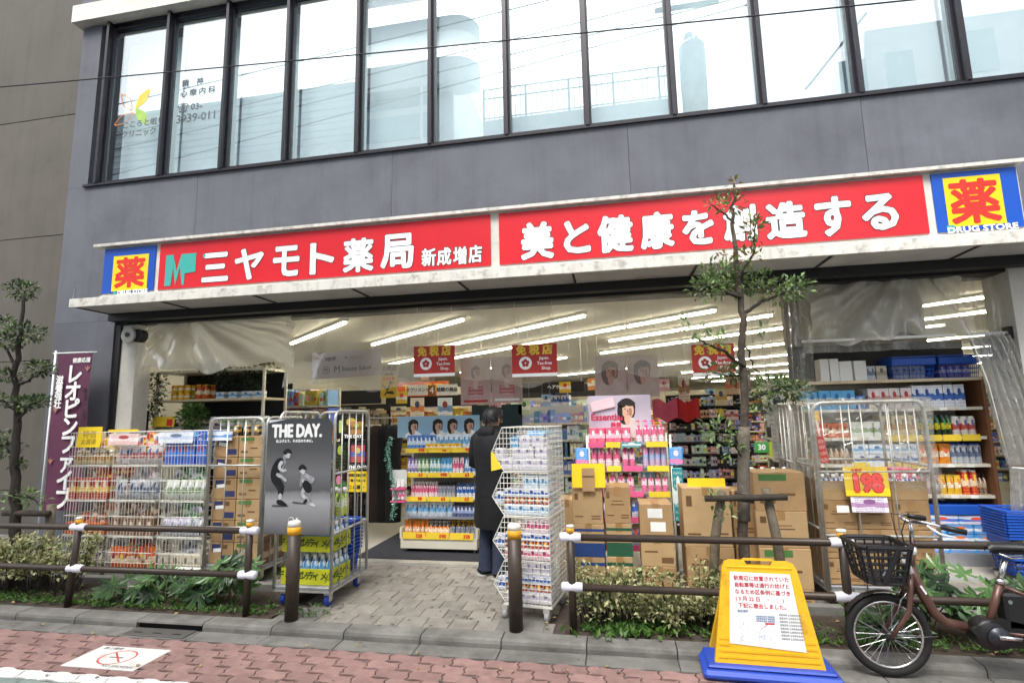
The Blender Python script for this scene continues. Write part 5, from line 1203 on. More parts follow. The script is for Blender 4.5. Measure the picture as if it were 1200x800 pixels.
for i, z in enumerate(zs[1:]): MB().box(-w+.016, w-.016, -.19+i*.025, .178, z-G-.015-.02, z-G-.015).build('shelf', ivory if i else greysteel, dr)
strips = [(0, pr_yel), (2, pr_yel), (3, pr_yel), (4, pr_yel)]
for i, m in strips:
    z = zs[i]-G-.015
    for k in range(3):
        a = -w+.03+k*(2*w-.06)/3; MB().box(a, a+(2*w-.06)/3-.01, -.212+max(0, i-1)*.025, -.205+max(0, i-1)*.025, z-.035+(.03 if i == 0 else 0), z+.02+(.05 if i == 0 else 0)).build('price_strip', m, dr)
        o_ = text(random.choice(('98', '63', '598', '498', '328')), .04, pr_red, dr, (a+.2, -.2135+max(0, i-1)*.025, z-.005+(.035 if i == 0 else 0)), .003)
def seg(i, u0, u1): return dx0+.02+(dx1-dx0-.04)*u0, dx0+.02+(dx1-dx0-.04)*u1
DY = RY+.08
row('pouch', 6, *seg(0, 0, .34), DY, zs[0], None, .19, .07, [K['orange_white']], 'orange and white refill pouch on the lowest tier of the doorway rack', rows=2)
row('pump', 5, *seg(0, .34, .64), DY, zs[0], .055, .18, .055, [K['orange_white'], lid], 'orange pump bottle with white head on the lowest tier of the doorway rack', rows=2)
row('pump', 5, *seg(0, .64, 1), DY, zs[0], .06, .19, .06, [K['silver'], lidy], 'grey pump bottle with yellow head on the lowest tier of the doorway rack', rows=2)
row('pouch', 8, *seg(1, 0, .68), DY, zs[1], None, .16, .06, [K['white_lblue']], 'white and blue refill pouch on the second tier of the doorway rack', rows=2)
row('box', 6, *seg(1, .68, 1), DY, zs[1], None, .13, .06, [K['navy']], 'navy box on the second tier of the doorway rack')
row('bottle', 9, *seg(2, .08, .45), DY+.03, zs[2], None, .18, .04, [K['white_pink'], lid], 'slim white and pink bottle on the third tier of the doorway rack', rows=2)
row('bottle', 6, *seg(2, .45, .7), DY+.03, zs[2], None, .17, .05, [K['silver'], lidk], 'dark capped silver bottle on the third tier of the doorway rack', rows=2)
row('bottle', 5, *seg(2, .72, 1), DY+.03, zs[2], None, .16, .05, [K['white_blue'], lidb], 'white bottle with blue cap on the third tier of the doorway rack', rows=2)
pal = ['purple', 'green', 'teal', 'lightblue', 'white_pink', 'midblue']; pw = ['purple', 'green', 'teal', 'light blue', 'white and pink', 'deep blue']
for i in range(6): row('tube', 3, *seg(3, i/6*.98, (i+1)/6*.98), DY+.05, zs[3], None, .19, .04, [K[pal[i]], lid], f'{pw[i]} hair care tube on the fourth tier of the doorway rack')
row('box', 7, *seg(4, 0, .42), DY+.07, zs[4], None, .17, .05, [K['midblue']], 'deep blue cosmetics box on the top tier of the doorway rack', rows=2)
row('tube', 8, *seg(4, .42, 1), DY+.07, zs[4], None, .18, .05, [K['white_lblue'], lid], 'pale blue cosmetics tube on the top tier of the doorway rack', rows=2)
row('box', 5, *seg(4, .3, .8), DY+.0, zs[4], None, .07, .04, [K['yellow_white']], 'small yellow box at the front of the top tier of the doorway rack')
hb = board(466, 487, 562, 512, RY+.24, 'pale blue header card with small portraits on the doorway rack', M('header_blue', '#a9cfe8', .4, var=.1, scale=4), 'header_card', 'card')
hair = M('print_hair', '#2a211f', .5); face = M('print_face', '#d9ae94', .5)
for u in (.2, .5, .68, .88):
    portrait(hb, u, .55, .055, hair, face, wink)
gl = thing('garland', 'pale green tinsel garland hanging at the side of the doorway rack', 'garland', (dx0-.06, RY-.05, G+.4)); gm_ = MB()
for i in range(420):
    t_ = i/420; x = -.04+.05*math.sin(t_*6); p = Vector((x+random.gauss(0, .012), random.gauss(0, .012), .95*t_)); leaf(gm_, p, (random.gauss(0, 1), random.gauss(0, 1), random.gauss(0, 1)), .035, .012)
gm_.build('tinsel', M('tinsel', '#8fc7b4', .25, .4), gl)
row('tube', 3, dx0-.10, dx0+.06, RY-.03, z_(571), .045, .1, .03, [lid, lidpink], 'white tube hanging in the clip strip at the side of the doorway rack, upper row')
row('tube', 3, dx0-.10, dx0+.06, RY-.03, z_(585), .045, .1, .03, [K['white_pink'], lid], 'white tube hanging in the clip strip at the side of the doorway rack, lower row')
cs = thing('clip_strip', 'pink clip strip shelf at the side of the doorway rack', 'shelf', (dx0-.02, RY-.03, z_(586))); MB().box(-.09, .09, -.03, .03, -.02, -.001).build('tray', lidpink, cs); MB().box(-.09, .09, -.03, .03, z_(571)-z_(586)-.02, z_(571)-z_(586)-.001).build('tray', lidpink, cs); MB().box(-.09, .09, .03, .035, -.02, .35).build('back', white, cs)

# --- wire dump bins on castors
_n0 = len(COL.objects); wx0, wx1, wy0, wy1 = -.945, -.525, 4.30, 4.78
wb = thing('wire_trolley', 'castored base trolley under the white wire dump bins', 'trolley', ((wx0+wx1)/2, (wy0+wy1)/2, G))
hw_, hd_ = (wx1-wx0)/2, (wy1-wy0)/2
MB().tube([(-hw_+.04, -hd_, .11), (hw_, -hd_, .11), (hw_, hd_, .11), (-hw_+.04, hd_, .11), (-hw_+.04, -hd_, .11)], .009, 6).build('frame', wire, wb)
for sx in (-1, 1):
    for sy in (-1, 1): castor(wb, sx*(hw_-.04), sy*(hd_-.02), M('castor_grey', '#9a9a9a'), .042)
def dump_bin(w, d, h):
    mb = MB(); r = .0026
    prof = [(-w*.37, 0), (-w*.62, h*.42), (-w*.40, h*.97), (w*.5, h*.97), (w*.5, 0)]
    def inside(z):   # left boundary x at height z
        return (-w*.37+(-w*.25)*(z/(h*.42))) if z < h*.42 else (-w*.62+w*.22*((z-h*.42)/(h*.55)))
    for y in (-d/2, d/2):
        pts = [(x, y, z) for x, z in prof]; mb.tube(pts+[pts[0]], .0048, 6, False)
        n = 8
        for i in range(1, n): z = h*.97*i/n; mb.tube([(inside(z), y, z), (w*.5, y, z)], r, 4, False)
        m_ = 15
        for i in range(1, m_):
            x = -w*.6+w*1.1*i/m_
            lo = 0 if x > -w*.37 else h*.42*(-x/w-.37)/.25; hi_ = h*.97 if x > -w*.40 else h*.42+h*.55*((x/w+.62)/.22)
            if hi_ > lo: mb.tube([(x, y, lo), (x, y, hi_)], r, 4, False)
    for j in range(15):
        y = -d/2+d*j/14; mb.tube([(-w*.37, y, 0), (w*.5, y, 0), (w*.5, y, h*.97)], r, 4, False); mb.tube([(-w*.62, y, h*.42), (-w*.37, y, 0)], r, 4, False)
    for i in range(9): z = h*.97*i/8; mb.tube([(w*.5, -d/2, z), (w*.5, d/2, z)], r if i % 4 else .0045, 4, False)
    for i in range(1, 9): x = -w*.37+w*.87*i/8; mb.tube([(x, -d/2, 0), (x, d/2, 0)], r, 4, False)
    mb.tube([(-w*.62, -d/2, h*.42), (-w*.62, d/2, h*.42)], .0048, 6, False); mb.tube([(-w*.4, -d/2, h*.97), (-w*.4, d/2, h*.97)], .0048, 6, False)
    return mb.mesh('wire_bin', wire)
zb = [py(615, y, wy0).z for y in (708, 657, 605, 552, 499)]
dm = dump_bin(wx1-wx0, wy1-wy0, .358)
tl = ['lowest', 'third', 'second', 'top']
for k in range(4):
    z = zb[k]; hk = zb[k+1]-zb[k]; cx = (wx0+wx1)/2
    o = ob('wire_bin', dm, None, (cx, (wy0+wy1)/2, z)); o.scale = (1, 1, hk/.358); tag(o, f'white wire dump bin with slanted lip, {tl[k]} of the castored stack', 'wire bin', 'stacked white wire dump bins')
    y = wy0+.055
    lo = wx0+.045
    row('box', 1, lo-.075, lo-.005, y, z+.09, .066, .09, .08, [K['white_print' if k == 3 else 'white_blue']], f'box in the slanted lip of the {tl[k]} wire bin')
    if k == 3:
        row('box', 4, lo-.02, wx1-.01, y, z+.008, None, .09, .08, [K['white_print']], 'white printed box in the bottom layer of the top wire bin', rows=2, dy=.095)
        row('box', 3, lo+.07, wx1-.01, y, z+.099, None, .09, .08, [K['white_print']], 'white printed box in the middle layer of the top wire bin', rows=2, dy=.095)
        row('box', 2, lo+.13, wx1-.03, y, z+.19, .09, .09, .08, [K['white_print']], 'white printed box in the top layer of the top wire bin', rows=2, dy=.095)
        row('box', 1, lo+.05, lo+.13, y, z+.19, .07, .08, .06, [K['lightblue']], 'light blue box in the top wire bin', rows=2)
        row('box', 1, lo+.2, wx1-.02, y+.1, z+.282, .16, .03, .2, [K['lightblue']], 'flat light blue pack lying on the top wire bin')
    else:
        row('box', 4, lo-.0, wx1-.01, y, z+.008, None, .08, .08, [K[('white_print', 'white_pink', 'white_lblue')[k]]], f'white printed box in the {tl[k]} wire bin', rows=2, dy=.095)
        row('can', 6, lo-.01, wx1-.01, y, z+.09, .05, .055, .05, [K['redpack'], lid], f'red banded can in the {tl[k]} wire bin', rows=2, dy=.08)
        row('box', 4, lo, wx1-.01, y, z+.147, None, .06, .06, [K['white_blue']], f'blue and white box in the {tl[k]} wire bin', rows=2, dy=.1)
        row('box', 3, lo+.16, wx1-.02, y, z+.209, None, .1, .05, [K[('white_print', 'white_pink', 'white_lblue')[k]]], f'upright narrow pack in the {tl[k]} wire bin', rows=2, dy=.1)
ycard = thing('price_card', 'small yellow card at the lip of the top wire bin', 'card', (wx0-.02, wy0-.004, zb[3]+.0), None); MB().prism([(-.035, .0), (.06, .02), (-.02, .15), (-.035, .15)], -.002, .002).build('sheet', pr_yel, ycard)

_pv = Vector(((wx0+wx1)/2, wy0, 0)); _R = Matrix.Rotation(RAD(-9), 3, 'Z')
for o in list(COL.objects)[_n0:]:          # the whole stack stands slightly turned
    if o.parent is None: v = _R @ (Vector(o.location)-_pv); o.location = (v.x+_pv.x, v.y+_pv.y, v.z); o.rotation_euler.z += RAD(-9)

# --- pink display rack
PY_ = 5.45; ax0, ax1 = -.27, .53
pk = thing('display_rack', 'steel display rack of pink hair care bottles behind the carton stacks', 'rack', ((ax0+ax1)/2, PY_+.2, G)); w = (ax1-ax0)/2
zp = lambda y: py(735, y, PY_).z
for s in (-1, 1):
    for y in (-.2, .2): MB().tube([(s*w, y, 0), (s*w, y, zp(513)-G+.03)], .011, 8).build('post', ivory, pk, True)
zsp = [zp(y) for y in (519, 547, 577, 607, 640)]
for i, z in enumerate(zsp):
    MB().box(-w+.012, w-.012, -.195, .195, z-G-.018, z-G).build('shelf', greysteel, pk)
    for k, (u0, u1, m) in enumerate(((0, .2, lidpink), (.22, .4, pr_yel), (.42, .66, lidpink if i else K['teal']), (.72, .98, pr_yel))): MB().box(-w+.012+u0*2*(w-.012), -w+.012+u1*2*(w-.012), -.206, -.1965, z-G-.04, z-G+.012).build('price_strip', m, pk)
ps = lambda u0, u1: (ax0+.02+(ax1-ax0-.04)*u0, ax0+.02+(ax1-ax0-.04)*u1); PYY = PY_+.06
row('box', 5, *ps(0, .53), PYY, zsp[0], None, .15, .06, [K['hot_pink']], 'hot pink box on the top tier of the pink rack', rows=2)
row('pump', 4, *ps(.6, .98), PYY, zsp[0], .06, .22, .06, [K['white_pink'], lidpink], 'white pump bottle with pink head on the top tier of the pink rack', rows=2)
row('bottle', 4, *ps(0, .4), PYY, zsp[1], .07, .22, .06, [K['white_pink'], lid], 'white and pink bottle on the second tier of the pink rack', rows=3)
row('bottle', 2, *ps(.42, .58), PYY, zsp[1], .06, .22, .06, [K['pink_white'], lidpink], 'pink capped bottle on the second tier of the pink rack', rows=3)
row('can', 4, *ps(.68, .98), PYY, zsp[1], .055, .215, .055, [PK('print_pinkblue', '#c9b8d8', '#9ab8e0', '#e07a9a'), lid], 'lilac and pink spray can on the second tier of the pink rack', rows=3)
row('bottle', 5, *ps(.0, .56), PYY, zsp[2], .07, .2, .06, [K['pink_white'], lid], 'pink bottle on the third tier of the pink rack', rows=2)
row('pump', 4, *ps(.64, .98), PYY, zsp[2], .055, .2, .055, [K['pink_white'], lid], 'pink pump bottle on the third tier of the pink rack', rows=2)
row('pouch', 4, *ps(.5, .98), PYY, zsp[3], None, .17, .07, [K['white_blue']], 'blue and white refill pouch on the fourth tier of the pink rack', rows=2)
row('pouch', 5, *ps(0, .5), PYY, zsp[3], None, .17, .07, [K['purple']], 'purple refill pouch on the fourth tier of the pink rack', rows=2)
row('pouch', 8, *ps(0, .98), PYY, zsp[4], None, .2, .08, [K['blue_white2']], 'blue and orange detergent pouch on the lowest tier of the pink rack')
ph = board(690, 463, 763, 512, PY_+.12, 'pastel header poster with a dark haired portrait above the pink rack', M('poster_pastel', '#b9aebc', .35, var=.22, scale=2.2), 'header_poster', 'poster')
portrait(ph, .62, .66, .13, hair, face, M('print_pale', '#d9cfc9'))
text('Essential', .07, M('script_pink', '#c23a5e'), ph, (-.13, -.0055, .2), .004)
text('美髪', .04, M('script_pink', '#c23a5e'), ph, (-.04, -.0055, .12), .003)
tg = thing('header_tag', 'pale pink scalloped tag pinned to the pastel header poster', 'tag', (py(706, 472, PY_+.1).x, PY_+.1, py(706, 474, PY_+.1).z), (0, RAD(-12), 0)); MB().bbox(-.12, .12, -.003, .003, -.05, .05, .0025).build('sheet', M('tag_pink', '#e3c4cc'), tg)
for x, lb_ in ((py(682, 533, PY_).x, 'left post of the pink rack'), (py(792, 534, PY_).x, 'shampoo side post of the pink rack')):
    t = thing('hang_pack', f'blue and pink twin pack hung on the {"carton" if x < 0 else "tree"} side of the pink rack', 'pack', (x, PY_+.0, zp(545))); MB().bbox(-.065, .065, -.02, .02, 0, .17, .008).build('pouch', PK('print_hang', '#4f9fe0', '#e27ab0', '#f0e2f0', lo=.1, hi=.35), t)
t = thing('tall_pack', 'teal tall pack hung below the twin pack on the pink rack', 'pack', (py(795, 575, PY_).x, PY_+.0, zp(610))); MB().bbox(-.05, .05, -.02, .02, 0, .5, .008).build('pouch', K['teal'], t)

# --- carton stacks along the bed
CY = 4.9
def crt(px, style, label, Y=CY, depth=.32, **k):
    a, b, z0, z1 = rect(*px, Y); return carton(a, b, Y, z0, z1-.002, label, depth, style, **k)
def stack(col, label, Y=CY, depth=.32):     # col: x0,x1,[y boundaries top..],[styles]
    x0, x1, ys, st = col; zs = [py((x0+x1)/2, y, Y).z for y in ys]; a, b = py(x0, (ys[0]+ys[-1])/2, Y).x, py(x1, (ys[0]+ys[-1])/2, Y).x
    n = len(st); zs[-1] = G+.002; out = []
    for i in range(n): out.append(carton(a+random.uniform(-.004, .004), b+random.uniform(-.004, .004), Y+random.uniform(0, .01), zs[i+1], zs[i]-.001, f'{label}, {["top", "second", "third", "lowest"][i] if n > 2 else ["upper", "lower"][i]} of its stack', depth, st[i]))
    return out
stack((672, 708.5, (572, 614, 652, 700), ('plain', 'bluecrate', 'bluecrate')), 'brown carton beside the wire bins under a yellow sheet')
stack((710.5, 741, (570, 613, 652, 700), ('lines', 'greencrate', 'greencrate')), 'brown carton of the stack of green printed cases')
s3 = stack((752, 791, (590, 627, 664, 702), ('labels', 'barcode', 'plain')), 'brown carton of the stack with two white labels', Y=4.86)
text('LISTERINE', .035, cprint, s3[1], (0, -.1625, .22), .002, sx=.9); 
s4 = stack((803, 860, (571, 641, 680, 702), ('plain', 'barcode', 'plain')), 'wide brown carton beside the tree trunk', Y=4.92)
o = text('MONDAMIN', .04, cprint, s4[1], (.06, -.1625, .16), .002, rot=(0, RAD(180), 0)); stick(s4[0], .4, .55, .32, .2, .12, .06, 0); stick(s4[0], .4, .55, .32, .78, .12, .06, 0)
stack((742, 752, (600, 640, 690), ('plain', 'plain')), 'narrow brown carton wedged in the gap between stacks', Y=5.1, depth=.2) if 0 else None
price_card(670, 543, 709, 571, CY-.015, 'plain yellow sheet taped over the carton stack beside the wire bins', rot=.02); bt_ = thing('carton_flap', 'brown cardboard flap sticking up before the yellow sheet', 'flap', (py(690, 573, CY).x, CY-.022, py(690, 575, CY).z)); MB().box(-.055, .055, -.004, .0, 0, .2).build('flap', card, bt_); MB().box(-.05, .05, -.005, -.0041, .12, .135).build('crease', cprint, bt_)
price_card(806, 560, 850, 575, CY+.1, 'plain yellow sheet lying on the wide carton beside the tree')
s5 = stack((888, 949, (553, 599, 642, 690, 702), ('green', 'lines', 'green', 'plain')), 'brown carton between tree stake and vinyl covered cage', Y=4.95)
stack((862, 887, (575, 632, 700), ('plain', 'plain')), 'plain brown carton half hidden behind the tree stake', Y=5.05)
row('bottle', 6, py(866, 560, 5.2).x, py(945, 560, 5.2).x, 5.32, py(905, 558, 5.2).z-.2, .07, .27, .07, [K['silver'], lid], 'white capped bottle showing above the carton stack by the tree')
carton(py(655, 620, 5.1).x, py(673, 620, 5.1).x, 5.1, G+.002, .85, 'tall brown carton behind the white wire bins', .3, 'plain')

# --- vinyl covered cage on the right
v0, v1, vy = 1.62, 2.47, 4.9
rc = roll_cage('roll cage under a clear vinyl cover with an orange priced card', v0, v1, vy, vy+.72, 1.62, darkb, True, (.56, 1.06))
zz = [.17, .37, .6, .83]
for r_ in range(3):
    for c_ in range(3):
        a = v0+.025+c_*(v1-v0-.05)/3; carton(a+.002, a+(v1-v0-.05)/3-.002, vy+.03, G+zz[r_], G+zz[r_+1]-.003, f'brown carton in the vinyl covered cage, {["lowest", "middle", "upper"][r_]} layer', .33, 'lines', group=f'{["lowest", "middle", "upper"][r_]} layer of cartons in the vinyl covered cage', m=card)
        carton(a+.002, a+(v1-v0-.05)/3-.002, vy+.365, G+zz[r_], G+zz[r_+1]-.003, f'brown carton at the back of the vinyl covered cage, {["lowest", "middle", "upper"][r_]} layer', .3, 'plain', group='back row of cartons in the vinyl covered cage')
for c_ in range(3):
    a = v0+.025+c_*(v1-v0-.05)/3; carton(a+.002, a+(v1-v0-.05)/3-.002, vy+.03, G+.83, G+.98, 'open brown carton on top of the vinyl covered cage load', .33, 'none', group='open cartons on top of the cage load', open_=True)
    row('bottle', 3, a+.02, a+(v1-v0)/3-.03, vy+.1, G+.838, .06, .19, .06, [K['white_blue'], lid], 'white capped bottle in the open cartons of the vinyl covered cage', rows=2, dy=.12)
one('box', v1-.1, vy+.3, G+.84, .16, .22, .2, [K['hot_pink']], 'hot pink box standing in the vinyl covered cage')
t = price_card(990, 547, 1042, 581, vy-.05, 'yellow price card reading 198 tied to the vinyl covered cage', yelc, lines=[('198', .5, .42, .62, M('price_rim', '#a81c1a'), .017, dict(sx=.82)), ('198', .5, .42, .62, M('price_bright', '#f0413c'), .010, dict(sx=.82)), ('お買得', .3, .88, .09, pr_red, .001)]); 
for o in list(t.children)[2:3]: o.location.y = -.0045
price_card(998, 582, 1041, 600, vy-.05, 'white and violet flyer under the price card on the vinyl covered cage', PK('print_violet', '#e8e4ec', '#b890b8', '#8a5a8a', text=.48), rot=.0)
t = thing('paper_label', 'white delivery label on the middle carton of the vinyl covered cage', 'label', (py(985, 594, vy).x, vy-.045, py(985, 599, vy).z)); MB().box(-.045, .045, -.001, .001, 0, .055).build('sheet', sticker, t)
t = thing('promo_strip', 'red and yellow vertical promotion strip tied inside the vinyl covered cage', 'strip', (py(964, 510, vy+.1).x, vy+.1, 1.18), (0, RAD(-6), 0)); MB().box(-.03, .03, -.002, .002, 0, .43).build('sheet', PK('print_strip', '#c8222c', '#e8b93a', '#f3ecd8', lo=.8, hi=1.1), t)
# hanging packets inside left of the cage
for k in range(3):
    t = thing('hanging_packet', f'small orange and white packet on the hook strip in the vinyl covered cage, {["upper", "middle", "lower"][k]}', 'packet', (py(949, 0+495+k*22, vy+.2).x+.03, vy+.16, py(949, 505+k*22, vy+.2).z)); MB().bbox(-.035, .035, -.015, .015, 0, .13, .006).build('pouch', K['orange_white'], t)
cov = MB(); vin = VINYL('clear_vinyl', .11, (.94, .94, .92), .8, 5)
def covf(x0, x1, z0, z1, y, amp=.012, sd=0): return lambda u, v: (x0+(x1-x0)*u, y+amp*math.sin(u*13+sd)+amp*math.sin(v*7+u*5+sd), z0+(z1-z0)*v)
cov.grid(14, 10, covf(v0-.03, v1+.03, .98, G+1.645, vy-.06)); cov.grid(14, 6, lambda u, v: (v0-.03+(v1-v0+.06)*u, vy-.06+v*.8, G+1.645+.01*math.sin(u*9+v*5)))
cov.grid(6, 10, lambda u, v: (v1+.035+.012*math.sin(v*8+u*6), vy-.06+.8*u, .9+(G+.745)*v)); cov.grid(6, 10, lambda u, v: (v0-.035-.012*math.sin(v*8+u*6), vy-.06+.8*u, .9+(G+.745)*v))
tag(cov.build('vinyl_cover', vin, None, True), 'clear vinyl cover draped over the priced roll cage', 'cover')
# second cage edge standing beside it
fr2 = thing('folded_cage', 'folded white roll cage leaning beside the vinyl covered cage', 'roll cage', (1.56, 5.2, G)); frame('frame', (-.0, 0), (-.0+.03, .55), .12, 1.62, .014, 3, (.6, 1.1), fr2); MB().box(-.02, .05, 0, .55, .0, .12).build('base', greysteel, fr2)

# --- right wall shelf
SYR = 6.2; sx0, sx1 = 2.02, 3.68
rs = thing('wall_shelf', 'grey shelf unit of detergents behind the vinyl covered cage', 'shelf', ((sx0+sx1)/2, SYR+.25, G+.015)); w = (sx1-sx0)/2
zr = lambda y: py(1060, y, SYR).z
MB().box(-w, w, -.25, .25, 0, .12).build('base', greysteel, rs); MB().box(-w, w, .235, .25, .121, 1.95).build('back_panel', ivory, rs)
MB().box(w, w+.03, -.25, .25, 0, 1.85).build('side_panel', M('brown_board', '#7a5134', .7, var=.15), rs)
zq = [zr(y) for y in (444, 478, 512, 544, 580)]
for i, z in enumerate(zq):
    MB().box(-w, w-.002, -.24+(.02 if i else -.03), .234, z-G-.015-.03, z-G-.015).build('shelf', ivory if i != 0 else M('plank', '#c9b99a', .7, var=.15), rs)
    for k in range(9):
        if i == 0: break
        a = -w+.05+k*(2*w-.1)/9; yl = (i == 2 and k > 3) or (i == 3 and k in (2, 4, 5)); MB().box(a, a+(.16 if yl else .07), -.232, -.2225, z-G-.015-(.045 if yl else .03), z-G-.015+(.02 if yl else .0)).build('price_tag', pr_yel if yl else sticker, rs)
rq = lambda u0, u1: (sx0+.02+(sx1-sx0-.04)*u0, sx0+.02+(sx1-sx0-.04)*u1); RYY = SYR+.1
row('box', 4, *rq(0, .3), RYY, zq[1], None, .2, .1, [K['lightblue']], 'light blue carton on the upper tier of the wall shelf', rows=2)
row('box', 1, *rq(.3, .36), RYY, zq[1], None, .14, .1, [K['midblue']], 'short blue box on the upper tier of the wall shelf')
row('box', 4, *rq(.37, .63), RYY, zq[1], None, .21, .1, [PK('print_redwhite', '#e9e4e2', '#c88a8a', '#b83a3a')], 'white and red carton on the upper tier of the wall shelf', rows=2)
row('box', 5, *rq(.63, .93), RYY, zq[1], None, .23, .1, [K['white_blue']], 'white and blue carton on the upper tier of the wall shelf', rows=2)
row('box', 4, *rq(.06, .24), RYY, zq[2], None, .15, .1, [K['orange']], 'orange box on the second tier of the wall shelf', rows=2)
row('box', 4, *rq(.25, .43), RYY, zq[2], None, .16, .1, [K['green_white']], 'green and white box on the second tier of the wall shelf', rows=2)
row('box', 4, *rq(.44, .64), RYY, zq[2], None, .22, .1, [K['cup_cream']], 'cream box on the second tier of the wall shelf', rows=2)
row('pouch', 6, *rq(.66, .85), RYY, zq[2], None, .22, .08, [PK('print_blackyellow', '#1d2420', '#d8c82e', '#3a8a4a')], 'black and yellow pouch on the second tier of the wall shelf', rows=2)
row('can', 3, *rq(.85, .98), RYY, zq[2], .07, .2, .07, [K['white_red'], lid], 'white and red can on the second tier of the wall shelf', rows=2)
row('bottle', 6, *rq(.05, .24), RYY, zq[3], None, .2, .06, [K['brown'], lidk], 'brown bottle on the third tier of the wall shelf', rows=2)
row('box', 4, *rq(.25, .62), RYY, zq[3], None, .1, .12, [K['white_blue']], 'blue and white pack on the third tier of the wall shelf', rows=2)
row('box', 4, *rq(.25, .62), RYY, zq[3]+.102, None, .1, .12, [K['white_lblue']], 'pale blue pack stacked on the third tier of the wall shelf', rows=2)
row('pouch', 3, *rq(.64, .82), RYY, zq[3], None, .2, .09, [K['orange_white']], 'orange and white pouch on the third tier of the wall shelf', rows=2)
row('can', 5, *rq(.82, .99), RYY, zq[3], .06, .2, .06, [K['greyblue'], lidb], 'blue topped spray can on the third tier of the wall shelf', rows=2)
row('bottle', 9, *rq(.05, .45), RYY, zq[4], .07, .18, .07, [K['teal'], lidk], 'teal bottle on the fourth tier of the wall shelf', rows=2)
row('box', 4, *rq(.45, .62), RYY, zq[4], None, .19, .1, [K['hot_pink']], 'pink and white box on the fourth tier of the wall shelf', rows=2)
row('pouch', 3, *rq(.62, .74), RYY, zq[4], None, .19, .08, [K['greypink']], 'greyish pink pouch on the fourth tier of the wall shelf', rows=2)
row('pouch', 3, *rq(.74, .86), RYY, zq[4], None, .19, .08, [K['yellow_white']], 'yellow pouch on the fourth tier of the wall shelf', rows=2)
row('can', 2, *rq(.86, .95), RYY, zq[4], .07, .24, .07, [K['redpack'], lid], 'tall red can on the fourth tier of the wall shelf', rows=2)
row('bottle', 2, *rq(.95, 1), RYY, zq[4], None, .2, .05, [K['brown'], lidk], 'small brown bottle on the fourth tier of the wall shelf')
for k in range(3): row('box', 3, *rq(.58, 1.02), RYY, G+.136+k*.09, None, .085, .14, [K['skyorange']], 'blue laundry box piled on the base of the wall shelf', rows=1, name='laundry_box')
row('box', 2, *rq(.6, 1), RYY, G+.136+.27, None, .085, .14, [K['blue_white2']], 'blue laundry box on top of the pile on the base of the wall shelf')
row('pouch', 4, *rq(.4, .58), RYY, G+.136, None, .26, .09, [K['yellow_white']], 'yellow and white laundry pouch on the base of the wall shelf', rows=2)
sb2 = shop_basket(.5, .32, .21).mesh('shopping_basket', blueb)
for i, (a, b) in enumerate(((1043, 1094), (1098, 1146))):
    o = ob('shopping_basket', sb2, None, ((py(a, 425, SYR).x+py(b, 425, SYR).x)/2, SYR+.12, zq[0])); o.scale = (.80 if i == 0 else .74, 1, 1.1); tag(o, ['blue shopping basket on the top board beside the white boxes', 'blue shopping basket on the top board beside the vinyl curtain'][i], 'basket')
    row('box', 4, py(a+6, 425, SYR).x, py(b-6, 425, SYR).x, SYR+.12, zq[0]+.008, None, .13, .1, [K['silver' if i == 0 else 'purple']], f'small box inside the blue basket on the top board {["beside the white boxes", "beside the vinyl curtain"][i]}')
row('box', 2, py(962, 430, SYR).x, py(984, 430, SYR).x, SYR+.1, zq[0], None, .24, .15, [white], 'tall plain white box on the top board of the wall shelf')
row('box', 2, py(985, 430, SYR).x, py(1016, 430, SYR).x, SYR+.1, zq[0], None, .21, .15, [white], 'broad plain white box on the top board of the wall shelf')
row('box', 2, py(1017, 430, SYR).x, py(1028, 430, SYR).x, SYR+.1, zq[0], None, .15, .1, [K['greyblue']], 'small grey printed box on the top board of the wall shelf')
row('box', 1, py(1029, 430, SYR).x, py(1042, 430, SYR).x, SYR+.1, zq[0], None, .15, .1, [K['beige']], 'small cream box on the top board of the wall shelf')
bb = thing('storage_crate', 'blue plastic crate pushed under the lowest tier of the wall shelf', 'crate', (sx0+.62*(sx1-sx0)+.15, SYR+.16, G+.136+.36)); MB().bbox(-.42, .42, -.14, .14, 0, .1, .01).build('body', blueb, bb)
# basket pile at the right edge
bp0 = py(1172, 640, 5.7).x
dl_ = thing('basket_dolly', 'low black wheeled dolly under the pile of blue baskets', 'dolly', (bp0+.22, 5.72, G))
MB().box(-.2, .2, -.15, .15, .075, .095).build('deck', darkb, dl_)
for sx in (-1, 1):
    for sy in (-1, 1): castor(dl_, sx*.17, sy*.12, darkb, .032)
for k in range(11):
    z = G+.097+(0 if k == 0 else .085+k*.025)
    o = ob('shopping_basket', sbn, None, (bp0+.22+random.uniform(-.004, .004), 5.72, z)); o.scale = (1.05, 1.05, 1); tag(o, 'blue shopping basket nested in the tall pile on the wheeled dolly' if k else 'blue shopping basket standing lowest on the wheeled dolly', 'basket', 'blue baskets piled on the dolly')
# ================================================================ SHOP INTERIOR FITTINGS
vcm = VC('small_goods'); FZ = G+.016
PAL = {'mix': ['#d8dce4', '#8fb6e4', '#e4788a', '#e8d98a', '#8aaf5a', '#f4f2ec', '#6a6f7a', '#d06a3a', '#f2f2f2', '#5a8ad0', '#e9b24a', '#f0c0cc', '#c8323a'],
       'dark': ['#2a2a2c', '#4a3f38', '#6a5a4a', '#8a7f70', '#3a4450', '#5f4a44', '#9a8a6a'], 'warm': ['#c98a3a', '#d8b04a', '#b85a3a', '#e0d2b0', '#8a3a2a', '#d8d2c4'],
       'cool': ['#5f8ae0', '#8eb2ec', '#e8f0f8', '#3a6ac0', '#b0d0e0', '#f4f4f8', '#5aa0b0', '#e8e0d0', '#d8a0b0'], 'peg': ['#f0ecdf', '#c9d4be', '#2a2a2c', '#e9d84a', '#8a9aba', '#e8e0d8', '#3a3b3f', '#d89a9a', '#b8c8e0', '#1f1f21']}
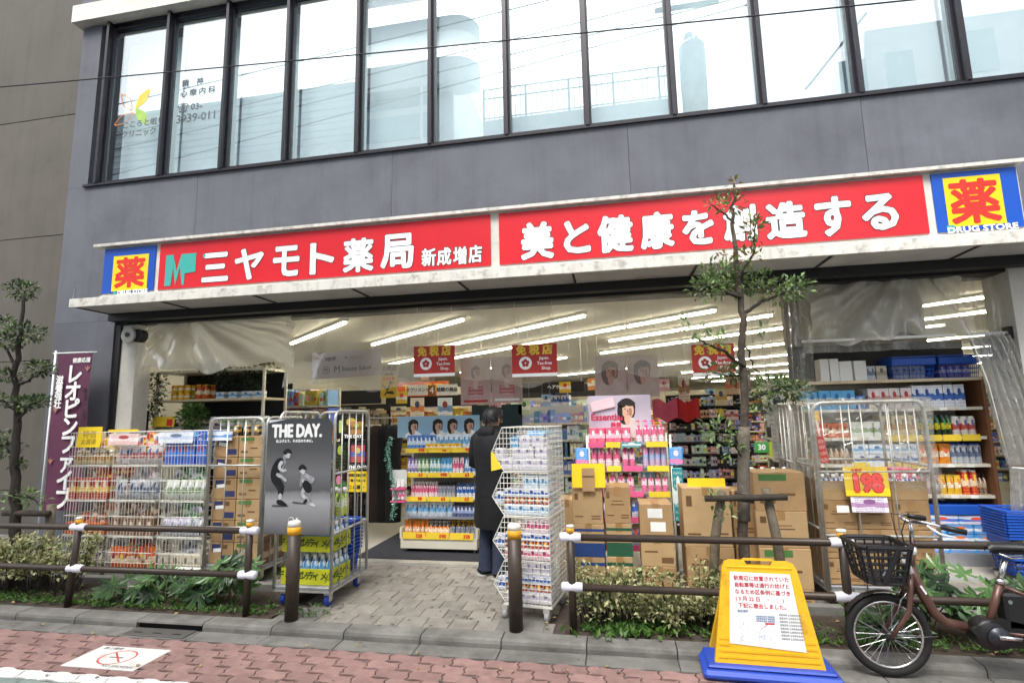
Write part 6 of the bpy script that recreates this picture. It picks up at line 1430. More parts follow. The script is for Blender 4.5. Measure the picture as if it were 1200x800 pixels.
def gondola(label, x0, x1, y, h, tiers, pal='mix', depth=.4, header=None, fill=1.0, bodym=None, loc_rot=0, peg=False, density=.062, hcol=None, tiny=1.0):
    t = thing('store_shelf', label, 'shelf', ((x0+x1)/2, y+depth/2, FZ), (0, 0, loc_rot)); w = (x1-x0)/2; bodym = bodym or ivory
    MB().box(-w, w, -depth/2, depth/2, 0, .12).build('base', bodym, t); MB().box(-w, w, depth/2-.03, depth/2, .121, h).build('back_panel', bodym, t)
    pb_ = MB(); zs_ = [.12+(h-.12)*i/tiers for i in range(tiers)]
    for i, z in enumerate(zs_):
        if i: MB().box(-w+.002, w-.002, -depth/2+.02, depth/2-.031, z-.022, z).build('shelf', bodym, t)
        if i and pal != 'peg': MB().box(-w+.002, w-.002, -depth/2+.012, -depth/2+.0195, z-.035, z).build('price_rail', M('price_rail', '#d8d4c4', .5, var=.25, scale=25), t)
        sp_ = (h-.12)/tiers
        x = -w+.02
        while x < w-.03:
            ww = density*random.uniform(.6, 1.5); hh = sp_*random.uniform(.5, .86)*fill; n = random.randint(1, 4); c = srgb(random.choice(PAL[pal])); c = tuple(v*random.uniform(.75, 1.2) for v in c)
            for k in range(n):
                if x+ww > w-.01: break
                yf = -depth/2+.03+random.uniform(0, .03); pb_.col = c; pb_.box(x, x+ww*.93, yf, depth/2-.05, z+.001, z+hh, bottom=False); c2 = srgb(random.choice(PAL[pal])); pb_.col = c2; pb_.box(x+ww*.1, x+ww*.83, yf-.002, yf-.0005, z+hh*.3, z+hh*random.uniform(.5, .75), bottom=False)
                if random.random() < .5: pb_.col = tuple(min(1, v*1.4+.05) for v in srgb(random.choice(PAL[pal]))); pb_.box(x+ww*.25, x+ww*.68, -depth/2+.06, depth/2-.1, z+hh, z+hh*1.12, bottom=False)
                x += ww
            if random.random() < .15: x += ww
    o = pb_.build('products', vcm, t); o['kind'] = 'stuff'
    if header: MB().box(-w, w, -depth/2-.02, -depth/2+.01, h, h+header).build('header', hcol or black, t)
    return t
X = lambda px, yy_, Y: py(px, yy_, Y).x
gondola('tall side shelf of bottles and jars behind the produce shelf', X(312, 470, 7.4), X(384, 470, 7.4), 7.4, 2.05, 7, 'mix', header=None, density=.042)
gondola('dark fragrance shelf behind the poster cage', X(384, 520, 8.2), X(446, 520, 8.2), 8.2, 1.8, 5, 'dark', header=.22, bodym=dark)
gondola('supplement shelf behind the doorway rack', X(452, 520, 9.2), X(560, 520, 9.2), 9.2, 1.75, 6, 'warm', header=.2)
gondola('blue boxed goods shelf behind the standing person', X(556, 520, 8.4), X(690, 520, 8.4), 8.4, 1.7, 6, 'cool', header=.0, density=.06)
gondola('cosmetics shelf behind the pink rack', X(676, 520, 9.4), X(775, 520, 9.4), 9.4, 1.6, 6, 'mix', density=.06)
gondola('pegboard shelf of hanging packets behind the street tree', X(786, 520, 7.2), X(886, 520, 7.2), 7.2, 1.78, 11, 'peg', depth=.3, bodym=dark, density=.032, fill=.9)
gondola('white shelf of small packets beside the wall shelf', X(905, 520, 8.0), X(955, 520, 8.0), 8.0, 1.7, 6, 'peg', depth=.3)
gondola('long rear shelf under the tube lights', X(440, 480, 12), X(700, 480, 12), 12, 1.9, 7, 'mix', header=.35, hcol=M('header_cream', '#d8d0b8'))
gondola('far shelf beyond the tree at the end of the aisle', X(700, 470, 14), X(960, 470, 14), 14, 1.8, 7, 'mix', header=.3, hcol=M('header_cream', '#d8d0b8'))
gondola('farthest shelf of the shop beyond the wall shelf', X(930, 470, 12), X(1200, 470, 12), 12, 1.9, 7, 'mix')
gondola('side shelf of drinks deep in the shop behind the produce', -6.8, X(330, 480, 10.5), 10.5, 2.1, 6, 'warm', header=.25)
gondola('middle aisle shelf between doorway and pink rack', X(598, 520, 10.5), X(700, 520, 10.5), 10.5, 1.9, 6, 'cool', header=.25)
for i, (px, wd) in enumerate(((385, 60), (470, 60), (556, 125))): pass
hd1 = thing('aisle_header', 'black aisle header board above the blue boxed goods', 'sign', ((X(556, 470, 8.3)+X(690, 470, 8.3))/2, 8.36, 1.98)); MB().box(-.85, .85, -.02, .02, 0, .16).build('board', black, hd1)
for x, s in ((-.35, 'スキンケア'), (.4, 'ヘアケア')): text(s, .05, wink, hd1, (x, -.0215, .08), .002)
MB().tube([(-.8, 0, .16), (-.8, 0, .95)], .004, 5).build('hanger', steel, hd1); MB().tube([(.8, 0, .16), (.8, 0, .95)], .004, 5).build('hanger', steel, hd1)
row('box', 5, X(640, 465, 8.5), X(668, 465, 8.5), 8.55, FZ+1.701, None, .16, .15, [K['white_blue']], 'blue and white box piled on the goods shelf, lower layer')
row('box', 4, X(643, 465, 8.5), X(665, 465, 8.5), 8.55, FZ+1.862, None, .16, .15, [K['navy']], 'blue and white box piled on the goods shelf, upper layer')
dm_ = board(553, 474, 612, 508, 8.1, 'dark teal landscape poster hung behind the standing person', M('poster_teal', '#123038', .4, var=.5, scale=3), group=None)
# hanging dark coats by the poster cage
for i, px in enumerate((440, 450, 459)):
    t = thing('hanging_coat', ['long brown coat', 'long black coat', 'long charcoal coat'][i]+' hanging behind the poster cage', 'coat', (X(px, 570, 7.0), 7.0, FZ+.18)); m = M(['coat_brown', 'coat_black', 'coat_charcoal'][i], ['#33241c', '#131314', '#222326'][i], .9, bump=.4)
    MB().lathe([(.13, 0), (.14, .4), (.12, .9), (.16, 1.15), (.05, 1.28)], n=14, sy=.7).build('cloth', m, t, True); MB().tube([(0, 0, 1.28), (0, 0, 1.36), (.02, 0, 1.38)], .004, 5).build('hook', steel, t)
gr = thing('garment_rail', 'chrome garment rail carrying the dark coats', 'rail', (X(450, 570, 7.0), 7.0, FZ)); 
for s in (-1, 1): MB().tube([(s*.42, 0, 0), (s*.42, 0, 1.56)], .012, 8).build('post', steel, gr, True); MB().box(s*.42-.02, s*.42+.02, -.2, .2, 0, .03).build('foot', steel, gr)
MB().tube([(-.42, 0, 1.56), (.42, 0, 1.56)], .012, 8).build('rail', steel, gr, True)
# --- produce shelf at the left
VY = 6.25
q0, q1 = X(183, 470, VY), X(308, 470, VY)
vs_ = thing('produce_shelf', 'weathered produce shelf with dark trailing plants behind the wire baskets', 'shelf', ((q0+q1)/2, VY+.25, FZ)); w = (q1-q0)/2
zv = lambda y: py(245, y, VY).z-FZ
for s in (-1, 1):
    for y in (-.24, .24): MB().box(s*w-.015, s*w+.015, y-.015, y+.015, 0, zv(433)).build('post', ivory, vs_)
for y, m, nm in ((433, ivory, 'top_board'), (467, M('plank', '#c9b99a'), 'shelf'), (499, greysteel, 'shelf'), (540, greysteel, 'shelf'), (590, greysteel, 'shelf')): MB().box(-w, w, -.25, .25, zv(y)-.03, zv(y)).build(nm, m, vs_)
MB().box(-w, w, .251, .26, 0, zv(433)).build('back_panel', dark, vs_)
zc = zv(467)+FZ
row('can', 3, q0+.12, q0+.42, VY+.12, zc, .085, .1, .085, [K['yellow_white'], lidy], 'yellow tin in the lower row on the produce shelf', rows=2); row('can', 3, q0+.12, q0+.42, VY+.12, zc+.101, .085, .1, .085, [K['yellow_white'], lidy], 'yellow tin stacked in the upper row on the produce shelf', rows=2)
row('can', 2, q0+.5, q0+.72, VY+.12, zc, .1, .2, .1, [K['orange'], lidy], 'tall orange tin on the produce shelf', rows=2)
row('box', 4, q0+.8, q1-.05, VY+.15, zc, .12, .09, .1, [K['white_lblue']], 'small pale carton on the produce shelf')
zc = zv(499)+FZ
row('bag', 9, q0+.05, q0+.95, VY+.1, zc, .12, .1, .1, [PK('print_grape', '#5a3a4a', '#c9b8a8', '#e8d8c8')], 'dark red fruit bag on the produce shelf', rows=2); row('bag', 6, q0+.75, q1-.03, VY+.1, zc, .13, .12, .1, [K['green_white']], 'green leafy bag on the produce shelf', rows=2)
row('bag', 6, q0+.05, q1-.03, VY+.1, zv(540)+FZ, .2, .2, .12, [K['beige']], 'beige root vegetable bag on the produce shelf')
row('bag', 6, q0+.05, q1-.03, VY+.1, zv(590)+FZ, .2, .22, .12, [K['brown']], 'brown root vegetable bag on the produce shelf')
t = price_card(179, 488, 204, 500, VY-.03, 'yellow price card with red corner on the produce shelf', pr_yel); MB().box(.05, .14, -.003, -.0022, .01, .1).build('print', pr_red, t)
lv = thing('leafy_greens', 'bunch of bright leafy greens on the produce shelf', 'vegetables', (X(229, 488, VY), VY-.02, zc+.03)); mb = MB(); clump(mb, (0, 0, .1), .16, .15, 240, .09, .045, (0, 1)); mb.build('leaves', [lf_weed, lf_mid], lv)
iv = thing('trailing_plant', 'dark artificial ivy trailing down the post of the produce shelf', 'plant', (q0, VY-.02, zv(490)+FZ)); mb = MB()
for k in range(26): clump(mb, (random.gauss(0, .04), random.gauss(0, .03), k*.024), .06, .05, 12, .05, .03, (0,))
mb.build('leaves', [lf_dark], iv)
i2 = thing('trailing_plant', 'dark artificial foliage lying along the top board of the produce shelf', 'plant', ((q0+q1)/2, VY+.05, zv(433)+FZ)); mb = MB()
for k in range(50):
    x = random.uniform(-w*.6, w*1.05); clump(mb, (x, random.gauss(0, .08), .03), .06, .04+(.05 if x > .2 else 0), 10, .055, .025, (0,))
mb.build('leaves', [lf_dark], i2)
i3 = thing('trailing_plant', 'black artificial foliage hanging under the top board of the produce shelf', 'plant', ((q0+q1)/2+.35, VY+.1, zv(433)+FZ-.22)); mb = MB()
for k in range(36): clump(mb, (random.gauss(0, .22), random.gauss(0, .06), random.uniform(-.02, .16)), .07, .05, 12, .06, .03, (0,))
mb.build('leaves', [leaf_mat('leaf_blackish', '#1f2a1f', '#34432c')], i3)
fb = thing('small_banner', 'small navy banner with white letter beside the white column', 'banner', (X(167, 490, 6.15), 6.15, FZ)); MB().tube([(0, 0, 0), (0, 0, 1.75)], .01, 6).build('pole', white, fb); MB().box(-.11, .11, -.018, -.012, 1.2, 1.72).build('cloth', M('navy_cloth', '#1c2338', .8), fb); text('D', .16, wink, fb, (.0, -.0195, 1.52), .008); text('R', .1, pr_red, fb, (-.02, -.0195, 1.3), .006)
# rear partition with upper advert boards
mat_ = MB().box(-2.95, -1.2, 5.86, 7.2, G+.016, G+.024).build('entrance_mat', M('mat_charcoal', '#2b2c33', .95, var=.2, scale=60, bump=.6, bscale=200)); tag(mat_, 'charcoal entrance mat lying in the doorway under the display rack', 'mat')

bh = thing('bulkhead', 'taupe bulkhead above the wall shelf behind the gathered vinyl', 'bulkhead', (1.98, 6.5, 2.335)); MB().box(0, 1.42, 0, .1, 0, .62).build('panel', M('taupe_panel', '#8f8878', .8), bh)
hb2 = thing('shelf_backboard', 'dark board behind the baskets on top of the wall shelf', 'board', (2.02, 6.47, 1.97)); MB().box(-.05, 1.69, 0, .03, 0, .36).build('panel', M('board_dark', '#2e2e2e'), hb2)
# --- hanging boards
def hang(t, z_top=2.9):
    for u in (-.42, .42): MB().tube([(u*t['_w'], 0, t['_h']), (u*t['_w'], 0, z_top-t.location.z)], .0015, 4).build('cord', steel, t)
tax = M('tax_red', '#b5322c', .5, var=.05); ty = M('tax_yellow', '#e8c23a', .5)
for i, (a, b, c, d) in enumerate(((485, 405, 533, 441), (600, 403, 653, 441), (811, 403, 861, 440))):
    t = board(a, b, c, d, 5.80, ['red tax-free shop board hung beside the salon banner', 'red tax-free shop board hung between the portrait posters', 'red tax-free shop board hung behind the street tree'][i], tax, 'hanging_sign', 'sign', group='red tax-free boards', lines=[('免 税 店', .5, .8, .24, ty, .006), ('Japan.', .72, .56, .1, wink, .001), ('Tax-free', .72, .4, .1, wink, .001), ('Shop.', .76, .25, .1, wink, .001)])
    w, h = t['_w'], t['_h']; MB().box(-w/2, w/2, -.0045, -.0032, 0, h*.1).build('white_strip', wink, t)
    MB().lathe([(h*.2, 0), (h*.2, .0015)], (-w*.2, -.0048, h*.42), 20, ax=(0, 1, 0)).build('emblem_disc', wink, t)
    for k in range(5): MB().lathe([(h*.055, 0), (h*.055, .001)], (-w*.2+h*.075*math.sin(k*1.257), -.006, h*.42+h*.075*math.cos(k*1.257)), 8, ax=(0, 1, 0)).build('petal', tax, t)
    hang(t)
bs = board(366, 411, 447, 442, 6.03, 'grey pink salon banner with round emblem hung at the entrance', M('banner_pinkgrey', '#b7a7a9', .7, var=.06, scale=3), 'hanging_banner', 'banner', rot=(0, RAD(-1.5), 0), lines=[('MMP', .28, .72, .16, kink, .003), ('×', .5, .74, .14, kink, .002), ('MBYO', .64, .72, .13, M('faint_grey', '#958a90'), .001), ('M', .37, .32, .26, kink, .002), ('Beauty Salon', .65, .32, .17, kink, .001)]); hang(bs)
w, h = bs['_w'], bs['_h']; MB().ring((-w*.29, -.0045, h*.32), (0, 1, 0), h*.14, .004, 24, 4).build('emblem_ring', kink, bs); text('M', h*.14, kink, bs, (-w*.29, -.0045, h*.32), .002)
faded = M('poster_faded', '#c4adaa', .7, var=.1, scale=3); fhair = M('print_hair_faded', '#7d6a67', .6, var=.15, scale=12); fface = M('print_face_faded', '#c79e92', .6)
for i, (a, b, c, d) in enumerate(((540, 420, 575, 474), (576, 418, 612, 472), (697, 417, 734, 466), (735, 416, 772, 465))):
    t = board(a, b, c, d, 6.35, ['faded pink poster of a figure in a floral dress', 'faded pink poster of a figure with pale text', 'faded pink portrait poster beside the tax-free board', 'faded pink portrait poster above the pink rack'][i], faded, 'hanging_poster', 'poster', group='faded portrait posters')
    if i < 2:
        portrait(t, .5, .72, .13, fhair, fface, PK('print_floral', '#c9a0a0', '#b86a6e', '#d9c4bc', text=.5))
        patch(t, .1, .9, .05, .1, tax if i == 0 else wink, 'print')
    else:
        w, h = t['_w'], t['_h']
        portrait(t, .5, .64, .24, fhair, fface, M('print_shirt_faded', '#cdb9b4'))
    hang(t)
t = board(446, 426, 467, 441, 6.5, 'grey aisle sign hung beside the salon banner', M('sign_greyish', '#b9b4a8'), 'hanging_sign', 'sign', lines=[('の商品', .5, .6, .3, kink, .001), ('goods', .5, .2, .2, kink, .001)]); hang(t)
t = board(446, 440, 465, 466, 6.45, 'yellow caution sign with a slipping figure', M('caution_yellow', '#ecc22a', .5), 'caution_sign', 'sign', lines=[('足元注意', .5, .86, .11, pr_red, .002)]); hang(t)
w, h = t['_w'], t['_h']
for pts in ([(-.1, .28), (.02, .42), (.1, .55), (.05, .6), (-.12, .38)], [(.05, .58), (.3, .66), (.31, .72), (.04, .64)], [(-.12, .42), (-.35, .6), (-.37, .56), (-.12, .34)], [(-.08, .28), (.25, .3), (.35, .2), (.3, .16), (-.1, .2)], [(-.1, .3), (-.3, .12), (-.24, .1), (-.02, .26)]):
    MB().prism([(x*w, z*h) for x, z in pts], -.0052, -.0036).build('figure_print', kink, t)
MB().lathe([(w*.1, 0), (w*.1, .0015)], (w*.12, -.0048, h*.68), 14, ax=(0, 1, 0)).build('figure_print', kink, t)
t = board(466, 447, 526, 464, 8.9, 'orange tax-free banner above the supplement shelf', M('tax_orange', '#cf5a22', .5), 'banner', 'banner', lines=[('TAX FREE', .5, .55, .5, ty, .006)])
for i, (a, b, c, d, s, m) in enumerate(((478, 451, 501, 463, 'サプリメント', sticker), (502, 451, 510, 464, '4', M('brown_sign', '#8a5a2c')), (512, 450, 536, 463, '話題の商品', sticker))):
    t = board(a, b, c, d, 7.6, ['white supplement aisle sign', 'brown aisle number sign', 'white topical goods aisle sign'][i]+' above the doorway rack', m, 'hanging_sign', 'sign', lines=[(s, .5, .5, .6 if i == 1 else .3, wink if i == 1 else kink, .002)]); hang(t)
for i, (a, b, c, d) in enumerate(((481, 466, 497, 490), (513, 466, 530, 490), (458, 476, 476, 486), (850, 440, 866, 462), (866, 430, 880, 470), (851, 480, 865, 492), (897, 455, 925, 500), (795, 440, 808, 470), (838, 455, 852, 475), (905, 500, 922, 540))):
    board(a, b, c, d, 7.0 if i > 2 else 8.5, ['orange and white price poster under the supplement sign', 'blue and white price poster under the topical goods sign', 'cream price poster low beside the caution sign', 'orange printed sale sheet beside the tree trunk', 'white printed sale sheet beside the tree trunk', 'small pink sale sheet low behind the tree', 'large white notice sheet beside the wall shelf', 'narrow cream sale sheet beside the pink rack', 'yellowish sale sheet hung before the tree', 'tall white notice sheet above the cartons'][i], PK(f'print_sheet{i}', ['#e8d8c4', '#d8e4ec', '#e0d8b8', '#e0b890', '#e6e4de', '#e8c8c4', '#e4e6e4', '#e0d8c4', '#e4d490', '#e2e4e2'][i], ['#d8823a', '#6a9ac8', '#b89a5a', '#d86a3a', '#c8a49a', '#c85a5a', '#b8c4bc', '#b08a5a', '#d8a83a', '#c4ccd4'][i], '#8a3a2a' if i % 2 else '#3a4a6a'), 'price_poster', 'poster', group='paper price posters inside the shop')
SC_ = [('yellow', '#e8cc3a', '#d8342a'), ('orange', '#e08a3a', '#f4e8c8'), ('red', '#c8302c', '#f4e04a'), ('white', '#eceae4', '#c8302c'), ('pink', '#e6b4bc', '#a83a5a'), ('pale green', '#c4d8b0', '#3a6a3a'), ('sky blue', '#a4c8e0', '#2a4a8a')]
for i in range(16):
    px_ = 470+i*27+random.uniform(-6, 6); y0_ = random.uniform(428, 468); c_ = SC_[i % 7]; Y_ = random.choice((7.7, 8.1, 8.0))
    if 690 < px_ < 765: continue
    t = board(px_, y0_, px_+random.uniform(9, 17), y0_+random.uniform(9, 18), Y_, f'{c_[0]} sale sheet hung on cords deep in the shop', PK(f'print_hang_{c_[0]}', c_[1], '#f2eee4', c_[2]), 'hanging_sheet', 'poster', group=f'{c_[0]} sale sheets hung deep in the shop'); hang(t, 2.98)
board(884, 518, 901, 530, 5.6, 'green sign reading 30 beside the tree trunk', M('green_sign', '#3f9a4a', .5), 'price_sign', 'sign', lines=[('30', .5, .5, .55, wink, .003)])
for i, (px, c) in enumerate(((781, '#d8607a'), (805, '#c82a2c'))):
    t = thing('cloth_bundle', ['pink', 'red'][i]+' cloth banner bunched above the packets behind the pink rack', 'cloth', (X(px, 490, 6.9), 6.9, py(px, 492, 6.9).z)); MB().grid(10, 6, lambda u, v: (-.16+.32*u, .03*math.sin(u*14), .24*v+.03*math.sin(u*9))).build('cloth', M(['cloth_pink', 'cloth_red'][i], c, .8), t, True); MB().tube([(0, 0, .2), (0, 0, 1.0)], .003, 4).build('cord', steel, t)

# --- clear vinyl sheets
vh = VINYL('hazy_vinyl', .24, (.90, .89, .83), .55, 2.2); vc = VINYL('vinyl_bundle', .62, (.82, .80, .72), .25, 5.0); vg = VINYL('vinyl_curtain', .36, (.80, .83, .87), .7, 7)
def drape(u, v): return .03*math.sin(u*37)+.02*math.sin(u*91+v*3)+.03*math.sin(v*4+u*15)
def vsheet(nm, x0, x1, z0, z1, y, m, label, nu=70, nv=16, amp=1.0, bot=None):
    o = MB().grid(nu, nv, lambda u, v: (x0+(x1-x0)*u, y+amp*drape(u, 1-v), (z0 if bot is None else z0+bot(u))+(z1-(z0 if bot is None else z0+bot(u)))*v)).build(nm, m, None, True); return tag(o, label, 'vinyl sheet')
vsheet('vinyl_sheet', -3.95, 1.62, 2.02, 2.92, 5.9, vh, 'long clear vinyl weather sheet hung across the shop opening', bot=lambda u: .06*math.sin(u*20)+.03*math.sin(u*55))
def swag(x0, x1, z0, z1, y, label, sd, c0=.3):
    def fn(u, v):
        x = x0+(x1-x0)*u; z = z0+(z1-z0)*v
        a = math.atan2(u-c0, 1.15-v); r = math.hypot((u-c0)*1.6, 1.15-v)
        f = .075*math.sin(a*13+sd)*min(1, r)**.7*(.4+.6*(1-v)) + .03*math.sin(a*29+sd*2)*r + .02*math.sin(v*9+u*21+sd)
        return (x, y+f*.9-.06*(1-v)*math.sin(u*3.14), z+(.04*math.sin(u*9+sd)+.03*math.sin(u*23))*(1-v))
    return tag(MB().grid(110, 40, fn).build('vinyl_swag', vc, None, True), label, 'vinyl sheet')
x0, x1, z0, z1 = rect(168, 372, 342, 432, 5.88); swag(x0, x1, z0, z1, 5.9, 'gathered cloudy vinyl sheet above the produce shelf', .4)
x0, x1, z0, z1 = rect(948, 312, 1176, 396, 5.88); swag(x0, x0+(x1-x0)*.8, z0, z1, 5.9, 'gathered cloudy vinyl sheet above the wall shelf', 2.1, .72)
vsheet('vinyl_sheet', X(938, 350, 5.9)-.0, X(1178, 350, 5.9), 2.2, 2.9, 5.94, vh, 'clear vinyl sheet behind the curtain rod of the wall shelf')
vsheet('vinyl_sheet', X(885, 440, 5.9), X(950, 440, 5.9), 1.75, 2.9, 5.86, VINYL('crumpled_vinyl', .10, (.92, .92, .88), 1.0, 5), 'crumpled clear vinyl panel hanging between tree and wall shelf', 30, 24, 1.2)
rod = thing('curtain_rod', 'white curtain rod before the wall shelf', 'rod', (0, 5.85, 0)); a, b = py(940, 400, 5.85), py(1182, 390, 5.85); MB().tube([(a.x, 0, (a.z+b.z)/2), (b.x, 0, (a.z+b.z)/2)], .014, 10).build('rod', white, rod, True); RZ = (a.z+b.z)/2
MB().box(b.x-.02, b.x+.05, -.03, .05, RZ-.06, RZ+.06).build('bracket', black, rod)
cx0, cx1 = py(1136, 395, 5.85).x, py(1180, 395, 5.85).x; bxx0, bxx1 = py(1184, 548, 5.8).x, 3.99
def cur(u, v):
    s = v**.8; x = (cx0+(cx1-cx0)*u)*(1-s)+(bxx0+(bxx1-bxx0)*u)*s; z = RZ-.03-(RZ-.06-py(1188, 548, 5.8).z)*v
    return (x, 5.83+.06*math.sin(u*40)*(1-.2*v)+.02*math.sin(u*90+v*6)-.03*s, z)
ct = thing('vinyl_curtain', 'clear grey vinyl curtain gathered aside at the end of the curtain rod', 'curtain', (0, 0, 0))
MB().grid(60, 20, cur).build('upper_sheet', vg, ct, True)
MB().grid(40, 14, lambda u, v: (bxx0+(bxx1-bxx0)*u-.1*v*(1-u), 5.80+.04*math.sin(u*40)*(1+.4*v), py(1188, 548, 5.8).z-.0-v*1.0)).build('lower_sheet', vg, ct, True)
MB().tube([(bxx0-.01, 5.76, py(1188, 547, 5.8).z), (bxx0+.1, 5.73, py(1188, 548, 5.8).z), (bxx1, 5.75, py(1188, 549, 5.8).z)], .006, 6).build('tie', white, ct, True)
for k in range(9): MB().ring((cx0+(cx1-cx0)*k/8, 5.85, RZ-.005), (1, 0, .2), .022, .004, 12, 5).build('ring', white, ct, True)
MB().tube([(cx0-.005, 5.82, RZ-.03), ((cx0+bxx0)/2-.0, 5.8, (RZ+1.3)/2+.02), (bxx0-.01, 5.78, py(1186, 548, 5.8).z)], .004, 6).build('hem', white, ct, True)
# ================================================================ PERSON
def person():
    px, pyy = -1.235, 5.42
    t = thing('person', 'person in a long black coat and jeans standing before the doorway rack', 'person', (px, pyy, G+.001), (0, 0, RAD(-34)))
    skin = M('skin', '#c9967a', .55, var=.05); coat = M('black_coat', '#0b0c11', .85, var=.25, scale=6, bump=1.0, bscale=14); jean = M('jeans', '#2a3348', .85, var=.2, scale=12, bump=.4, bscale=70); shoe = M('shoe_black', '#141416', .5); hairm = M('hair_black', '#0e0d0d', .5, var=.3, scale=40, bump=.8, bscale=80)
    # body: one continuous skinned figure (faces +Y, into the shop)
    J = {'pel': (0, 0, .90), 'wai': (0, .01, 1.05), 'che': (0, .0, 1.25), 'nb': (0, -.005, 1.40), 'nk': (0, .015, 1.46), 'hd': (0, .035, 1.545), 'top': (0, .03, 1.625)}
    R = {'pel': (.14, .10), 'wai': (.125, .09), 'che': (.15, .10), 'nb': (.075, .065), 'nk': (.052, .052), 'hd': (.074, .088), 'top': (.05, .06)}
    E_ = [('pel', 'wai'), ('wai', 'che'), ('che', 'nb'), ('nb', 'nk'), ('nk', 'hd'), ('hd', 'top')]
    for s, n in ((-1, 'l'), (1, 'r')):
        for k, p, r in (('sh', (s*.175, -.005, 1.36), .055), ('el', (s*.215, -.01, 1.10), .042), ('wr', (s*.12, .19, 1.04), .028), ('pa', (s*.075, .245, 1.05), .034)): J[k+n] = p; R[k+n] = (r, r)
        E_ += [('che', 'sh'+n), ('sh'+n, 'el'+n), ('el'+n, 'wr'+n), ('wr'+n, 'pa'+n)]
        for f in range(5):
            a = (-.022+f*.011)*(1) if f < 4 else 0; b = 'f%d%s' % (f, n); c = 'g%d%s' % (f, n)
            if f < 4: J[b] = (s*(.055), .275, 1.05+a+.006); J[c] = (s*(.035), .285+.006*f, 1.055+a); 
            else: J[b] = (s*.06, .25, 1.09); J[c] = (s*.04, .275, 1.10)
            R[b] = R[c] = (.0085, .0085); E_ += [('pa'+n, b), (b, c)]
        for k, p, r in (('hp', (s*.085, 0, .86), .09), ('kn', (s*.095, .015+.01*s, .47), .058), ('an', (s*.10, -.02+.01*s, .085), .04), ('to', (s*.12, .13, .035), .035)): J[k+n] = p; R[k+n] = (r, r)
        E_ += [('pel', 'hp'+n), ('hp'+n, 'kn'+n), ('kn'+n, 'an'+n), ('an'+n, 'to'+n)]
    ks = list(J); me = bpy.data.meshes.new('body'); me.from_pydata([J[k] for k in ks], [(ks.index(a), ks.index(b)) for a, b in E_], []); me.materials.append(skin)
    o = ob('body', me, t); sk = o.modifiers.new('skin', 'SKIN'); sv = me.skin_vertices[0].data if me.skin_vertices else None
    if sv is None:
        pass
    for i, k in enumerate(ks): me.skin_vertices[0].data[i].radius = R[k]; me.skin_vertices[0].data[i].use_root = (k == 'pel')
    ss = o.modifiers.new('sub', 'SUBSURF'); ss.levels = 2; ss.render_levels = 2; sk.use_smooth_shade = True
    def loft(nm, rings, m, n=20, wob=.0):
        mb = MB(); vs = []; fs = []
        for i, (x, y, z, rx, ry) in enumerate(rings):
            for k in range(n):
                q = 2*math.pi*k/n; f = 1+wob*math.sin(q*5+i*1.3)+wob*.6*math.sin(q*9-i); vs.append((x+rx*f*math.cos(q), y+ry*f*math.sin(q), z))
        for i in range(len(rings)-1): fs += [(i*n+k, i*n+(k+1) % n, (i+1)*n+(k+1) % n, (i+1)*n+k) for k in range(n)]
        mb.add(vs, fs); return mb.build(nm, m, t, True)
    loft('coat', [(0, .0, .47, .205, .15), (0, .0, .52, .215, .155), (0, 0, .65, .215, .155), (0, 0, .85, .21, .155), (0, 0, 1.02, .20, .145), (0, -.01, 1.2, .215, .15), (0, -.015, 1.32, .215, .14), (0, -.012, 1.375, .18, .115), (0, -.005, 1.41, .11, .09), (0, .0, 1.435, .085, .08), (0, .008, 1.465, .082, .08), (0, .008, 1.47, .07, .068)], coat, 28, .03)
    for s in (-1, 1):
        mb = MB(); mb.tube([(s*.15, -.005, 1.375), (s*.195, -.008, 1.33), (s*.225, -.012, 1.21), (s*.24, -.015, 1.09), (s*.2, .06, 1.06), (s*.15, .15, 1.045), (s*.115, .195, 1.04)], [.07, .088, .083, .08, .074, .062, .052], 14); mb.build('sleeve', coat, t, True)
        loft('trouser_leg', [(s*.10, -.012, .05, .075, .085), (s*.10, -.01, .12, .07, .078), (s*.098, .0, .3, .075, .08), (s*.095, .015, .47, .08, .085), (s*.09, .0, .7, .095, .1), (s*.085, 0, .88, .1, .11)], jean, 16, .02)
        mb = MB(); mb.grid(12, 8, lambda u, v: (s*.11+(.045+.012*math.sin(u*3.14))*math.cos(v*6.283)*(1 if u < .97 else .3), -.09+.27*u, .052+(.048-.018*u)*math.sin(v*6.283)*(1 if .02 < u < .98 else .4))); sh_ = mb.build('shoe', shoe, t, True); MB().bbox(s*.11-.05, s*.11+.05, -.095, .185, 0, .012, .004).build('sole', M('sole_grey', '#b5b5b2'), sh_)
    # hair cap, ears, glasses-free face features
    hm = MB(); hm.grid(24, 14, lambda u, v: ((.093+.004*math.sin(u*31))*math.cos(u*6.283)*math.sin(v*math.pi*.62+.02), .022+(.108+.004*math.sin(u*23))*math.sin(u*6.283)*math.sin(v*math.pi*.62+.02)-(0.012 if math.sin(u*6.283) < 0 else -.0)*v, 1.55+.115*math.cos(v*math.pi*(.62 if math.sin(u*6.283) < .35 else .40)+.02)))
    for _ in range(700):
        u, v = random.random(), random.random()**.7; q = u*6.283; e_ = v*math.pi*(.62 if math.sin(q) < .35 else .38)
        p = Vector((.094*math.cos(q)*math.sin(e_), .022+.109*math.sin(q)*math.sin(e_), 1.55+.116*math.cos(e_))); leaf(hm, p, (math.cos(q)*.5+random.gauss(0, .3), math.sin(q)*.5+random.gauss(0, .3), -1.0*v+random.gauss(0, .3)), .035, .006, 0)
    hm.build('hair', hairm, t, True)
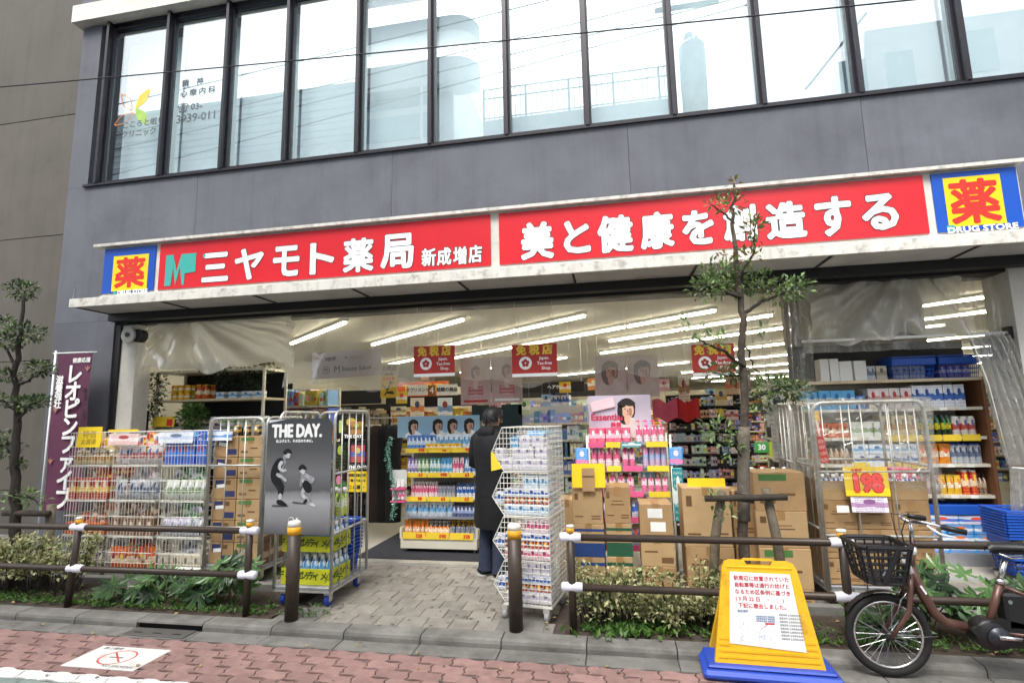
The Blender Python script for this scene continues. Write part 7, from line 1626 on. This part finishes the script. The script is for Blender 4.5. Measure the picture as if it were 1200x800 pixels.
    mb = MB(); mb.lathe([(0, -.012), (.026, -.008), (.03, 0), (.022, .008), (0, .012)], (.083, .03, 1.53), 10, sx=.6, ax=(1, .2, 0)); mb.lathe([(0, -.012), (.026, -.008), (.03, 0), (.022, .008), (0, .012)], (-.083, .03, 1.53), 10, sx=.6, ax=(-1, .2, 0)); 
    mb.prism([(-.012, 1.5), (.012, 1.5), (.006, 1.545), (-.006, 1.545)], .115, .145); mb.build('face_features', skin, t, True)
    loft('hood', [(0, -.075, 1.36, .10, .05), (0, -.085, 1.40, .115, .06), (0, -.075, 1.44, .10, .055), (0, -.05, 1.47, .085, .04)], coat, 18, .03)
person()
# ================================================================ ACROSS THE STREET (seen in the upper windows) AND OVERHEAD
MIR = 11.66          # twice the distance of the glass plane
def mp(x, y, Yr):    # point on a plane Yr behind the camera that the glass shows at this pixel
    p = py(x, y, MIR-Yr); return Vector((p.x, Yr, p.z))
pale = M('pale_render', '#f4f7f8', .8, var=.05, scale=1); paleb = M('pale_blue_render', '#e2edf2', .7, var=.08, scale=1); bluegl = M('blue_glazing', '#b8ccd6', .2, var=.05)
def shop_across(label, x0, x1, z1, m, Y=-6.0, name='building', d=8):
    t = thing(name, label, 'building', ((x0+x1)/2, Y-d/2, 0)); MB().box(-(x1-x0)/2, (x1-x0)/2, -d/2, d/2, 0, z1).build('walls', m, t); return t
Yr = -6.0
a = mp(110, 105, Yr); b = mp(425, 90, Yr)
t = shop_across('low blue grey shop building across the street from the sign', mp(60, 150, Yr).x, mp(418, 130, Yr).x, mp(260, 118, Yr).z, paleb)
w = (mp(418, 130, Yr).x-mp(60, 150, Yr).x)/2; zt = mp(260, 118, Yr).z
for i in range(9): MB().box(-w, w, 4.0, 4.03, zt-.2-i*.28, zt-.16-i*.28).build('cladding_rail', M('rail_pale', '#cfdce3'), t)
o = text('Don Quijote', .5, wink, t, (0, 4.04, mp(386, 183, Yr).z), .02, rot=(0, 0, math.pi)); o.location.x = mp(386, 183, Yr).x-t.location.x
# white apartment house with rounded balconies
x0, x1 = mp(420, 60, Yr).x, mp(556, 60, Yr).x
t = shop_across('white apartment house with rounded balconies across the street', x0, x1-1.0, 15.5, pale, Y=-6.6, d=8)
def balc(z0, z1):
    out = [(x0, Yr-.8), (x0, Yr), (x1-.9, Yr)] + [(x1-.9+.9*math.sin(k*.26), Yr-.9+.9*math.cos(k*.26)) for k in range(1, 7)] + [(x1, Yr-.9)]
    MB().prismz(out[::-1], z0, z1).build('balcony', pale, t, loc=(-t.location.x, -t.location.y, 0))
zr_ = [mp(500, y, Yr).z for y in (165, 130, 100, 70, 40, 22, -20, -60)]
for i in range(0, len(zr_)-1, 2): balc(zr_[i], zr_[i+1]) if i else None
for z in (mp(450, 128, Yr).z, mp(450, 90, Yr).z): MB().box(-(x1-x0)/2+.2, (x1-x0)/2-1.4, 4.0, 4.05, z-1.0, z).build('window', bluegl, t)
MB().tube([(0.8, 4.7, 0), (.8, 4.7, 15)], .06, 8).build('downpipe', pale, t)
# flat roofed house with railing
x0, x1 = mp(566, 120, Yr).x, mp(788, 120, Yr).x; zt = mp(680, 128, Yr).z
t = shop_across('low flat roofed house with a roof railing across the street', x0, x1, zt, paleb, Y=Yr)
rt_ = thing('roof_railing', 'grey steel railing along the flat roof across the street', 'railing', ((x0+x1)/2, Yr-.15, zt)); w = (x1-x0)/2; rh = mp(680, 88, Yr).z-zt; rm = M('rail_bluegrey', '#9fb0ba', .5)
for z in (rh, rh*.72, rh*.12): MB().tube([(-w, 0, z), (w, 0, z)], .035, 6).build('rail', rm, rt_)
n = 34
for i in range(n+1): MB().tube([(-w+2*w*i/n, 0, 0), (-w+2*w*i/n, 0, rh)], .05 if i % 8 == 0 else .018, 5).build('baluster', rm, rt_)
# pole with transformer
pp = mp(808, 60, -3.2)
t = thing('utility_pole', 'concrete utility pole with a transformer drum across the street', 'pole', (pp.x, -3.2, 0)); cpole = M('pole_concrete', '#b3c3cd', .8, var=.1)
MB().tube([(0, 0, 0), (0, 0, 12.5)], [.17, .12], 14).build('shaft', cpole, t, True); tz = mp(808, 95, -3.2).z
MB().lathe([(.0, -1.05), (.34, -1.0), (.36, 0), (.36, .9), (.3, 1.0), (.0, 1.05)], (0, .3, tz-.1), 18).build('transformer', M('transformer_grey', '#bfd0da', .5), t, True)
for k in range(3): MB().lathe([(.05, 0), (.06, .12), (.03, .25)], (-.15+k*.15, .3, tz+.92), 8).build('insulator', cpole, t)
MB().box(-.9, .9, -.05, .05, tz+2.3, tz+2.42).build('cross_arm', cpole, t)
# stepped building at the right
x0, x1 = mp(1020, 60, Yr).x, mp(1215, 60, Yr).x+6
t = shop_across('pale stepped house with balcony railing across the street', x0, x1, mp(1060, 30, Yr).z, pale); zt = mp(1060, 30, Yr).z
xl = mp(945, 80, Yr).x; MB().prism([(xl, 0), (x0, 0), (x0, zt), (x0-.1, zt)], -4, 4).build('sloped_stair_wall', pale, t, loc=(-t.location.x, 0, 0)); MB().tube([(xl-t.location.x-.1, 4.02, mp(945, 105, Yr).z), (x0-t.location.x, 4.02, zt+.6)], .05, 6).build('stair_rail', rm, t)
for px, pyv in ((1000, 95), (1055, 85), (1150, 60)):
    p = mp(px, pyv, Yr); MB().box(-.4, .4, 4.0, 4.04, -.7, .7).build('window', bluegl, t, loc=(p.x-t.location.x, 0, p.z))
# cables
cbm = M('cable_black', '#1a1a1c', .6)
def cable(a, b, sag, label, r=.009):
    a, b = Vector(a), Vector(b); mb = MB(); mb.tube([a.lerp(b, i/24)-Vector((0, 0, sag*4*(i/24)*(1-i/24))) for i in range(25)], r, 6); tag(mb.build('overhead_cable', cbm, None, True), label, 'cable')
p, q = py(0, 89, 3.0), py(900, 2, 3.0); d = q-p
cable(p-d*1.2, q+d*.9, .10, 'thin black overhead cable crossing before the upper windows', .0045)
for i, (ya, yb, xx) in enumerate(((60, -5, 0), (96, 30, 0), (112, 48, 0), (140, 62, 1))):
    p, q = mp(180, ya+50, -2.6-.3*i), mp(740, yb-20, -2.6-.3*i); d = q-p; cable(p-d*.6, q+d*.2, .1, ['overhead cable across the street, topmost of the bundle', 'overhead cable across the street, second of the bundle', 'overhead cable across the street, third of the bundle', 'overhead cable across the street, lowest of the bundle'][i], .02)
